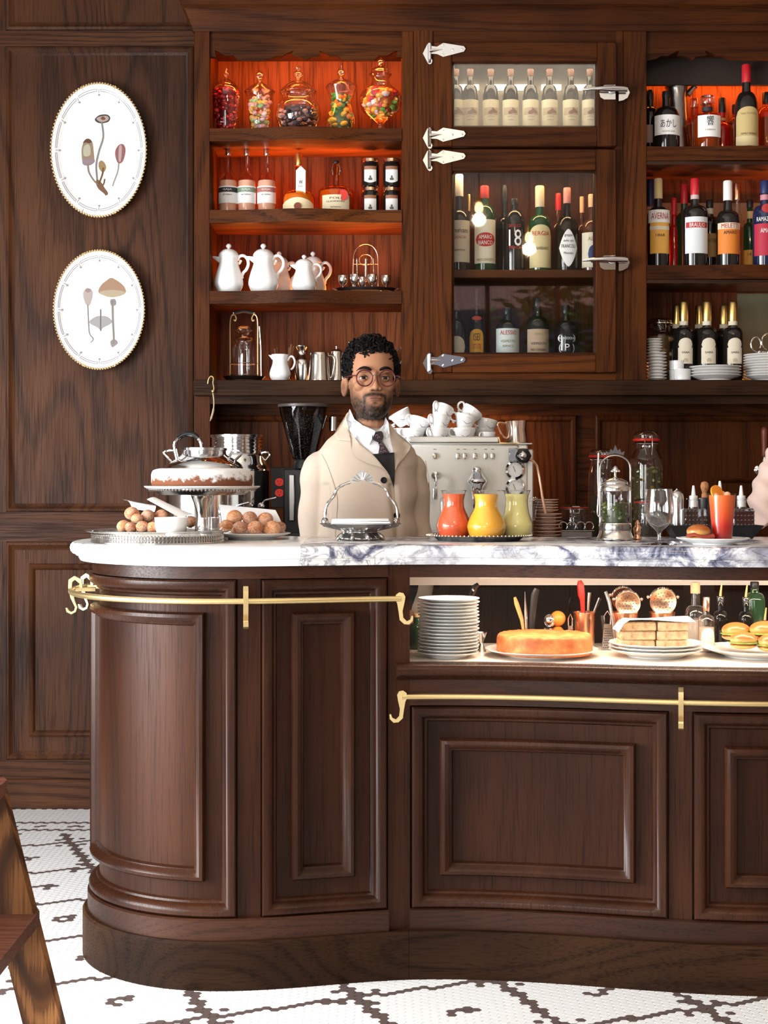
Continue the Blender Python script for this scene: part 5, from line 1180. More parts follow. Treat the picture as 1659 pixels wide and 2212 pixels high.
o = MB().lathe(smooth_profile([(9 * kg, 0), (10 * kg, .003), (7 * kg, .012), (9 * kg, .02), (9.5 * kg, .03), (6 * kg, .037), (5 * kg, .040), (6 * kg, .043), (2.5 * kg, .050), (0, .053)], 3), 20).build('pepper_pot', 'copper')
o.location = (PX(1377, 4.1), 4.1, ZT + .0005); tag(o, 'tiny copper pepper pot beside the silver caster', 'pepper pot')
# plate with sandwich and orange drink
QY = 3.785; kq2 = QY / F
o = plate_mesh(.090, .016, 'porcelain', .012, .55); o.name = 'plate'; o.location = (PX(1540, QY), QY, ZT + .0005); tag(o, 'white fluted plate carrying a sandwich and an orange drink', 'plate')
t = thing('sandwich', 'bacon sandwich in a glazed bun on the white plate', 'sandwich', (PX(1510, QY), QY + .005, ZT + .0066), 0)
mat('bun', (.58, .26, .06), .35, coat=.2); m = MAT['bun']; q = NT(m); tc = q.new('ShaderNodeTexCoord'); sx = q.new('ShaderNodeSeparateXYZ'); q.link(tc.outputs['Normal'], sx.inputs[0])
q.link(q.mix(q.ramp(q.math('MULTIPLY_ADD', sx.outputs[2], .5, .5), [(.42, (0, 0, 0)), (.72, (1, 1, 1))]), (.60, .33, .10), (.36, .105, .018)), q.b.inputs['Base Color'])
MB().ball((0, 0, .012), .030, .028, .010, 24, 10).build('lower_bun', 'bun', t)
MB().ball((0, 0, .026), .030, .028, .018, 24, 12).build('upper_bun', 'bun', t)
for i in range(3): MB().tube([(-.034 + i * .004, -.02 + i * .006, .016), (-.015, -.026 + i * .004, .020), (.010, -.027, .013), (.034, -.022 + i * .01, .017 - i * .003)], .006, 8, flat=.35).build('bacon', cmat(((.30, .05, .03), (.42, .12, .07), (.35, .07, .04))[i], .35), t)
t = thing('orange_drink', 'tall glass of orange red cocktail with an orange slice', 'drink', (PX(1562, QY), QY + .012, ZT + .0068), 0)
m = mat('cocktail', (.75, .12, .02), .25, coat=.3); q = NT(m); tc = q.new('ShaderNodeTexCoord'); sx = q.new('ShaderNodeSeparateXYZ'); q.link(tc.outputs['Object'], sx.inputs[0])
q.link(q.ramp(q.math('MULTIPLY', sx.outputs[2], 9.0), [(.05, (.22, .006, .005)), (.35, (.45, .018, .007)), (.65, (.72, .09, .018)), (1.0, (.78, .15, .03))]), q.b.inputs['Base Color'])
hh = PZ(1066, QY) - ZT - .0068
MB().lathe([(21 * kq2, 0), (22.5 * kq2, .004), (29.5 * kq2, hh), (28.7 * kq2, hh), (21 * kq2, .006), (0, .006)], 32).build('glass', 'lens_glass', t)
MB().lathe([(20.6 * kq2, .0065), (28.2 * kq2, hh * .965), (0, hh * .965)], 32).build('cocktail', 'cocktail', t)
o = MB().lathe([(0, 0), (.017, 0), (.0175, .002), (.017, .004), (0, .004)], 24, (-.016, -.008, hh + .002), rot=Matrix.Rotation(1.2, 3, 'X') @ Matrix.Rotation(.5, 3, 'Y')).build('orange_slice', cmat((.85, .45, .12), .5), t)
MB().lathe([(.0176, -.0003), (.0186, 0), (.0186, .004), (.0176, .0043)], 24, (-.016, -.008, hh + .002), rot=Matrix.Rotation(1.2, 3, 'X') @ Matrix.Rotation(.5, 3, 'Y')).build('peel', cmat((.85, .28, .02), .4), t)
for a, b in ((.004, .006), (.012, -.004), (-.004, .010)): MB().ball((a, b, hh * .965), .009, seg=10, rings=6).build('ice', cmat((.85, .45, .28), .2), t)
# bar tray with bitters bottles
RY = 4.20; kr = RY / F
t = thing('bar_tray', 'shallow black tray holding the bitters bottles', 'tray', (PX(1540, RY), RY, ZT + .0004), 0)
x0, x1 = PX(1440, RY) - PX(1540, RY), PX(1640, RY) - PX(1540, RY)
MB().box(x0 + .02, x1 - .03, -.05, .05, 0, .004).build('base', 'black', t)
for s_, y0_ in ((1, -.055), (-1, .055)): MB().add([(x0 + .02, y0_ * .9, 0), (x1 - .03, y0_ * .9, 0), (x1, y0_ * 1.05, .036), (x0, y0_ * 1.05, .036), (x0 + .02, y0_ * .9 + s_ * .003, 0), (x1 - .03, y0_ * .9 + s_ * .003, 0), (x1, y0_ * 1.05 + s_ * .003, .036), (x0, y0_ * 1.05 + s_ * .003, .036)], [(0, 1, 2, 3), (7, 6, 5, 4), (3, 2, 6, 7), (0, 4, 5, 1)]).build('side', 'black', t)
for xa, xb in ((x0 + .02, x0), (x1 - .03, x1)): MB().add([(xa, -.05, 0), (xa, .05, 0), (xb, .057, .036), (xb, -.057, .036)], [(0, 1, 2, 3)]).build('end', 'black', t)
def bitters(label, px, Y, lm, hgt=0):
    k = Y / F; zb = ZT + .0046; t = thing('bitters_bottle', label, 'bottle', (PX(px, Y), Y, zb), 0, 'cut glass bitters bottles')
    w_ = .030; h_ = PZ(1098 - hgt, Y) - zb
    MB().box(-w_, w_, -w_, w_, 0, h_, .004).build('glass', 'cut_glass', t)
    if lm: MB().box(-w_ + .004, w_ - .004, -w_ + .004, w_ - .004, .005, h_ * .9, .003).build('contents', lm, t)
    st = MB()
    for i in range(6):
        for j in range(6):
            x = -w_ + .005 + i * (2 * w_ - .01) / 5; z = .008 + j * (h_ - .016) / 5; q_ = .0046
            st.add([(x - q_, -w_, z), (x, -w_, z - q_), (x + q_, -w_, z), (x, -w_, z + q_), (x, -w_ - .003, z)], [(0, 1, 4), (1, 2, 4), (2, 3, 4), (3, 0, 4)])
            st.add([(w_, x - q_, z), (w_, x, z - q_), (w_, x + q_, z), (w_, x, z + q_), (w_ + .003, x, z)], [(0, 1, 4), (1, 2, 4), (2, 3, 4), (3, 0, 4)])
    st.build('diamond_cut', 'cut_glass', t, ang=5)
    MB().lathe([(.014, h_), (.013, h_ + .012), (.013, h_ + .022), (.019, h_ + .025), (.019, h_ + .028), (.012, h_ + .029)], 20).build('neck', 'clear_glass', t)
    MB().lathe([(.0115, h_ + .004), (.0115, h_ + .034), (.006, h_ + .036)], 16).build('stopper', 'porcelain_plate', t)
    MB().lathe([(.006, h_ + .036), (.0045, h_ + .05), (.003, h_ + .062), (0, h_ + .063)], 12).build('pourer', 'white_paper', t)
bitters('clear cut glass bitters bottle left of the orange drink', 1498, 4.19, None)
bitters('cut glass bitters bottle hidden behind the orange drink', 1555, 4.20, None, 10)
bitters('cut glass bitters bottle of dark red liquid', 1601, 4.19, cmat((.06, .004, .008), .2))
o = MB().lathe(smooth_profile([(14 * kr, 0), (15 * kr, .003), (15 * kr, PZ(1092, 4.27) - ZT), (15 * kr, PZ(1075, 4.27) - ZT), (11 * kr, PZ(1064, 4.27) - ZT), (3 * kr, PZ(1059, 4.27) - ZT), (2 * kr, PZ(1057, 4.27) - ZT), (0, PZ(1055, 4.27) - ZT)], 4), 28).build('cocktail_shaker', 'steel')
o.location = (PX(1462, 4.27), 4.27, ZT + .0005); tag(o, 'brushed steel cocktail shaker behind the wine glass', 'shaker')
t = thing('muddler', 'black muddler with turned wooden knob beside the bitters', 'muddler', (PX(1522, 4.275), 4.275, ZT + .0005), 0)
MB().lathe([(.017, 0), (.019, .003), (.018, PZ(1076, 4.275) - ZT), (0, PZ(1075, 4.275) - ZT)], 20).build('body', 'black', t)
MB().lathe(smooth_profile([(.009, PZ(1075, 4.275) - ZT), (.0085, PZ(1069, 4.275) - ZT), (.007, PZ(1064, 4.275) - ZT), (.0115, PZ(1053, 4.275) - ZT), (.009, PZ(1043, 4.275) - ZT), (0, PZ(1040, 4.275) - ZT)], 4), 20).build('knob', 'light_wood', t)
# ---------------------------------------------------------------- back counter: espresso machine and cups
EY = 4.96; ke = EY / F
ex = lambda px: PX(px, EY) - PX(1030, EY)
ez = lambda py: PZ(py, EY) - ZB
t = thing('espresso_machine', 'cream and steel espresso machine behind the barista', 'espresso machine', (PX(1030, EY), EY, ZB), 0)
mat('enamel', (.76, .75, .69), .35)
MB().box(ex(888), ex(1140), 0, .36, .03, ez(960), .006).build('body', 'enamel', t)
MB().box(ex(1136), ex(1153), .01, .35, .03, ez(970), .004).build('side_panel', 'steel_brushed', t)
for x in (900, 1130):
    for y in (.04, .32): MB().lathe([(.018, 0), (.015, .032)], 14, (ex(x), y, 0)).build('foot', 'black', t)
MB().box(ex(884), ex(1077), -.008, .36, ez(956), ez(943), .003).build('cup_rail', 'brass_lacquer' if False else 'steel_brushed', t)
MB().box(ex(884), ex(1150), .0, .36, ez(960), ez(957), .001).build('cup_deck', 'steel_brushed', t)
MB().tube([(ex(1077), -.006, ez(944)), (ex(1080), -.006, ez(957)), (ex(1115), -.006, ez(959)), (ex(1120), .0, ez(966))], .0025, 6).build('rail_wire', 'brass_lacquer', t)
for i, x in enumerate((939, 989, 1004, 1026, 1049, 1064)):
    s_ = MB().lathe([(0, 0), (.0062, 0), (.0062, .006), (0, .007)], 20, (ex(x), 0, ez(985)), sy=1.0, rot=Matrix.Scale(1.7, 3, Vector((0, 0, 1))) @ Matrix.Rotation(PI / 2, 3, 'X')).build('rocker_switch', 'chrome', t)
    MB().box(ex(x) - .0035, ex(x) + .0035, -.010, -.0065, ez(985) - .006, ez(985) + .006, .001).build('switch_face', 'cream_paper', s_)
    MB().box(ex(x) - .004, ex(x) + .005, -.0008, .001, ez(971), ez(970)).build('printed_mark', 'ink', t)
def gauge(py):
    g = MB().lathe([(0, 0), (20.5 * ke, 0), (20.5 * ke, .008), (16 * ke, .012), (15 * ke, .009), (15 * ke, .006), (0, .006)], 32, (ex(1112), -.001, ez(py)), rot=Matrix.Rotation(PI / 2, 3, 'X')).build('gauge', 'chrome', t)
    MB().lathe([(0, 0), (15 * ke, 0), (15 * ke, .001), (0, .001)], 28, (ex(1112), -.0075, ez(py)), rot=Matrix.Rotation(PI / 2, 3, 'X')).build('dial', 'white_paper', g)
    MB().tube([(ex(1108), -.0095, ez(py) + .012), (ex(1113), -.0095, ez(py) - .007)], .0008, 5).build('needle', 'ink', g)
    for k in range(9):
        a = PI * 1.25 - PI * 1.5 * k / 8; MB().tube([(ex(1112) + 12 * ke * math.cos(a), -.009, ez(py) + 12 * ke * math.sin(a)), (ex(1112) + 14 * ke * math.cos(a), -.009, ez(py) + 14 * ke * math.sin(a))], .0005, 4).build('dial_mark', 'ink', g)
gauge(1015); gauge(1053)
# hot water tap, group head, steam wand
w_ = MB().lathe([(0, 0), (8 * ke, 0), (8 * ke, .006), (0, .008)], 20, (ex(940), 0, ez(1027)), rot=Matrix.Rotation(PI / 2, 3, 'X')).build('water_tap', 'chrome', t)
MB().tube([Vector((ex(a), -.01 - b * .001, ez(c))) for a, b, c in ((940, 0, 1027), (941, 14, 1026), (941, 20, 1034), (940, 20, 1050))], .0045, 8).build('tap_pipe', 'chrome', w_)
MB().lathe([(.008, 0), (.009, .004), (.0085, .035), (0, .037)], 14, (ex(939), -.03, ez(1079))).build('tap_nozzle', 'steel', w_)
g = MB().lathe(smooth_profile([(11 * ke, ez(1078)), (13 * ke, ez(1056)), (22 * ke, ez(1042)), (21 * ke, ez(1036)), (11 * ke, ez(1022)), (11 * ke, ez(1018)), (9 * ke, ez(1010)), (0, ez(1006))], 3), 28, (ex(1028), -.045, 0)).build('group_head', 'chrome', t)
MB().box(ex(1019), ex(1037), -.075, -.01, ez(1056), ez(1019), .004).build('group_cover', 'steel', g)
MB().tube([(ex(1028), -.05, ez(1075)), (ex(1026), -.10, ez(1082)), (ex(1024), -.17, ez(1092))], [.010, .010, .013], 10).build('portafilter_handle', 'black', g)
k_ = MB().lathe(smooth_profile([(9 * ke, -.0), (16 * ke, .006), (17 * ke, .016), (14 * ke, .026), (9 * ke, .028)], 3), 12, (ex(1128), -.02, ez(985)), rot=Matrix.Rotation(PI / 2, 3, 'X'), fl=lambda a, z: 1 + .05 * math.cos(6 * a)).build('steam_knob', 'black_gloss', t)
MB().ball((ex(1127), -.046, ez(985)), 9.5 * ke, seg=16, rings=10).build('knob_cap', 'chrome', k_)
MB().box(ex(1098), ex(1118), -.02, .02, ez(997), ez(968), .003).build('valve_block', 'steel', k_)
MB().tube([Vector((ex(a), -.03 - c * .0, ez(b))) for a, b, c in ((1135, 990, 0), (1150, 996, 0), (1158, 1006, 0), (1163, 1030, 0), (1169, 1070, 0), (1176, 1108, 0))], .0045, 8).build('steam_wand', 'rose_metal', t)
MB().box(ex(895), ex(1130), -.13, .0, .0, .05, .004).build('drip_tray', 'steel', t)
# cups
mat('cup_ink', (.10, .06, .07), .6)
def cup(small=False):
    s_ = .72 if small else 1.0
    t = thing('coffee_cup', 'x', 'cup', (0, 0, 0), 0, 'coffee cups on the espresso machine')
    R = .036 * s_; h = .048 * s_
    P = smooth_profile([(R * .56, 0), (R * .60, .002), (R * .72, h * .25), (R * .93, h * .7), (R, h), (R * .96, h), (R * .88, h * .7), (R * .6, h * .2), (0, .004)], 3)
    MB().lathe(P, 32).build('body', 'porcelain', t)
    MB().tube([Vector((-x, 0, z)) for x, z in smooth_profile([(R * .92, h * .82), (R * 1.12, h * .98), (R * 1.38, h * .90), (R * 1.45, h * .66), (R * 1.28, h * .46), (R * 1.02, h * .42), (R * .86, h * .44)], 4)], .0034 * s_, 8).build('handle', 'porcelain', t)
    MB().tube([Vector((-x, 0, z)) for x, z in ((R * 1.2, h * .48), (R * 1.1, h * .30), (R * .95, h * .28))], .0026 * s_, 6).build('handle_tail', 'porcelain', t)
    pts = []
    for i in range(28):
        a = 2 * PI * i / 28; u = .50 * math.cos(a) * (1 + .08 * math.cos(4 * a)); z = h * .62 + h * .19 * math.sin(a) * (1 + .10 * math.cos(4 * a)); rr = R * (.72 + .28 * (z / h - .25) / .75) * 1.012
        pts.append((rr * math.sin(u), -rr * math.cos(u), z))
    MB().tube(pts, .0010 * s_, 4, True).build('logo_outline', 'cup_ink', t)
    V, Fc = text_mesh('Pavarini', 1.0); xs = [q.x for q in V]; ys = [q.y for q in V]; out = []
    for q in V:
        u = ((q.x - min(xs)) / (max(xs) - min(xs)) - .5) * .78; z = h * .62 + ((q.y - min(ys)) / (max(ys) - min(ys)) - .5) * h * .16; rr = R * (.72 + .28 * (z / h - .25) / .75) * 1.014
        out.append((rr * math.sin(u), -rr * math.cos(u), z))
    MB().add(out, Fc).build('logo_lettering', 'cup_ink', t)
    return t
cA = cup(); cB = cup(True)
deck = ZB + ez(957) + .001
CY = 5.02; kc2 = CY / F
# px, py of cup foot centre, Y, tilt, turn, label, small
CUPS = [(895, None, 5.03, 0, .35, 'lower cup of the left stack beside the barista', 0), (899, 915, 5.03, .35, .5, 'upper tilted cup of the left stack', 0), (868, None, 5.05, 0, .9, 'cup half hidden behind the barista shoulder', 0), (876, 898, 5.06, -.5, .2, 'tipped cup half hidden behind the barista', 0),
        (947, None, 4.995, 0, .75, 'lowest cup of the tall middle stack', 0), (946, 912, 5.0, .18, .8, 'second cup of the tall middle stack', 0), (949, 889, 5.0, .5, .9, 'topmost tilted cup of the middle stack', 0),
        (1004, None, 4.99, 0, .0, 'front cup with its logo facing straight out', 0), (1000, 908, 5.02, .25, .2, 'second cup of the right stack', 0), (1004, 891, 5.03, .65, .3, 'tilted top cup of the right stack', 0),
        (1054, None, 5.0, 0, .7, 'small espresso cup beside the steel pitcher', 1), (1047, 918, 5.08, .2, .5, 'cup set back above the small espresso cup', 0), (1046, None, 5.09, 0, .5, 'cup set back behind the small espresso cup', 0), (925, None, 5.11, 0, .3, 'back row cup between the left stacks', 0), (975, None, 5.11, 0, .3, 'back row cup between the right stacks', 0)]
usedA = usedB = False
for px, py, y, tilt, turn, lb_, sm in CUPS:
    src = cB if sm else cA
    first_ = not (usedB if sm else usedA)
    o = src if first_ else copy_tree(src)
    if sm: usedB = True
    else: usedA = True
    z = deck if py is None else PZ(py + 20, y)
    o.location = (PX(px, y), y, z); o.rotation_euler = (0, tilt, turn); o['label'] = 'white logo coffee cup, ' + lb_
t = thing('milk_pitcher', 'steel milk pitcher on the right of the espresso machine', 'pitcher', (PX(1117, 5.02), 5.02, deck), 0)
hh = PZ(909, 5.02) - deck; R_ = 23 * kc2
MB().lathe([(R_ * .98, 0), (R_, .003), (R_ * .92, hh * .6), (R_ * 1.05, hh), (R_ * 1.0, hh), (R_ * .86, hh * .6), (R_ * .9, .006), (0, .006)], 32).build('body', cmat((.82, .66, .55), .16, 1.0), t)  # copper reflection on the steel is put into its colour
MB().tube([Vector((-x, 0, z)) for x, z in smooth_profile([(R_ * .95, hh * .9), (R_ * 1.7, hh * .95), (R_ * 1.75, hh * .75), (R_ * 1.35, hh * .35), (R_ * .95, hh * .25)], 4)], .0035, 8).build('handle', 'rose_metal', t)
t.rotation_euler = (0, -.05, .2)
# saucers beside the machine
mat('saucer_pink', (.72, .52, .42), .35)
kk = 5.06 / F
e = plate_stack(plate_mesh(33 * kk, .008, 'saucer_pink'), 9, PX(1181, 5.06), 5.06, ZB, .0115, 'saucer', 'coffee saucer right of the espresso machine', 'saucer', 'lower saucers by the machine')
plate_stack(plate_mesh(29 * kk, .008, 'saucer_pink'), 5, PX(1177, 5.06), 5.06, e + .001, .0085, 'saucer', 'smaller coffee saucer on the pile', 'saucer', 'upper saucers by the machine')
# jars
clip_jar('low dark clip top jar with red rubber seal', 1240, 5.12, ZB, 58, 1090, [(.02, .015, .01)], .6, .9, 'red', 0, core=(.012, .008, .006))
clip_jar('tall clip top jar of pickled peppers', 1396, 5.25, ZB, 72, 931, [(.13, .11, .03), (.17, .13, .035), (.09, .09, .02)], .66, .66, 'red', 150, .013, (.05, .045, .012), 8)
clip_jar('tall clip top jar behind the silver caster', 1300, 5.28, ZB, 60, 970, [(.12, .10, .03), (.1, .08, .03)], .5, .8, 'red', 30, .014, (.03, .025, .01), 9)
clip_jar('small clip top jar behind the wine glass', 1398, 5.0, ZB, 56, 1077, [(.05, .05, .02), (.08, .06, .02)], .6, .85, 'red', 24, .012, (.025, .02, .01), 10)
t = thing('sugar_stand', 'small scrolled silver wire stand in front of the dark jar', 'wire stand', (PX(1245, 4.98), 4.98, ZB + .0005), 0)
ksg = 4.98 / F
MB().box(-.05, .05, -.02, .02, 0, .045, .003).build('packet_tray', 'silver_dark', t)
for a in (-30, -12, 8, 26): MB().tube([Vector((a * ksg + 9 * ksg * math.cos(q), -.022, .062 + 9 * ksg * math.sin(q))) for q in [-.8 + 4.6 * j / 14 for j in range(15)]], .0016, 6).build('scroll', 'silver', t)
MB().tube([(-.05, -.022, .046), (.055, -.022, .046)], .002, 6).build('rail', 'silver', t)
# beer tap
t = thing('beer_tap', 'beer tap with red brown wooden handle at the right edge', 'tap', (PX(1651, 5.64), 5.64, PZ(1015, 5.64)), 0)
kt2 = 5.3 / F
MB().tube([(0, 0, .0), (0, YI - 5.64 - .001, .0)], .012, 12).build('shank', 'chrome', t)
MB().lathe([(.020, 0), (.020, .006), (.012, .010)], 16, (0, YI - 5.64 - .003, 0), rot=Matrix.Rotation(PI / 2, 3, 'X')).build('flange', 'chrome', t)
MB().lathe(smooth_profile([(.006, -.012), (.012, .0), (.013, .02), (.008, .03), (.009, .036), (.005, .05)], 3), 16).build('valve', 'chrome', t)
MB().tube([(0, 0, 0), (-.002, -.03, -.004), (0, -.034, -.04)], [.010, .009, .007], 10).build('spout', 'brass', t)
MB().lathe(smooth_profile([(.008, .05), (.010, .055), (.0105, .10), (.0125, .135), (.0115, .15), (.006, .158), (0, .159)], 3), 16).build('handle', cmat((.22, .05, .03), .35), t)
# power outlet
t = thing('power_outlet', 'black outlet plate with two red sockets on the splashback', 'outlet', (PX(604, YI), YI - .003, PZ(1053, YI)), 0)
MB().box(-.055, .055, -.006, .0, -.075, .075, .002).build('plate', 'black', t)
for s_ in (-1, 1):
    o = MB().lathe([(0, 0), (.0165, 0), (.0165, .003), (0, .003)], 20, (0, -.006, s_ * .020), rot=Matrix.Scale(.9, 3, Vector((0, 0, 1))) @ Matrix.Rotation(PI / 2, 3, 'X')).build('socket', 'red', t)
    for a in (-1, 1): MB().box(a * .006 - .0012, a * .006 + .0012, -.0096, -.0085, s_ * .020, s_ * .020 + .007).build('slot', 'ink', o)
    MB().ball((0, -.0088, s_ * .020 - .007), .0022, seg=8, rings=5).build('earth_hole', 'ink', o)
# grinder
GRY = 5.2; kg2 = GRY / F; gz = lambda py: PZ(py, GRY) - ZB
t = thing('coffee_grinder', 'coffee grinder with clear cone hopper full of dark beans', 'grinder', (PX(657, GRY), GRY, ZB), 0)
MB().box(-.07, .10, -.03, .16, 0, gz(1012), .006).build('body', 'black', t)
MB().box(-.050, -.030, -.045, -.031, gz(1125), gz(1025), .003).build('front_plate', 'silver_dark', t)
MB().box(-.08, .10, -.10, .16, 0, .035, .004).build('base', 'black', t)
MB().lathe([(.040, gz(1012)), (.036, gz(1000)), (.030, gz(990))], 28).build('collar', 'black', t)
hp_ = [(24 * kg2, gz(992)), (30 * kg2, gz(975)), (52 * kg2, gz(893)), (54 * kg2, gz(880))]
MB().lathe(hp_, 36).build('hopper', 'smoke_glass', t)
mb_ = MB().lathe([(22 * kg2, gz(991)), (28 * kg2, gz(974)), (48.5 * kg2, gz(897)), (0, gz(895))], 36)
bm_ = mat('coffee_beans', (.02, .010, .006), .35); q = NT(bm_); vo = q.new('ShaderNodeTexVoronoi'); vo.inputs['Scale'].default_value = 130; q.link(q.coord(), vo.inputs['Vector']); q.bump(vo.outputs['Distance'], .9, .006); q.link(q.ramp(vo.outputs['Distance'], [(.0, (.055, .028, .016)), (.6, (.006, .003, .002))]), q.b.inputs['Base Color'])
mb_.build('beans', 'coffee_beans', t)['kind'] = 'stuff'
MB().lathe([(55 * kg2, gz(880)), (57 * kg2, gz(879)), (57 * kg2, gz(874)), (40 * kg2, gz(872)), (0, gz(872))], 36).build('hopper_lid', cmat((.06, .045, .04), .4), t)
MB().lathe([(9 * kg2, gz(930)), (9 * kg2, gz(900)), (0, gz(899))], 16, (62 * kg2, .02, 0)).build('dosing_post', 'chrome', t)
# steel drums
def drum(label, px, Y, w, y_sh, y_neck, y_top, wn, lid, tap):
    k = Y / F; z = lambda py: PZ(py, Y) - ZB; R = w * k / 2
    t = thing('steel_drum', label, 'drum', (PX(px, Y), Y, ZB + .0005), 0, 'polished steel oil drums')
    MB().lathe(smooth_profile([(R * .97, 0), (R, .006), (R, z(y_sh + 30)), (R * .99, z(y_sh + 12)), (R * .90, z(y_sh)), (wn * k / 2 * 1.1, z(y_neck)), (wn * k / 2, z(y_neck - 4))], 4), 44).build('body', 'chrome', t)
    P = [(wn * k / 2, z(y_neck))]
    n_ = 5
    for i in range(n_): a = y_neck - (y_neck - y_top - 6) * (i + .5) / n_; P += [(wn * k / 2, z(a + 1.5)), (wn * k / 2 * 1.03, z(a)), (wn * k / 2, z(a - 1.5))]
    MB().lathe(P + [(wn * k / 2, z(y_top + 6))], 40).build('ribbed_neck', 'chrome', t)
    MB().lathe([(wn * k / 2 * 1.04, z(y_top + 6)), (wn * k / 2 * 1.06, z(y_top + 5)), (wn * k / 2 * 1.06, z(y_top)), (wn * k / 2 * .8, z(y_top - 1)), (0, z(y_top - 1))], 40).build('lid', 'steel', t)
    for s_ in (-1, 1):
        MB().tube([Vector((s_ * a * R, -.02, z(b))) for a, b in smooth_profile([(.78, y_sh - 3), (.98, y_sh - 22), (.75, y_sh - 26), (.66, y_sh - 10)], 3)], .004, 8).build('carry_handle', 'chrome', t)
    tx, ty = tap; x = PX(tx, Y - R) - PX(px, Y); zt = PZ(ty, Y - R) - ZB
    o = MB().ball((x, -R - .012, zt), .014, seg=14, rings=10).build('tap', 'steel', t)
    MB().tube([(x * .9, -R * .92, zt), (x, -R - .012, zt)], .007, 8).build('tap_pipe', 'steel', o)
    MB().tube([(x, -R - .014, zt + .006), (x + .012, -R - .02, zt + .020), (x + .05, -R - .02, zt + .030)], .0035, 8).build('tap_lever', 'steel', o)
    MB().tube([(x, -R - .014, zt), (x + .004, -R - .016, zt - .05)], .005, 8).build('tap_spout', 'steel', o)
    return t
drum('front polished steel drum with black grip behind the cake', 440, 4.98, 172, 1000, 984, 968, 96, 1, (505, 1106))
t = drum('rear polished steel drum with ribbed wide neck', 513, 5.32, 146, 1004, 984, 940, 110, 0, (566, 1094))
g = thing('lid_grip', 'black grip handle standing on the front steel drum lid', 'handle', (PX(412, 4.96), 4.96, PZ(966, 4.96) - .002), 0) if False else None
d_ = bpy.data.objects['steel_drum']; kd2 = 4.98 / F
zz = lambda py: PZ(py, 4.98) - ZB
MB().tube([Vector(((a - 440) * kd2, -.06, zz(b))) for a, b in smooth_profile([(390, 998), (384, 975), (383, 958), (392, 946)], 3)] , .0055, 8).build('grip_bracket', 'chrome', d_)
MB().tube([Vector(((a - 440) * kd2, -.06, zz(b))) for a, b in smooth_profile([(436, 1000), (440, 975), (439, 958), (430, 946)], 3)] , .0055, 8).build('grip_bracket', 'chrome', d_)
MB().tube([Vector(((a - 440) * kd2, -.06, zz(b))) for a, b in smooth_profile([(390, 948), (400, 941), (412, 939), (424, 941), (433, 949)], 3)] , .0085, 10).build('grip', 'black_gloss', d_)
# ---------------------------------------------------------------- glass display case
ZK = .7866
strip('case_lamp', .12, .95, 3.90, 1.028, 5.0, (1.0, .78, .58), .05, False, 0.15)
strip('case_lamp.001', .95, 1.6, 3.85, 1.028, 3.8, (1.0, .78, .58), .05, False, 0.15)
def case_plate(label, px, Y, r, wavy=0.0, h=.016, m='porcelain_plate', z=ZK):
    o = plate_mesh(r * Y / F, h, m, wavy); o.name = 'plate'; o.location = (PX(px, Y), Y, z + .0004); tag(o, label, 'plate'); return o
fp = plate_mesh(66 * 3.935 / F, .014, 'porcelain_plate', .006)
plate_stack(fp, 17, PX(969, 3.935), 3.935, ZK, .0086, 'plate', 'white plate at the left of the display case', 'plate', 'plate stack in the display case', .0015)
case_plate('broad white plate under the orange cake', 1170, 3.965, 122, .01, .018)
m = mat('orange_cake', (.72, .24, .06), .6); q = NT(m); nz = q.noise(q.coord(), 30, 5, .6); q.link(q.ramp(nz, [(.35, (.46, .11, .025)), (.55, (.66, .20, .055)), (.75, (.80, .38, .13))]), q.b.inputs['Base Color']); q.bump(nz, .35, .004)
ck = MB().lathe(smooth_profile([(.118, 0), (.123, .004), (.124, .03), (.121, .047), (.11, .051), (.06, .052), (0, .052)], 4), 60)
ck.v = [(x, y, z + (.003 * noise.noise(Vector((x, y, 0)) * 60) if z > .03 else 0)) for x, y, z in ck.v]
o = ck.build('cake', 'orange_cake'); o.location = (PX(1176, 3.965), 3.965, ZK + .0066); tag(o, 'flat round orange cake in the display case', 'cake')
for i in range(3):
    case_plate('scalloped white plate under the bread, %s of three' % ('lowest', 'middle', 'top')[i], 1416, 3.95, 100, .02, .020, z=ZK + i * .0085)['group'] = 'scalloped plates under the bread'
mat('bread', (.62, .40, .22), .8); q = NT(MAT['bread']); nz = q.noise(q.coord(), 90, 3, .6); q.link(q.ramp(nz, [(.3, (.42, .24, .11)), (.55, (.66, .45, .26))]), q.b.inputs['Base Color'])
zb0 = ZK + .017 + .0066
for c, (a, b) in enumerate(((1342, 1417), (1420, 1487))):
    for r in range(3):
        y0 = 3.90; w_ = (PX(b, y0) - PX(a, y0)); o = MB().box(-w_ / 2, w_ / 2, -.035, .035, 0, .0225, .003).build('bread_slab', 'bread')
        o.location = (PX((a + b) / 2, y0) + .002 * (r - 1), y0 + .035 + .003 * r, zb0 + r * .0228 + .0003); o.rotation_euler = (0, 0, .02 * (r - 1))
        tag(o, 'thick bread slab, %s row of the %s pile' % (('bottom', 'middle', 'top')[r], ('left', 'right')[c]), 'bread', 'bread slabs in the display case')
zt_ = zb0 + 3 * .0228 + .001
n_ = 14; P = []
for i in range(n_ + 1):
    u = i / n_; x = PX(1334 + 166 * u, 3.9); P.append([(x, 3.885 + .10 * v, zt_ + .004 + .003 * math.sin(u * 5 + v * 3) - (.030 * max(0, .10 - u) / .10)) for v in [j / 6 for j in range(7)]])
pm = MB(); pm.grid(P); pm.grid([[(x, y, z + .0012) for x, y, z in r] for r in P]); tag(pm.build('parchment', 'napkin'), 'white parchment sheet lying over the bread piles', 'paper')
case_plate('broad white plate of sandwiches at the right edge', 1640, 3.95, 122, .01, .022)
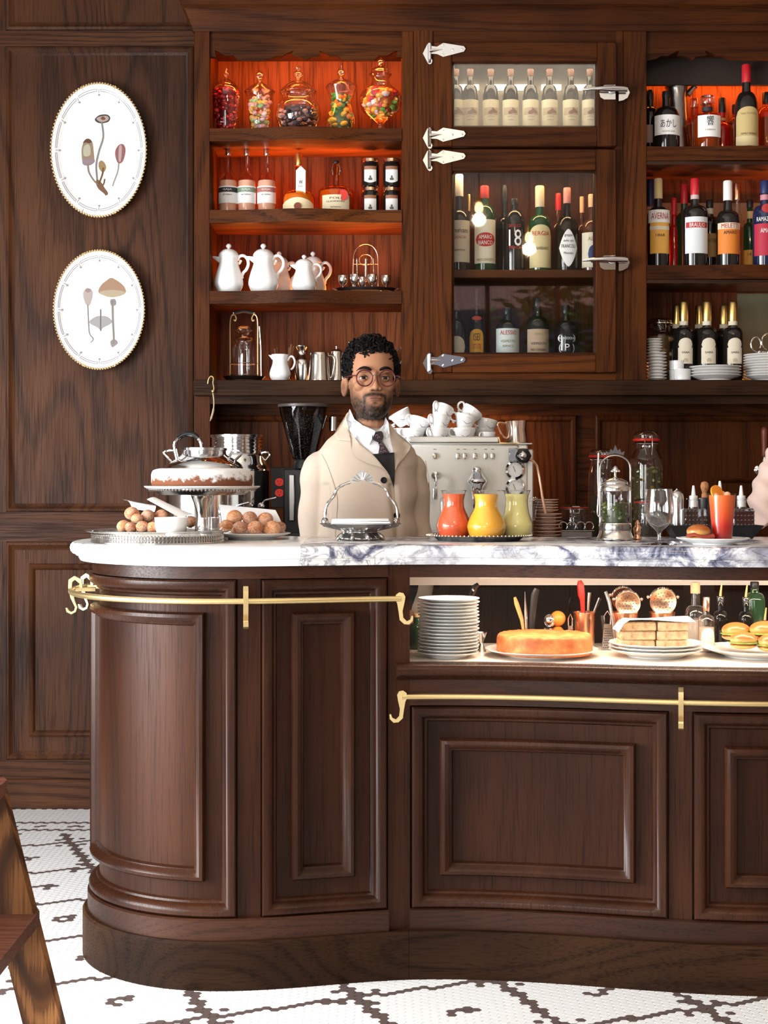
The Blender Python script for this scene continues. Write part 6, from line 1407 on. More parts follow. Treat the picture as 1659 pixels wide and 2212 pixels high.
def roll(label, px, py, r, Y, i):
    t = thing('sandwich_roll', label, 'sandwich', (PX(px, Y), Y, max(PZ(py, Y), ZK + .0072)), 0, 'filled rolls in the display case'); R = r * Y / F
    MB().ball((0, 0, R * .30), R, R * .9, R * .30, 22, 10).build('lower_half', 'bun', t)
    MB().ball((0, 0, R * .52), R * .92, R * .84, R * .16, 18, 8).build('filling', cmat((.35, .20, .05), .6), t)
    lf = MB().lathe([(R * .80, R * .50), (R * 1.04, R * .46), (R * 1.02, R * .52), (R * .8, R * .56)], 36, fl=lambda a, z: 1 + .06 * math.sin(9 * a + i)).build('salad_leaf', cmat((.16, .24, .04), .5), t)
    MB().ball((0, 0, R * .74), R, R * .9, R * .55, 24, 12).build('upper_half', 'bun', t)
roll('filled roll at the front of the sandwich plate', 1606, 1402, 29, 3.90, 1)
roll('filled roll set back on the left of the sandwich plate', 1590, 1384, 31, 3.98, 2)
roll('filled roll at the right frame edge', 1652, 1384, 33, 3.95, 3)
roll('filled roll low at the right frame edge', 1668, 1408, 30, 3.88, 4)
# utensils behind
UY = 4.16; ku = UY / F
def ucup(label, px, w, top, m='copper', Y=UY):
    R = w * Y / F / 2; H = PZ(top, Y) - ZK; o = MB().lathe([(R * .85, 0), (R * .9, .003), (R, H * .96), (R * 1.04, H * .97), (R * 1.04, H), (R * .95, H), (R * .82, .006), (0, .006)], 28).build('utensil_cup', m)
    o.location = (PX(px, Y), Y, ZK + .0004); tag(o, label, 'cup', 'metal utensil cups'); return o
ucup('copper cup of bar tools behind the orange cake', 1262, 48, 1322); ucup('copper cup holding the left strainer', 1348, 62, 1322); ucup('copper cup holding the right strainer', 1430, 56, 1322)
def strainer(label, px, py, r, Y):
    t = thing('strainer', label, 'strainer', (PX(px, Y), Y, PZ(py, Y)), 0, 'cocktail strainers'); R = r * Y / F
    rot = Matrix.Rotation(PI / 2, 3, 'X')
    pl = MB().lathe([(0, 0), (R * .8, 0), (R * .95, .004), (R, .004), (R, .0055), (R * .94, .0055), (R * .78, .0018), (0, .0018)], 32, rot=rot).build('plate', 'rose_metal', t)
    hm = MB()
    for rr, n in ((.2, 6), (.45, 12), (.68, 18)):
        for k in range(n): a = 2 * PI * k / n; hm.ball((rr * R * math.cos(a), -.002, rr * R * math.sin(a)), .0014, .0006, .0014, 6, 4)
    hm.build('perforations', 'ink', t)['kind'] = 'stuff'
    MB().tube([Vector((R * 1.02 * math.cos(a) , .002 + .003 * math.cos(60 * a), R * 1.02 * math.sin(a) + .003 * math.sin(60 * a))) for a in [.3 + 2.5 * i / 160 for i in range(161)]], .0009, 5).build('spring', 'silver', t)
    MB().tube([(0, .003, -R), (0, .006, -(PZ(py, Y) - ZK - .012))], [.005, .004], 8, flat=.4).build('handle', 'rose_metal', t)
    for s_ in (-1, 1): MB().ball((s_ * R * 1.1, 0, R * .35), .005, .003, .005, 8, 6).build('ear', 'rose_metal', t)
strainer('round perforated bar strainer on the left', 1356, 1304, 27, 4.15); strainer('round perforated bar strainer with spring rim on the right', 1432, 1300, 29, 4.14)
strainer('second strainer peeping out behind the left one', 1346, 1294, 25, 4.18)
def tool(name, label, cat, pts, r, m, Y=UY, flat=1.0, grp='bar tools in the display case'):
    o = MB().tube([(PX(a, Y + d), Y + d, PZ(b, Y + d)) for a, b, d in pts], r, 8, flat=flat).build(name, m); return tag(o, label, cat, grp)
tool('peeler', 'red handled peeler standing in the copper cup', 'peeler', [(1252, 1254, 0), (1254, 1262, 0), (1256, 1284, 0), (1258, 1296, 0), (1262, 1392, 0)], [.005, .0095, .010, .007, .003], 'red')
tool('spatula', 'tan rubber spatula leaning left of the cups', 'spatula', [(1112, 1290, 0), (1116, 1304, 0), (1128, 1340, 0), (1136, 1398, 0)], [.005, .009, .008, .003], cmat((.62, .28, .10), .5), 4.1, .4)
tool('knife', 'black handled knife standing behind the cake', 'knife', [(1160, 1272, 0), (1155, 1285, 0), (1150, 1330, 0), (1146, 1399, 0)], [.010, .014, .012, .008], 'black', 4.12, .5)
tool('knife', 'steel knife blade standing beside the black handle', 'knife', [(1134, 1278, 0), (1136, 1320, 0), (1139, 1399, 0)], [.001, .006, .005], 'steel', 4.1, .2)
tool('tongs', 'steel tongs standing left of the strainers', 'tongs', [(1308, 1278, 0), (1316, 1300, 0), (1324, 1340, 0), (1330, 1392, 0)], [.006, .007, .006, .005], 'steel', 4.1, .5)
tool('tongs', 'dark spring handled tongs beside the steel ones', 'tongs', [(1300, 1330, .02), (1304, 1350, .02), (1308, 1396, .02)], [.004, .005, .004], 'black', 4.08)
tool('bar_spoon', 'bar spoon handle in the copper cup', 'spoon', [(1274, 1280, 0), (1272, 1300, 0), (1266, 1392, 0)], [.008, .006, .003], 'steel', UY, .4)
tool('bar_spoon', 'slanted steel spoon in the copper cup', 'spoon', [(1296, 1292, .01), (1284, 1320, .01), (1270, 1392, .01)], [.007, .005, .003], 'steel', UY, .5)
tool('whisk', 'black whisk handle behind the plate stack', 'whisk', [(1034, 1262, 0), (1026, 1268, 0), (1018, 1290, 0), (1010, 1396, 0)], [.006, .009, .009, .006], 'black_gloss', 4.15)
t = thing('jigger', 'shiny double jigger beside the plate stack', 'jigger', (PX(1040, 4.06), 4.06, ZK + .0125), 0)
MB().lathe(smooth_profile([(.013, -.012), (.012, -.010), (.005, .008), (.005, .012), (.014, .036), (.0135, .036), (.004, .012), (0, .011)], 2), 20).build('cups', 'steel', t)
def grater(label, px, w, top, Y):
    t = thing('grater', label, 'grater', (PX(px, Y), Y, ZK + .0005), 0, 'small box graters'); H = PZ(top, Y) - ZK; W = w * Y / F / 2
    MB().add([(-W, -W * .6, 0), (W, -W * .6, 0), (W, W * .6, 0), (-W, W * .6, 0), (-W * .6, -W * .3, H), (W * .6, -W * .3, H), (W * .6, W * .3, H), (-W * .6, W * .3, H)], [(0, 1, 5, 4), (1, 2, 6, 5), (2, 3, 7, 6), (3, 0, 4, 7), (4, 5, 6, 7)]).build('body', 'steel', t)
    hm = MB()
    for j in range(9):
        for i in range(5):
            u = (i - 2 + (.5 if j % 2 else 0)) / 2.8; v = .1 + j * .09; s_ = 1 - .4 * v; hm.ball((u * W * s_, -W * .6 * (1 - v) - W * .3 * v - .0004, v * H), .0018, .0008, .0018, 6, 4)
    hm.build('teeth', 'ink', t)['kind'] = 'stuff'
    MB().tube([(-W * .5, 0, H), (-W * .55, 0, H * 1.3), (0, 0, H * 1.5), (W * .55, 0, H * 1.3), (W * .5, 0, H)], .0016, 6).build('handle', 'steel', t)
grater('steel box grater beside the bread pile', 1312, 26, 1348, 4.10); grater('smaller steel grater beside the fruit', 1232, 16, 1352, 4.12)
o = MB().ball((0, 0, 0), .021, .021, .030, 20, 14).build('orange', cmat((.72, .20, .02), .35)); o.location = (PX(1205, 4.14), 4.14, ZK + .0305); tag(o, 'orange citrus fruit standing behind the cake', 'fruit')
o = MB().ball((0, 0, 0), .021, .021, .021, 20, 14).build('orange', cmat((.78, .24, .03), .4)); o.location = (PX(1205, 4.14), 4.14, ZK + .0305 + .050); tag(o, 'orange citrus fruit resting on top of the other', 'fruit')
t = thing('pepper_mill', 'stainless pepper mill behind the cake', 'pepper mill', (PX(1184, 4.13), 4.13, ZK + .0005), 0)
MB().lathe(smooth_profile([(.014, 0), (.013, .01), (.011, .05), (.014, .056)], 3), 20).build('body', 'steel', t)
MB().ball((.004, 0, .075), .016, .013, .018, 14, 10).build('head', 'chrome', t)
def oil(label, px, Y, w, top, g, spout=True):
    b = bottle(label, px, Y, ZK + .0005, w, top + (26 if spout else 0), g, 'cork' if not spout else 'cut_glass', .10, .55, .76, .42, group='oil and vinegar bottles', liquid_m=None)
    if spout:
        H = PZ(top + 26, Y) - ZK; MB().tube([(0, 0, H), (.001, 0, H + .012), (.004, 0, H + .033)], [.004, .0035, .002], 8).build('pourer', 'gold_foil', b)
oil('dark oil bottle with gold pourer left of the pair', 1556, 4.10, 34, 1262, 'smoke_glass'); oil('dark oil bottle with gold pourer right of the pair', 1611, 4.10, 34, 1264, 'smoke_glass'); oil('short bottle with gold pourer at the right edge', 1652, 4.06, 34, 1314, 'smoke_glass')
bottle('corked clear bottle behind the parchment', 1502, 4.12, ZK + .0005, 46, 1258, 'clear_glass', 'cork', .16, .50, .68, .42, liquid_m=cmat((.42, .36, .32), .2), fill=.45)
bottle('flat clear flask with blank oval label', 1526, 4.05, ZK + .0005, 36, 1290, 'clear_glass', 'rose_metal', .24, .55, .70, .38, [(.05, .45, .9, cream2, oval)], liquid_m=cmat((.55, .40, .32), .2), fill=.45)
bottle('green oil bottle at the far left of the case', 900, 4.12, ZK + .0005, 34, 1325, 'green_bottle', 'cork', .1, .55, .75, .4)
bottle('tall green bottle behind the pourers', 1630, 4.18, ZK + .0005, 44, 1256, 'green_bottle', 'black', .1, .7, .85, .4)
# ---------------------------------------------------------------- oval platters on the panelled wall
m = mat('platter_glaze', (.84, .86, .86), .12, coat=.4)
mat('platter_rim', (.68, .50, .26), .4)
def wall_platter(label, px, py, wpx, hpx, kind):
    Y = YB - .014; k = Y / F; a = wpx * k / 2; b = hpx * k / 2
    t = thing('wall_platter', label, 'plate', (PX(px, Y - .03), Y, PZ(py, Y - .03)), 0, 'oval porcelain platters on the wall')
    def ring(f, d): return [(a * f * math.cos(q), -d, b * f * math.sin(q)) for q in [2 * PI * i / 96 for i in range(96)]]
    mb = MB(); P = [ring(f, d) for f, d in ((.55, .0), (.60, .004), (.97, .028), (1.0, .030), (.995, .033), (.94, .030), (.86, .024), (.78, .013), (.70, .009), (.35, .0085))]
    mb.grid(P, closed_v=True); n = 96; mb.f.append(tuple(range(n))); mb.f.append(tuple(range(9 * n, 10 * n))[::-1])
    mb.build('dish', 'platter_glaze', t)
    bd = MB()
    for i in range(110):
        q = 2 * PI * i / 110; bd.tube([(a * .985 * math.cos(q), -.0335, b * .985 * math.sin(q)), (a * 1.012 * math.cos(q), -.0305, b * 1.012 * math.sin(q))], .0040, 6)
    bd.build('gilt_rim', 'platter_rim', t)['kind'] = 'stuff'
    ik = cmat((.30, .28, .32), .6)
    for j in range(12):
        q0 = 2 * PI * (j + .08) / 12; q1 = 2 * PI * (j + .92) / 12; arc = lambda f, d: [(a * f * math.cos(q), -d, b * f * math.sin(q)) for q in [q0 + (q1 - q0) * i / 8 for i in range(9)]]
        MB().tube(arc(.915, .0290) + arc(.885, .0265)[::-1], .0011, 4, True).build('border_line', ik, t)
        q = 2 * PI * j / 12; MB().tube([(a * .91 * math.cos(q), -.0288, b * .91 * math.sin(q)), (a * .86 * math.cos(q), -.0252, b * .86 * math.sin(q))], .0011, 4).build('sprig', ik, t); MB().ball((a * .835 * math.cos(q), -.0225, b * .835 * math.sin(q)), .004, .0012, .004, 8, 5).build('bud', ik, t)
    D = -.0092
    def shape(name, pts, col, dd=0.0): return MB().poly([(x * k, D - dd, z * k) for x, z in smooth_profile2(pts)], (0, .0008, 0)).build(name, cmat(tuple(round(c * (.30 + .34 * c), 3) for c in col), .5), t)
    def stalk(name, pts, w_, col): return MB().tube([Vector((x * k, D, z * k)) for x, z in smooth_profile3(pts)], [w_ * k * (1.0) for _ in smooth_profile3(pts)], 6, flat=.12).build(name, cmat(tuple(round(c * (.30 + .34 * c), 3) for c in col), .5), t)
    if kind == 0:
        stalk('painted_stem', [(6, 62), (9, 30), (0, 0), (-6, -30), (-4, -62)], 4, (.62, .60, .58)); stalk('painted_stem', [(-24, -28), (-22, -45), (-12, -62), (-2, -72)], 4, (.66, .60, .54)); stalk('painted_stem', [(9, -36), (7, -50), (0, -70)], 3.5, (.45, .28, .12))
        shape('painted_cap', [(-10, 70), (0, 78), (16, 79), (23, 72), (18, 63), (2, 60), (-8, 64)], (.12, .08, .07)); shape('painted_cap_face', [(-7, 70), (2, 75), (15, 76), (20, 71), (15, 65), (2, 63)], (.68, .58, .55), .0006); shape('painted_star', [(2, 70), (7, 75), (13, 70), (8, 67)], (.35, .14, .05), .0012)
        shape('painted_tall_cap', [(-38, 10), (-32, 24), (-24, 27), (-16, 20), (-13, 0), (-13, -26), (-34, -30), (-39, -8)], (.52, .40, .26)); shape('painted_cap_tip', [(-36, 17), (-32, 24), (-24, 27), (-17, 21), (-22, 17), (-30, 19)], (.22, .09, .03), .0006); shape('painted_cap_skirt', [(-36, -18), (-13, -16), (-13, -26), (-34, -30)], (.50, .40, .44), .0006); shape('painted_cap_scales', [(-34, 10), (-22, 14), (-20, -8), (-34, -10)], (.72, .70, .58), .0006)
        shape('painted_small_cap', [(-2, -25), (4, -20), (11, -26), (14, -36), (8, -46), (-1, -38)], (.55, .40, .20)); shape('painted_root', [(-6, -60), (4, -68), (10, -78), (18, -90), (15, -100), (10, -92), (-2, -82), (-8, -70)], (.35, .18, .07)); stalk('painted_button', [(12, -60), (10, -70), (6, -76)], 3, (.45, .26, .12))
        shape('painted_red_cap', [(34, 2), (42, 14), (52, 14), (56, 0), (50, -22), (40, -26), (34, -12)], (.50, .22, .22)); shape('painted_red_cap_streak', [(42, 10), (48, 10), (46, -20), (41, -20)], (.72, .58, .56), .0006); stalk('painted_stem', [(42, -26), (40, -44), (32, -66), (29, -76)], 3, (.72, .68, .66))
    else:
        shape('painted_cap', [(-4, 40), (2, 54), (16, 66), (24, 70), (34, 66), (50, 54), (56, 40), (46, 32), (24, 28), (6, 33)], (.62, .42, .28)); shape('painted_cap_shade', [(0, 40), (24, 44), (54, 40), (46, 32), (24, 28), (6, 33)], (.72, .62, .46), .0006)
        stalk('painted_stem', [(28, 20), (29, -20), (31, -60), (30, -72)], 4.5, (.66, .64, .62)); shape('painted_ring', [(22, 22), (32, 24), (34, 12), (24, 10)], (.48, .44, .44), .0006); shape('painted_bulb', [(22, -68), (30, -62), (38, -68), (36, -78), (26, -80)], (.50, .44, .44), .0006)
        shape('painted_bud', [(-36, 40), (-28, 48), (-18, 44), (-16, 32), (-22, 12), (-30, 12), (-36, 28)], (.70, .62, .60)); shape('painted_bud_tip', [(-32, 42), (-28, 48), (-20, 44), (-26, 38)], (.56, .42, .42), .0006); stalk('painted_stem', [(-26, 12), (-24, -30), (-22, -50), (-14, -62), (-20, -70)], 2.4, (.66, .62, .62))
        shape('painted_section', [(-24, -26), (-10, -14), (2, -12), (16, -14), (26, -26), (6, -38), (2, -46), (-4, -38)], (.60, .60, .60)); stalk('painted_section_stem', [(2, 2), (2, -20), (2, -44)], 2.5, (.52, .48, .48))
    for q in (70, 110, 250, 290):
        MB().tube([(a * .95 * math.cos(math.radians(q)), -.032, b * .95 * math.sin(math.radians(q))), (a * 1.02 * math.cos(math.radians(q)), -.033, b * 1.02 * math.sin(math.radians(q))), (a * 1.02 * math.cos(math.radians(q)), -.0, b * 1.02 * math.sin(math.radians(q)))], .0012, 5).build('hanger_claw', 'brass', t)
def smooth_profile2(pts, n=3):
    out = []; L = len(pts)
    for i in range(L):
        p0, p1, p2, p3 = pts[i - 1], pts[i], pts[(i + 1) % L], pts[(i + 2) % L]
        for k in range(n):
            t = k / n; out.append(tuple(.5 * ((2 * p1[j]) + (-p0[j] + p2[j]) * t + (2 * p0[j] - 5 * p1[j] + 4 * p2[j] - p3[j]) * t * t + (-p0[j] + 3 * p1[j] - 3 * p2[j] + p3[j]) * t ** 3) for j in (0, 1)))
    return out
def smooth_profile3(pts, n=4):
    out = []; L = len(pts)
    for i in range(L - 1):
        p0, p1, p2, p3 = pts[max(0, i - 1)], pts[i], pts[i + 1], pts[min(L - 1, i + 2)]
        for k in range(n):
            t = k / n; out.append(tuple(.5 * ((2 * p1[j]) + (-p0[j] + p2[j]) * t + (2 * p0[j] - 5 * p1[j] + 4 * p2[j] - p3[j]) * t * t + (-p0[j] + 3 * p1[j] - 3 * p2[j] + p3[j]) * t ** 3) for j in (0, 1)))
    return out + [pts[-1]]
wall_platter('upper oval platter painted with brown capped mushrooms', 213, 324, 204, 286, 0)
wall_platter('lower oval platter painted with a pale mushroom and stems', 214, 669, 194, 254, 1)
# ---------------------------------------------------------------- wooden step stool at the left edge
t = thing('step_stool', 'oak step stool cut off by the left frame edge', 'step stool', (0, 0, 0), 0)
GY2 = 2.72; g3 = lambda px, py, Y=GY2: Vector((PX(px, Y), Y, PZ(py, Y)))
A0, A1 = g3(-14, 1690), g3(0, 0)
def slope(p0, p1, w_, d_, name, m='oak_stool'):
    p0 = Vector(p0); p1 = Vector(p1); w_ = Vector(w_); d_ = Vector(d_)
    return MB().add([p0, p0 + w_, p0 + w_ + d_, p0 + d_, p1, p1 + w_, p1 + w_ + d_, p1 + d_], [(0, 1, 2, 3), (4, 7, 6, 5), (0, 4, 5, 1), (1, 5, 6, 2), (2, 6, 7, 3), (3, 7, 4, 0)]).build(name, m, t)
zf = 0.0
pt = g3(6, 1712); pb = g3(131, 2212)
d = (pb - pt); tt = (zf - pt.z) / d.z; bot = pt + d * tt
slope(Vector((bot.x - .068, bot.y, .001)), Vector((pt.x - .068, pt.y, pt.z)), (.068, 0, 0), (0, .032, 0), 'rail')
slope(Vector((bot.x - .068, bot.y - .40, .001)), Vector((pt.x - .068, pt.y - .40, pt.z)), (.068, 0, 0), (0, .032, 0), 'rail')
def step(px, py, th, x_left):
    r = g3(px, py); mb = MB(); y0, y1 = GY2 - .46, GY2 + .05
    mb.poly([(x_left, y1, r.z - th), (r.x - .012, y1, r.z - th), (r.x, y1 - .03, r.z - th), (r.x, y0, r.z - th), (x_left, y0, r.z - th)], (0, 0, th)); return mb.build('step', 'stool_step_wood', t)
step(80, 1975, .024, g3(80, 1975).x - .26); step(9, 1690, .024, g3(9, 1690).x - .30)
bb = Vector((bot.x - .60, bot.y, 0.001)); slope(bb, Vector((pt.x - .26, pt.y, pt.z)), (.06, 0, 0), (0, .032, 0), 'rear_leg'); slope(bb + Vector((0, -.40, 0)), Vector((pt.x - .26, pt.y - .40, pt.z)), (.06, 0, 0), (0, .032, 0), 'rear_leg')
# ---------------------------------------------------------------- people
from mathutils.bvhtree import BVHTree
from mathutils.geometry import delaunay_2d_cdt
def eval_mesh(mb, voxel, smooth=3, factor=.5):
    me = bpy.data.meshes.new('tmp'); me.from_pydata(mb.v, [], mb.f)
    bm = bmesh.new(); bm.from_mesh(me); bmesh.ops.recalc_face_normals(bm, faces=bm.faces[:]); bm.to_mesh(me); bm.free()
    ob = bpy.data.objects.new('tmp', me); C.objects.link(ob)
    r = ob.modifiers.new('r', 'REMESH'); r.mode = 'VOXEL'; r.voxel_size = voxel
    if smooth: s = ob.modifiers.new('s', 'SMOOTH'); s.iterations = smooth; s.factor = factor
    dg = bpy.context.evaluated_depsgraph_get(); out = bpy.data.meshes.new_from_object(ob.evaluated_get(dg))
    bpy.data.objects.remove(ob); bpy.data.meshes.remove(me); return out
def closed_loft(mb, rings):
    b = len(mb.v); n = len(rings[0]); mb.grid(rings, closed_v=True); mb.f.append(tuple(b + k for k in range(n))[::-1]); mb.f.append(tuple(b + (len(rings) - 1) * n + k for k in range(n)))
def ering(cx_, cy_, z, w, f, b=None, n=32, p=2.3, yaw=0.0):
    b = f if b is None else b; out = []
    for k in range(n):
        a = 2 * PI * k / n; s, c = math.sin(a), math.cos(a)
        x = w * math.copysign(abs(s) ** (2 / p), s); y = -(f if c > 0 else b) * math.copysign(abs(c) ** (2 / p), c)
        out.append((cx_ + x * math.cos(yaw) - y * math.sin(yaw), cy_ + x * math.sin(yaw) + y * math.cos(yaw), z))
    return out
def limb(mb, pts, rad, seg=16):
    P = smooth3([(*p, r) for p, r in zip(pts, rad)], 4); mb.tube([q[:3] for q in P], [q[3] for q in P], seg)
    mb.ball(pts[0], rad[0] * .98, seg=14, rings=8); mb.ball(pts[-1], rad[-1] * .98, seg=14, rings=8)
def smooth3(pts, n=4):
    out = []; L = len(pts)
    for i in range(L - 1):
        p0, p1, p2, p3 = pts[max(0, i - 1)], pts[i], pts[i + 1], pts[min(L - 1, i + 2)]
        for k in range(n):
            t = k / n; out.append(tuple(.5 * ((2 * p1[j]) + (-p0[j] + p2[j]) * t + (2 * p0[j] - 5 * p1[j] + 4 * p2[j] - p3[j]) * t * t + (-p0[j] + 3 * p1[j] - 3 * p2[j] + p3[j]) * t ** 3) for j in range(len(p1))))
    return out + [tuple(pts[-1])]
def head_parts():
    h = MB()
    h.ball((0, .018, .034), .075, .097, .083, 40, 28)
    fr_ = [(.085, .055, .066, .05), (.070, .064, .080, .05), (.045, .069, .087, .05), (.022, .069, .0885, .05), (.010, .067, .083, .05), (-.002, .066, .0775, .05), (-.016, .0665, .0805, .05), (-.030, .065, .084, .045), (-.045, .0640, .085, .045), (-.060, .0625, .085, .035), (-.075, .0600, .084, .02), (-.090, .054, .083, .005), (-.104, .044, .080, -.012), (-.116, .031, .076, -.03), (-.124, .016, .069, -.045)]
    closed_loft(h, [ering(0, 0, z, w_, f, b, 40, 2.25) for z, w_, f, b in fr_])
    # nose: bridge to tip
    ns = [(.018, .0075, -.090, -.07), (.006, .0065, -.0905, -.07), (-.008, .0075, -.0965, -.07), (-.020, .0095, -.1035, -.07), (-.030, .0120, -.1085, -.07), (-.036, .0115, -.1075, -.07), (-.041, .008, -.1000, -.07)]
    closed_loft(h, [[(w_ * math.sin(a), yf if abs(math.sin(a)) < .05 else (yf * .5 + yb * .5 + (yf - yb) * .5 * math.cos(a)), z) for a in [2 * PI * k / 16 for k in range(16)]] for z, w_, yf, yb in ns])
    for s in (-1, 1):
        h.ball((s * .0125, -.0925, -.0345), .0075, .010, .0072, 14, 10)
        h.ball((s * .030, -.0785, .021), .025, .0105, .0080, 18, 10)
        h.ball((s * .043, -.060, -.024), .019, .020, .016, 16, 10)
        e = MB().ball((0, 0, 0), .0105, .0185, .031, 18, 14)
        for i, q in enumerate(e.v):
            x, y, z = q; rr = math.hypot(y / .0185, z / .031)
            e.v[i] = (x * (1.0 if rr > .72 else .55), y * (1 - .25 * max(0, -z) / .031), z)
        M_ = Matrix.Translation((s * .0795, .010, -.020)) @ Matrix.Rotation(s * -.45, 4, 'Z') @ Matrix.Rotation(.12, 4, 'X')
        e.xf(M_); h.add(e.v, e.f)
    h.ball((0, -.0848, -.0590), .0225, .0055, .0036, 20, 10); h.ball((0, -.0845, -.0668), .0185, .0068, .0042, 20, 10)
    h.ball((0, -.074, -.106), .022, .0135, .015, 18, 10)
    return h
def tr(mb, M_): mb.xf(M_); return mb
def hand(mb, wrist, d, up):
    """palm plus five bent fingers; d = direction of the fingers, up = back of hand"""
    d = Vector(d).normalized(); up = Vector(up).normalized(); sd = d.cross(up).normalized(); w_ = Vector(wrist)
    for q in (-.5, 0, .5): limb(mb, [w_ + sd * q * .03, w_ + d * .045 + sd * q * .05, w_ + d * .088 + sd * q * .056], [.016, .0155, .012], 10)
    for i, L in enumerate((.068, .078, .074, .058)):
        b = w_ + d * .086 + sd * (-.030 + i * .020); limb(mb, [b, b + d * L * .45 - up * .006, b + d * L * .75 - up * .022, b + d * L * .88 - up * .040], [.0095, .009, .008, .007], 8)
    b = w_ + d * .025 - sd * .030; limb(mb, [b, b + d * .028 - sd * .022 - up * .006, b + d * .060 - sd * .026 - up * .016], [.0115, .0105, .008], 8)
def body_mesh(P):
    mb = tr(head_parts(), P['head'])
    hc = P['head'].to_translation(); b = Vector(P['base'])
    limb(mb, [hc + Vector((0, .035, -.04)), hc + Vector((0, .038, -.12)), (b.x, b.y + .01, P['zn'] - .05)], [.052, .0535, .066])
    zs = [(P['zn'] - .02, .075, .055), (P['zn'] - .06, .105, .066), (P['zn'] - .14, .122, .082), (1.13, .112, .082), (1.0, .108, .080), (.90, .125, .09), (.84, .12, .09)]
    closed_loft(mb, [ering(b.x, b.y, z, w_, d, None, 32, 2.4, P['yaw']) for z, w_, d in zs])
    for s in (-1, 1):
        limb(mb, [(b.x + s * .085, b.y, .86), (b.x + s * .095, b.y - .01, .46), (b.x + s * .10, b.y + .02, .09)], [.085, .056, .042])
        limb(mb, [(b.x + s * .10, b.y + .04, .045), (b.x + s * .105, b.y - .06, .036), (b.x + s * .11, b.y - .15, .030)], [.042, .038, .029])
    for L in P['arms']:
        limb(mb, L[:3], [.036, .030, .024]); hand(mb, L[2], Vector(L[3]), Vector(L[4]))
    return mb
mat('skin', (.46, .235, .135), .6, spec=.22)
def paint_skin(me, Mi, m):
    at = me.color_attributes.new('tone', 'FLOAT_COLOR', 'POINT')
    base = Vector((.37, .178, .100)); beard = Vector((.009, .007, .006)); lip = Vector((.15, .058, .045)); dark = Vector((.30, .14, .085))
    def g(p, c, r): return math.exp(-sum(((p[i] - c[i]) / r[i]) ** 2 for i in range(3)))
    cols = []
    for v in me.vertices:
        p = Mi @ v.co; c = base.copy()
        if -.2 < p.z < .12 and p.y < .06:
            n_ = noise.noise(p * 140) * .5 + noise.noise(p * 420) * .5
            f = 0.0; ax = abs(p.x)
            if p.y < -.02:
                must = math.exp(-((p.z + .0505 + .25 * max(0, ax - .012)) / .0075) ** 2) * (1 if ax < .027 else math.exp(-((ax - .027) / .008) ** 2)) * 1.0
                side = math.exp(-((ax - .031) / .007) ** 2) * (1 / (1 + math.exp((p.z + .050) / .004))) * 1.05
                chin = (1 / (1 + math.exp((p.z + .080) / .004))) * (1 if ax < .034 else math.exp(-((ax - .034) / .012) ** 2)) * .96
                soul = math.exp(-((p.z + .078) / .006) ** 2 - (p.x / .010) ** 2) * .95
                f = max(must, side, chin, soul)
            edge = -.035 - .9 * max(0, (.058 - ax)) * 1.2
            stub = (1 / (1 + math.exp((p.z - (-.012 if ax > .060 else edge)) / .006))) * (.56 + .34 / (1 + math.exp((p.z + .055) / .006))) * (1 if p.z > -.116 else math.exp(-((p.z + .116) / .010) ** 2))
            f = max(f, stub); f = max(0, min(1, f * (1 + .5 * n_)))
            lp = max(g(p, (0, -.089, -.0588), (.021, .02, .0042)), g(p, (0, -.089, -.0675), (.018, .02, .0048)))
            c = c.lerp(beard, f); c = c.lerp(lip, min(1, lp * 1.0))
            seam = math.exp(-((p.z + .0628 + 6.0 * ax * ax) / .0014) ** 2) * (1 if ax < .021 else 0) * (1 if p.y < -.07 else 0); c = c.lerp(Vector((.06, .02, .018)), seam)  # shade between the closed lips put into the skin colour
            ear = max(g(p, (.088, .006, -.022), (.012, .009, .014)), g(p, (-.088, .006, -.022), (.012, .009, .014))); c = c.lerp(Vector((.16, .06, .035)), min(1, ear))  # ear hollow is not carved; its shade is painted into the skin
            nos = max(g(p, (.0075, -.101, -.0415), (.0052, .010, .0036)), g(p, (-.0075, -.101, -.0415), (.0052, .010, .0036))); c = c.lerp(Vector((.03, .012, .01)), min(1, nos * 1.3))  # nostrils: shade painted on the uncut surface
            eye = max(g(p, (.0325, -.08, -.006), (.017, .02, .011)), g(p, (-.0325, -.08, -.006), (.017, .02, .011))); c = c.lerp(dark, min(1, eye * .6))
        cols += [c.x, c.y, c.z, 1]
    at.data.foreach_set('color', cols)
q = NT(MAT['skin']); ca = q.new('ShaderNodeVertexColor', layer_name='tone'); q.link(ca.outputs[0], q.b.inputs['Base Color'])
mat('hair', (.006, .005, .005), .75, spec=.15); mat('eye_white', (.62, .60, .57), .12, coat=.5); mat('iris', (.030, .013, .007), .25, spec=.3); mat('pupil', (.003, .003, .003), .2, spec=.3)
mat('eyelid', (.30, .14, .08), .5); mat('coat_cream', (.53, .435, .35), .8, sheen=.1); mat('coat_pink', (.70, .52, .46), .8, sheen=.2); mat('shirt', (.80, .82, .86), .7)
mat('tie', (.030, .018, .024), .55); mat('apron', (.006, .006, .007), .7); mat('trousers', (.012, .012, .014), .8); mat('shoe', (.01, .01, .01), .3)
mat('tie_mark', (.26, .17, .19), .6); mat('glasses_red', (.085, .009, .012), .35)
mat('seam', (.46, .35, .25), .9)
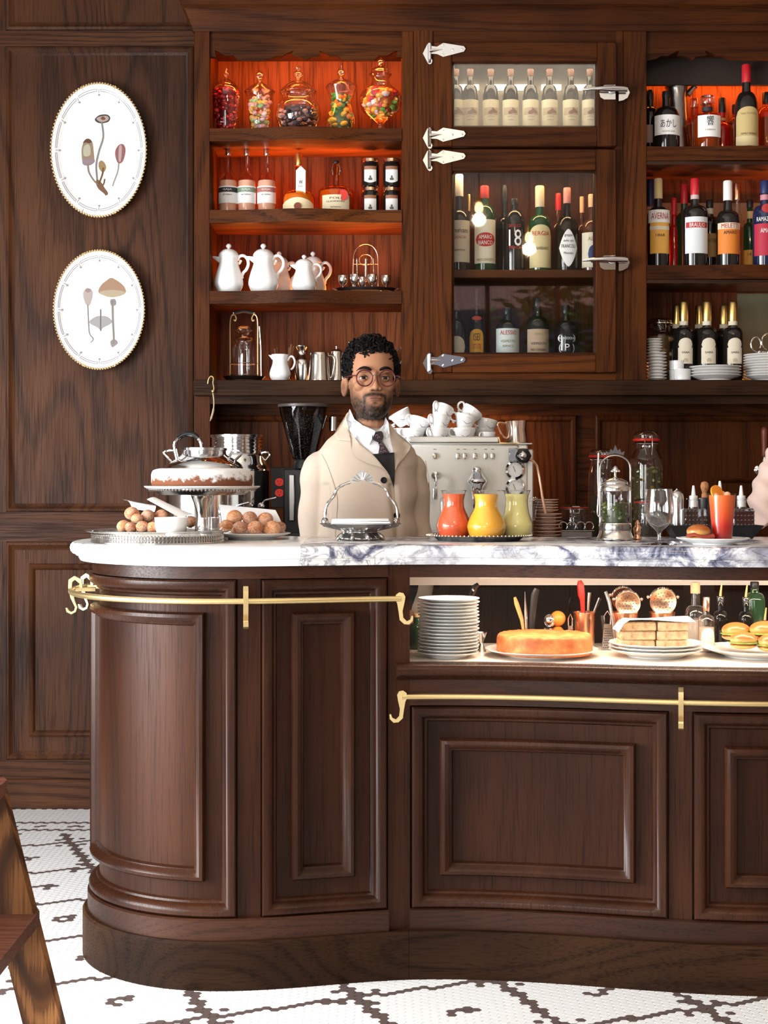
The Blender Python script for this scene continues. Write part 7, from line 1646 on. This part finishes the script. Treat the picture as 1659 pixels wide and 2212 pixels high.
def curls(parent, M_, n=900, seed=2):
    rnd = random.Random(seed); mb = MB(); cap_ = MB().ball((0, .020, .038), .079, .100, .084, 40, 28)
    def hairline(v):
        x, y, z = v; ax = abs(x)
        f = .072 - .10 * max(0, ax - .045) * 1.5 if y < -.045 else None
        if y < -.045: return .069 + .006 * math.sin(x * 90 + .8) - (max(0, ax - .042) * 1.9)
        if y < -.012: return .020 - (y + .045) * 1.2
        if y < .03: return -.006 - .0 * y
        return -.050
    keep = [i for i, v in enumerate(cap_.v) if v[2] > hairline(v) - .004]; ks_ = set(keep)
    fs = [f for f in cap_.f if all(i in ks_ for i in f)]; cv = MB(); cv.v = list(cap_.v); cv.f = fs
    mb.add(cv.v, cv.f)
    cnt = 0
    while cnt < n:
        a = rnd.uniform(0, 2 * PI); u = rnd.uniform(-.75, 1); r = math.sqrt(1 - u * u)
        dx, dy, dz = r * math.cos(a), r * math.sin(a), u
        v = (dx * .079, .020 + dy * .100, .038 + dz * .084)
        if v[2] < hairline(v): continue
        cnt += 1
        nrm = Vector((dx, dy, dz)); t1 = nrm.orthogonal().normalized(); t1 = Matrix.Rotation(rnd.uniform(0, 6.28), 3, nrm) @ t1; t2 = nrm.cross(t1)
        topb = max(0, dz); R = rnd.uniform(.0045, .0085) * (1 + .35 * topb); lift = rnd.uniform(-.002, .006 + .010 * topb) * (.35 if v[2] < .02 else 1)
        c = Vector(v) + nrm * lift; pts = []
        for k in range(9):
            th = k / 8 * rnd.uniform(4.2, 5.6); pts.append(c + t1 * R * math.cos(th) + nrm * R * .75 * math.sin(th) + t2 * (k - 4) * .0014)
        mb.tube(pts, .0021, 5)
    mb.xf(M_); return mb.build('hair', 'hair', parent)
# ---- the barista
PYB = 4.64
HM = Matrix.Translation((PX(802, 4.60), 4.605, PZ(817, 4.525))) @ Matrix.Rotation(math.radians(8), 4, 'Z') @ Matrix.Rotation(math.radians(-2), 4, 'X')
bx = PX(794, PYB)
zn = PZ(925, PYB)
yaw = math.radians(14)
arms = [[(bx - .142, PYB + .00, zn - .126), (bx - .160, PYB + .03, zn - .38), (bx - .145, PYB - .09, zn - .56), (.25, -.9, -.4), (-.5, -.3, .8)],
        [(bx + .122, PYB + .05, zn - .130), (bx + .150, PYB + .07, zn - .38), (bx + .15, PYB - .06, zn - .56), (-.25, -.9, -.4), (.5, -.3, .8)]]
man = thing('person', 'barista in cream coat, white shirt, dark tie and round red glasses behind the bar', 'person', (bx, PYB, 0), 0)
MI = Matrix.Translation((-bx, -PYB, 0))
Pm = dict(head=HM, base=(bx, PYB, 0), zn=zn, yaw=yaw, arms=arms)
bmsh = eval_mesh(body_mesh(Pm), .0030, 4, .45)
paint_skin(bmsh, HM.inverted(), None)
bmsh.polygons.foreach_set('use_smooth', [True] * len(bmsh.polygons)); bmsh.materials.clear(); bmsh.materials.append(MAT['skin'])
def link_mesh(me, name, parent, m=None):
    if m: me.materials.clear(); me.materials.append(MAT[m])
    me.polygons.foreach_set('use_smooth', [True] * len(me.polygons)); o = bpy.data.objects.new(name, me); C.objects.link(o); o.parent = parent; return o
def rel(o, parent):   # parts were made in world space: move them into the frame of their thing
    o.matrix_parent_inverse = Matrix.Translation(-Vector(parent.location)); return o
body = rel(link_mesh(bmsh, 'body', man), man)
rel(curls(man, HM), man)
# eyes
for s in (-1, 1):
    ce = HM @ Vector((s * .0325, -.0685, -.001)); R3 = HM.to_3x3()
    def eye_ball(r, off, rx, rz, m, name, par): return None
    e = MB().ball((0, 0, 0), .0120, seg=24, rings=16); e.xf(Matrix.Translation(ce)); eo = rel(e.build('eye', 'eye_white', man), man)
    look = Vector((.02, -1, -.02)).normalized()
    for rr, dp, m, nm in ((.0068, .0108, 'iris', 'iris'), (.0032, .0118, 'pupil', 'pupil')):
        c = ce + look * dp; d_ = MB().ball((0, 0, 0), rr, .0013, rr, 18, 10); d_.xf(Matrix.Translation(c)); d_.build(nm, m, eo)
    # lids: spherical bands over and under the eyeball
    for top_, a0, a1 in ((1, .36, 1.5), (0, -1.5, -.40)):
        P = []
        for i in range(9):
            el = a0 + (a1 - a0) * i / 8; row = []
            for j in range(17):
                az = -1.25 + 2.5 * j / 16; bend = (1 - (az / 1.25) ** 2); e2 = el * bend + (.02) * (1 - bend) if (i == 0) else el * (1 - (1 - bend) * .55)
                rr = .0134; row.append(HM @ (Vector((s * .0325, -.0685, -.001)) + Vector((rr * math.sin(az) * math.cos(e2), -rr * math.cos(az) * math.cos(e2), rr * math.sin(e2)))))
            P.append(row)
        rel(MB().grid(P).build('eyelid', 'eyelid', man), man)
        if top_: rel(MB().tube(P[0], .0009, 5).build('lashes', 'hair', man), man)
    br = [(s * .0125, -.0935, .0195), (s * .022, -.0945, .0250), (s * .034, -.0925, .0275), (s * .046, -.0855, .0245), (s * .054, -.077, .0185)]
    rel(MB().tube([HM @ Vector(p) for p in smooth3(br, 3)], [.0026, .0034, .0040, .0042, .0042, .0042, .0040, .0038, .0034, .0028, .0022, .0016, .001], 8).build('eyebrow', 'hair', man), man)
gl = rel(MB().tube([HM @ Vector((-.0335 + .0238 * math.cos(a), -.1005, -.0045 + .0238 * math.sin(a))) for a in [2 * PI * i / 40 for i in range(40)]], .0021, 8, True).build('glasses', 'glasses_red', man), man)
gl['label'] = 'round thin dark red spectacles'
def gpart(mb, name, m): return mb.build(name, m, gl)
gpart(MB().tube([HM @ Vector((.0335 + .0238 * math.cos(a), -.1005, -.0045 + .0238 * math.sin(a))) for a in [2 * PI * i / 40 for i in range(40)]], .0021, 8, True), 'lens_rim', 'glasses_red')
gpart(MB().tube([HM @ Vector(p) for p in smooth3([(-.0100, -.101, .000), (-.005, -.1055, .004), (.005, -.1055, .004), (.0100, -.101, .000)], 4)], .0013, 6), 'bridge', 'silver_dark')
for s in (-1, 1):
    gpart(MB().tube([HM @ Vector(p) for p in ((s * .0565, -.1005, .002), (s * .066, -.097, .003), (s * .0785, -.06, .004), (s * .0815, .0, .006), (s * .0815, .018, -.004))], [.0022, .0022, .0015, .0015, .0012], 6), 'temple_arm', 'glasses_red')
    P = [[HM @ Vector((s * .0335 + r * math.cos(a), -.1005 - .0006, -.0045 + r * math.sin(a))) for a in [2 * PI * i / 32 for i in range(32)]] for r in (.0005, .012, .0232)]
    gpart(MB().grid(P, closed_v=True), 'lens', 'lens_glass')
# coat
def coat_mesh(bx_, by_, zn_, yaw_, arm_, cuff=True):
    mb = MB(); zs = [(zn_ - .000, .072, .066), (zn_ - .017, .096, .075), (zn_ - .038, .124, .086), (zn_ - .065, .146, .098), (zn_ - .10, .154, .108), (zn_ - .16, .152, .116), (zn_ - .22, .148, .120), (zn_ - .33, .146, .120), (zn_ - .45, .160, .126), (zn_ - .62, .178, .140), (zn_ - .72, .182, .145)]
    closed_loft(mb, [ering(bx_, by_ + .008, z, w_, d, None, 40, 2.3, yaw_) for z, w_, d in zs])
    for L in arm_: limb(mb, [Vector(L[0]) + Vector((0, 0, .0)), L[1], Vector(L[1]).lerp(Vector(L[2]), .92)], [.060, .052, .044], 20)
    return mb
cm = eval_mesh(coat_mesh(bx, PYB, zn, yaw, arms), .0055, 5, .5)
# soft cloth folds
def displace(me, fn):
    N = [v.normal.copy() for v in me.vertices]; P_ = [v.co.copy() for v in me.vertices]; out = []
    for p, n_ in zip(P_, N): out += list(p + n_ * fn(p))
    me.vertices.foreach_set('co', out); me.update()
def fold(p):
    side = abs(p.x - bx)
    f = .0035 * math.sin(p.z * 46 + p.x * 25 + 1.5 * noise.noise(p * 9)) * max(0, min(1, (side - .10) / .05)) * (1 if p.z < zn - .12 else 0)
    f += .005 * noise.noise(Vector((p.x * 9, p.y * 9, p.z * 5)))
    a_ = p.x - bx; f -= .010 * math.exp(-((abs(a_ + .012 + .10 * (p.z - zn + .3)) - .100) / .010) ** 2) * (1 if zn - .62 < p.z < zn - .17 else 0)   # arm against body
    f += .005 * math.sin((p.z + .6 * a_) * 60) * math.exp(-((abs(a_) - .15) / .05) ** 2) * math.exp(-((p.z - zn + .34) / .12) ** 2)
    return f
displace(cm, fold)
coat = rel(link_mesh(cm, 'coat', man, 'coat_cream'), man); coat['label'] = 'cream double lapel coat'
tri = []
V_ = [v.co.copy() for v in cm.vertices] ; off = len(V_); Fp = [tuple(p.vertices) for p in cm.polygons]
V2 = [v.co.copy() for v in bmsh.vertices]; Fp2 = [tuple(i + off for i in p.vertices) for p in bmsh.polygons]
bvh = BVHTree.FromPolygons(V_ + V2, Fp + Fp2)
def on_surface(px, py, lift):
    d = Vector(((px - CX) / F, 1.0, -(py - H0) / F)); o_ = Vector((0, 0, HC))
    hit = bvh.ray_cast(o_, d.normalized())
    if hit[0] is None or hit[0].y > 4.85: yy = PYB - .02; return o_ + d * yy
    return hit[0] - d.normalized() * lift
def zpt(p): return (600 + p[0] / 4.514, 700 + p[1] / 4.514)
def cloth(name, pts, m, lift=.004, th=.0025, step_=5.0, round_=True, parent=None):
    L = [zpt(p) for p in pts]
    if round_: L = smooth_profile2(L, 4)
    vs_ = [Vector(p) for p in L]; n = len(vs_); ed = [(i, (i + 1) % n) for i in range(n)]
    x0 = min(p[0] for p in L); x1 = max(p[0] for p in L); y0 = min(p[1] for p in L); y1 = max(p[1] for p in L)
    def inside(x, y):
        c = False; j = n - 1
        for i in range(n):
            if (L[i][1] > y) != (L[j][1] > y) and x < (L[j][0] - L[i][0]) * (y - L[i][1]) / (L[j][1] - L[i][1]) + L[i][0]: c = not c
            j = i
        return c
    x = x0 + step_ / 2
    while x < x1:
        y = y0 + step_ / 2
        while y < y1:
            if inside(x, y): vs_.append(Vector((x, y)))
            y += step_
        x += step_
    ov, oe, of, *_ = delaunay_2d_cdt(vs_, ed, [], 1, 1e-4)
    P0 = [on_surface(v.x, v.y, lift) for v in ov]
    # relax depth so the cloth spans small dips
    adj = [set() for _ in ov]
    for f in of:
        for i in range(len(f)): adj[f[i]].add(f[(i + 1) % len(f)]); adj[f[(i + 1) % len(f)]].add(f[i])
    yy = [p.y for p in P0]
    for _ in range(4): yy = [min(yy[i], sum(yy[j] for j in adj[i]) / max(1, len(adj[i]))) if adj[i] else yy[i] for i in range(len(yy))]
    pts3 = []
    for v, y in zip(ov, yy): d = Vector(((v.x - CX) / F, 1.0, -(v.y - H0) / F)); pts3.append(Vector((0, 0, HC)) + d * y)
    k = len(pts3); mb = MB(); mb.v = [tuple(p) for p in pts3] + [(p.x, p.y + th, p.z) for p in pts3]
    cnt = {}
    for f in of:
        mb.f.append(tuple(f)); mb.f.append(tuple(i + k for i in f)[::-1])
        for i in range(len(f)): e = (f[i], f[(i + 1) % len(f)]); cnt[tuple(sorted(e))] = cnt.get(tuple(sorted(e)), []) + [e]
    for e, ls in cnt.items():
        if len(ls) == 1: a, b = ls[0]; mb.f.append((a, a + k, b + k, b))
    o = mb.build(name, m, parent or man, ang=60); o.matrix_parent_inverse = Matrix.Translation(-Vector(man.location)); return o
sh = cloth('shirt', [(672, 930), (700, 1040), (800, 1170), (930, 1278), (1132, 1262), (1110, 1150), (1078, 960), (1030, 985), (985, 1030), (940, 1035), (800, 975)], 'shirt', .004, .002, round_=False); sh['label'] = 'white dress shirt'
ap = cloth('apron', [(920, 1268), (1136, 1252), (1144, 1420), (1134, 1600), (1090, 1475), (1010, 1370)], 'apron', .005, .002, round_=False); ap['label'] = 'black apron bib'
ti = cloth('tie', [(975, 1140), (1015, 1130), (1092, 1254), (1040, 1262), (978, 1274), (992, 1200)], 'tie', .008, .003, round_=False); ti['label'] = 'dark patterned tie'
kn = cloth('tie_knot', [(918, 1108), (950, 1058), (1012, 1046), (1030, 1100), (1010, 1150), (965, 1148)], 'tie', .013, .006, 4); 
for a, b in ((985, 1110), (1000, 1180), (1040, 1245), (1005, 1250), (965, 1090), (1020, 1215)):
    p = on_surface(*zpt((a, b)), .0165); o = MB().tube([p + Vector((.0035 * math.cos(q), 0, .0035 * math.sin(q))) for q in [i * .8 for i in range(6)]], .0007, 5).build('tie_motif', 'tie_mark', ti)
cloth('shirt_collar', [(702, 828), (668, 905), (672, 985), (760, 1075), (892, 1178), (948, 1062), (955, 1036), (830, 985), (745, 925)], 'shirt', .010, .003, 4, False)
cloth('shirt_collar', [(1050, 905), (1078, 960), (1090, 1095), (1062, 1118), (1035, 1090), (1005, 1046), (1030, 990)], 'shirt', .010, .003, 4, False)
cloth('coat_collar', [(700, 850), (672, 872), (618, 960), (548, 1075), (585, 1132), (712, 1142), (706, 1080), (690, 1010), (672, 930)], 'coat_cream', .008, .004, 5, False)
cloth('lapel', [(712, 1140), (718, 1220), (765, 1300), (880, 1358), (1015, 1398), (1075, 1450), (1000, 1355), (935, 1278), (805, 1172), (706, 1062)], 'coat_cream', .009, .004, 5, False)
cloth('lapel', [(1078, 955), (1090, 1090), (1132, 1262), (1144, 1430), (1168, 1385), (1230, 1310), (1285, 1225), (1298, 1182), (1240, 1138), (1150, 1045), (1100, 975)], 'coat_cream', .009, .004, 5, False)
def seam(pts, m='seam', r=.0011, lift=.0012):
    o = MB().tube([on_surface(*zpt(p), lift) for p in smooth3(pts, 5)], r, 5).build('coat_seam', m, coat)
seam([(1075, 1450), (1125, 1590), (1135, 1720), (1145, 1900), (1155, 2110)]); seam([(425, 1265), (480, 1370), (540, 1540), (580, 1700), (572, 1900), (560, 2080)]); seam([(1440, 1330), (1470, 1500), (1480, 1700)])
for a, b in ((1034, 1522), (1160, 1866)):
    p = on_surface(*zpt((a, b)), .003); o = MB().lathe([(0, 0), (.0092, 0), (.0095, .003), (.0075, .0045), (.006, .0030), (0, .0028)], 22, p, rot=Matrix.Rotation(PI / 2, 3, 'X')).build('button', 'black_gloss', coat)
# trousers and shoes
def legs(bx_, by_, parent):
    mb = MB()
    for s in (-1, 1): limb(mb, [(bx_ + s * .085, by_, .88), (bx_ + s * .095, by_ - .01, .46), (bx_ + s * .10, by_ + .02, .10)], [.100, .072, .060])
    closed_loft(mb, [ering(bx_, by_, z, w_, d, None, 28, 2.4) for z, w_, d in ((.78, .15, .11), (.90, .16, .115), (.98, .145, .105))])
    rel(link_mesh(eval_mesh(mb, .012, 2), 'trousers', parent, 'trousers'), parent)
    for s in (-1, 1):
        mb = MB(); limb(mb, [(bx_ + s * .10, by_ + .045, .050), (bx_ + s * .105, by_ - .06, .048), (bx_ + s * .11, by_ - .16, .040)], [.048, .046, .038]); mb.v = [(x, y, max(z, .002)) for x, y, z in mb.v]; rel(mb.build('shoe', 'shoe', parent), parent)
legs(bx, PYB, man)
# ---- second bartender at the right frame edge, reaching for the tap
SYB = 4.70; b2 = PX(1800, SYB)
arms2 = [[(b2 - .15, SYB - .01, 1.31), (PX(1648, 4.62), 4.62, PZ(1112, 4.62)), (PX(1735, 4.80), 4.74, PZ(1020, 4.74)), (.6, .4, .6), (-.5, -.6, .6)], [(b2 + .15, SYB, 1.31), (b2 + .18, SYB + .02, 1.03), (b2 + .16, SYB - .1, .85), (0, -.9, -.4), (.5, -.3, .8)]]
H2 = Matrix.Translation((b2, SYB - .04, 1.56)) @ Matrix.Rotation(-.5, 4, 'Z')
p2 = thing('person', 'bartender at the right edge with only a pale pink sleeve showing', 'person', (b2, SYB, 0), 0)
m2 = eval_mesh(body_mesh(dict(head=H2, base=(b2, SYB, 0), zn=1.395, yaw=-.2, arms=arms2)), .005, 3)
paint_skin(m2, H2.inverted(), None); rel(link_mesh(m2, 'body', p2, 'skin'), p2)
c2m = eval_mesh(coat_mesh(b2, SYB, 1.395, -.2, arms2), .006, 4)
displace(c2m, lambda p: .004 * math.sin(p.x * 70 + p.z * 90) + .003 * noise.noise(p * 14))
rel(link_mesh(c2m, 'coat', p2, 'coat_pink'), p2); rel(curls(p2, H2, 500, 5), p2); legs(b2, SYB, p2)
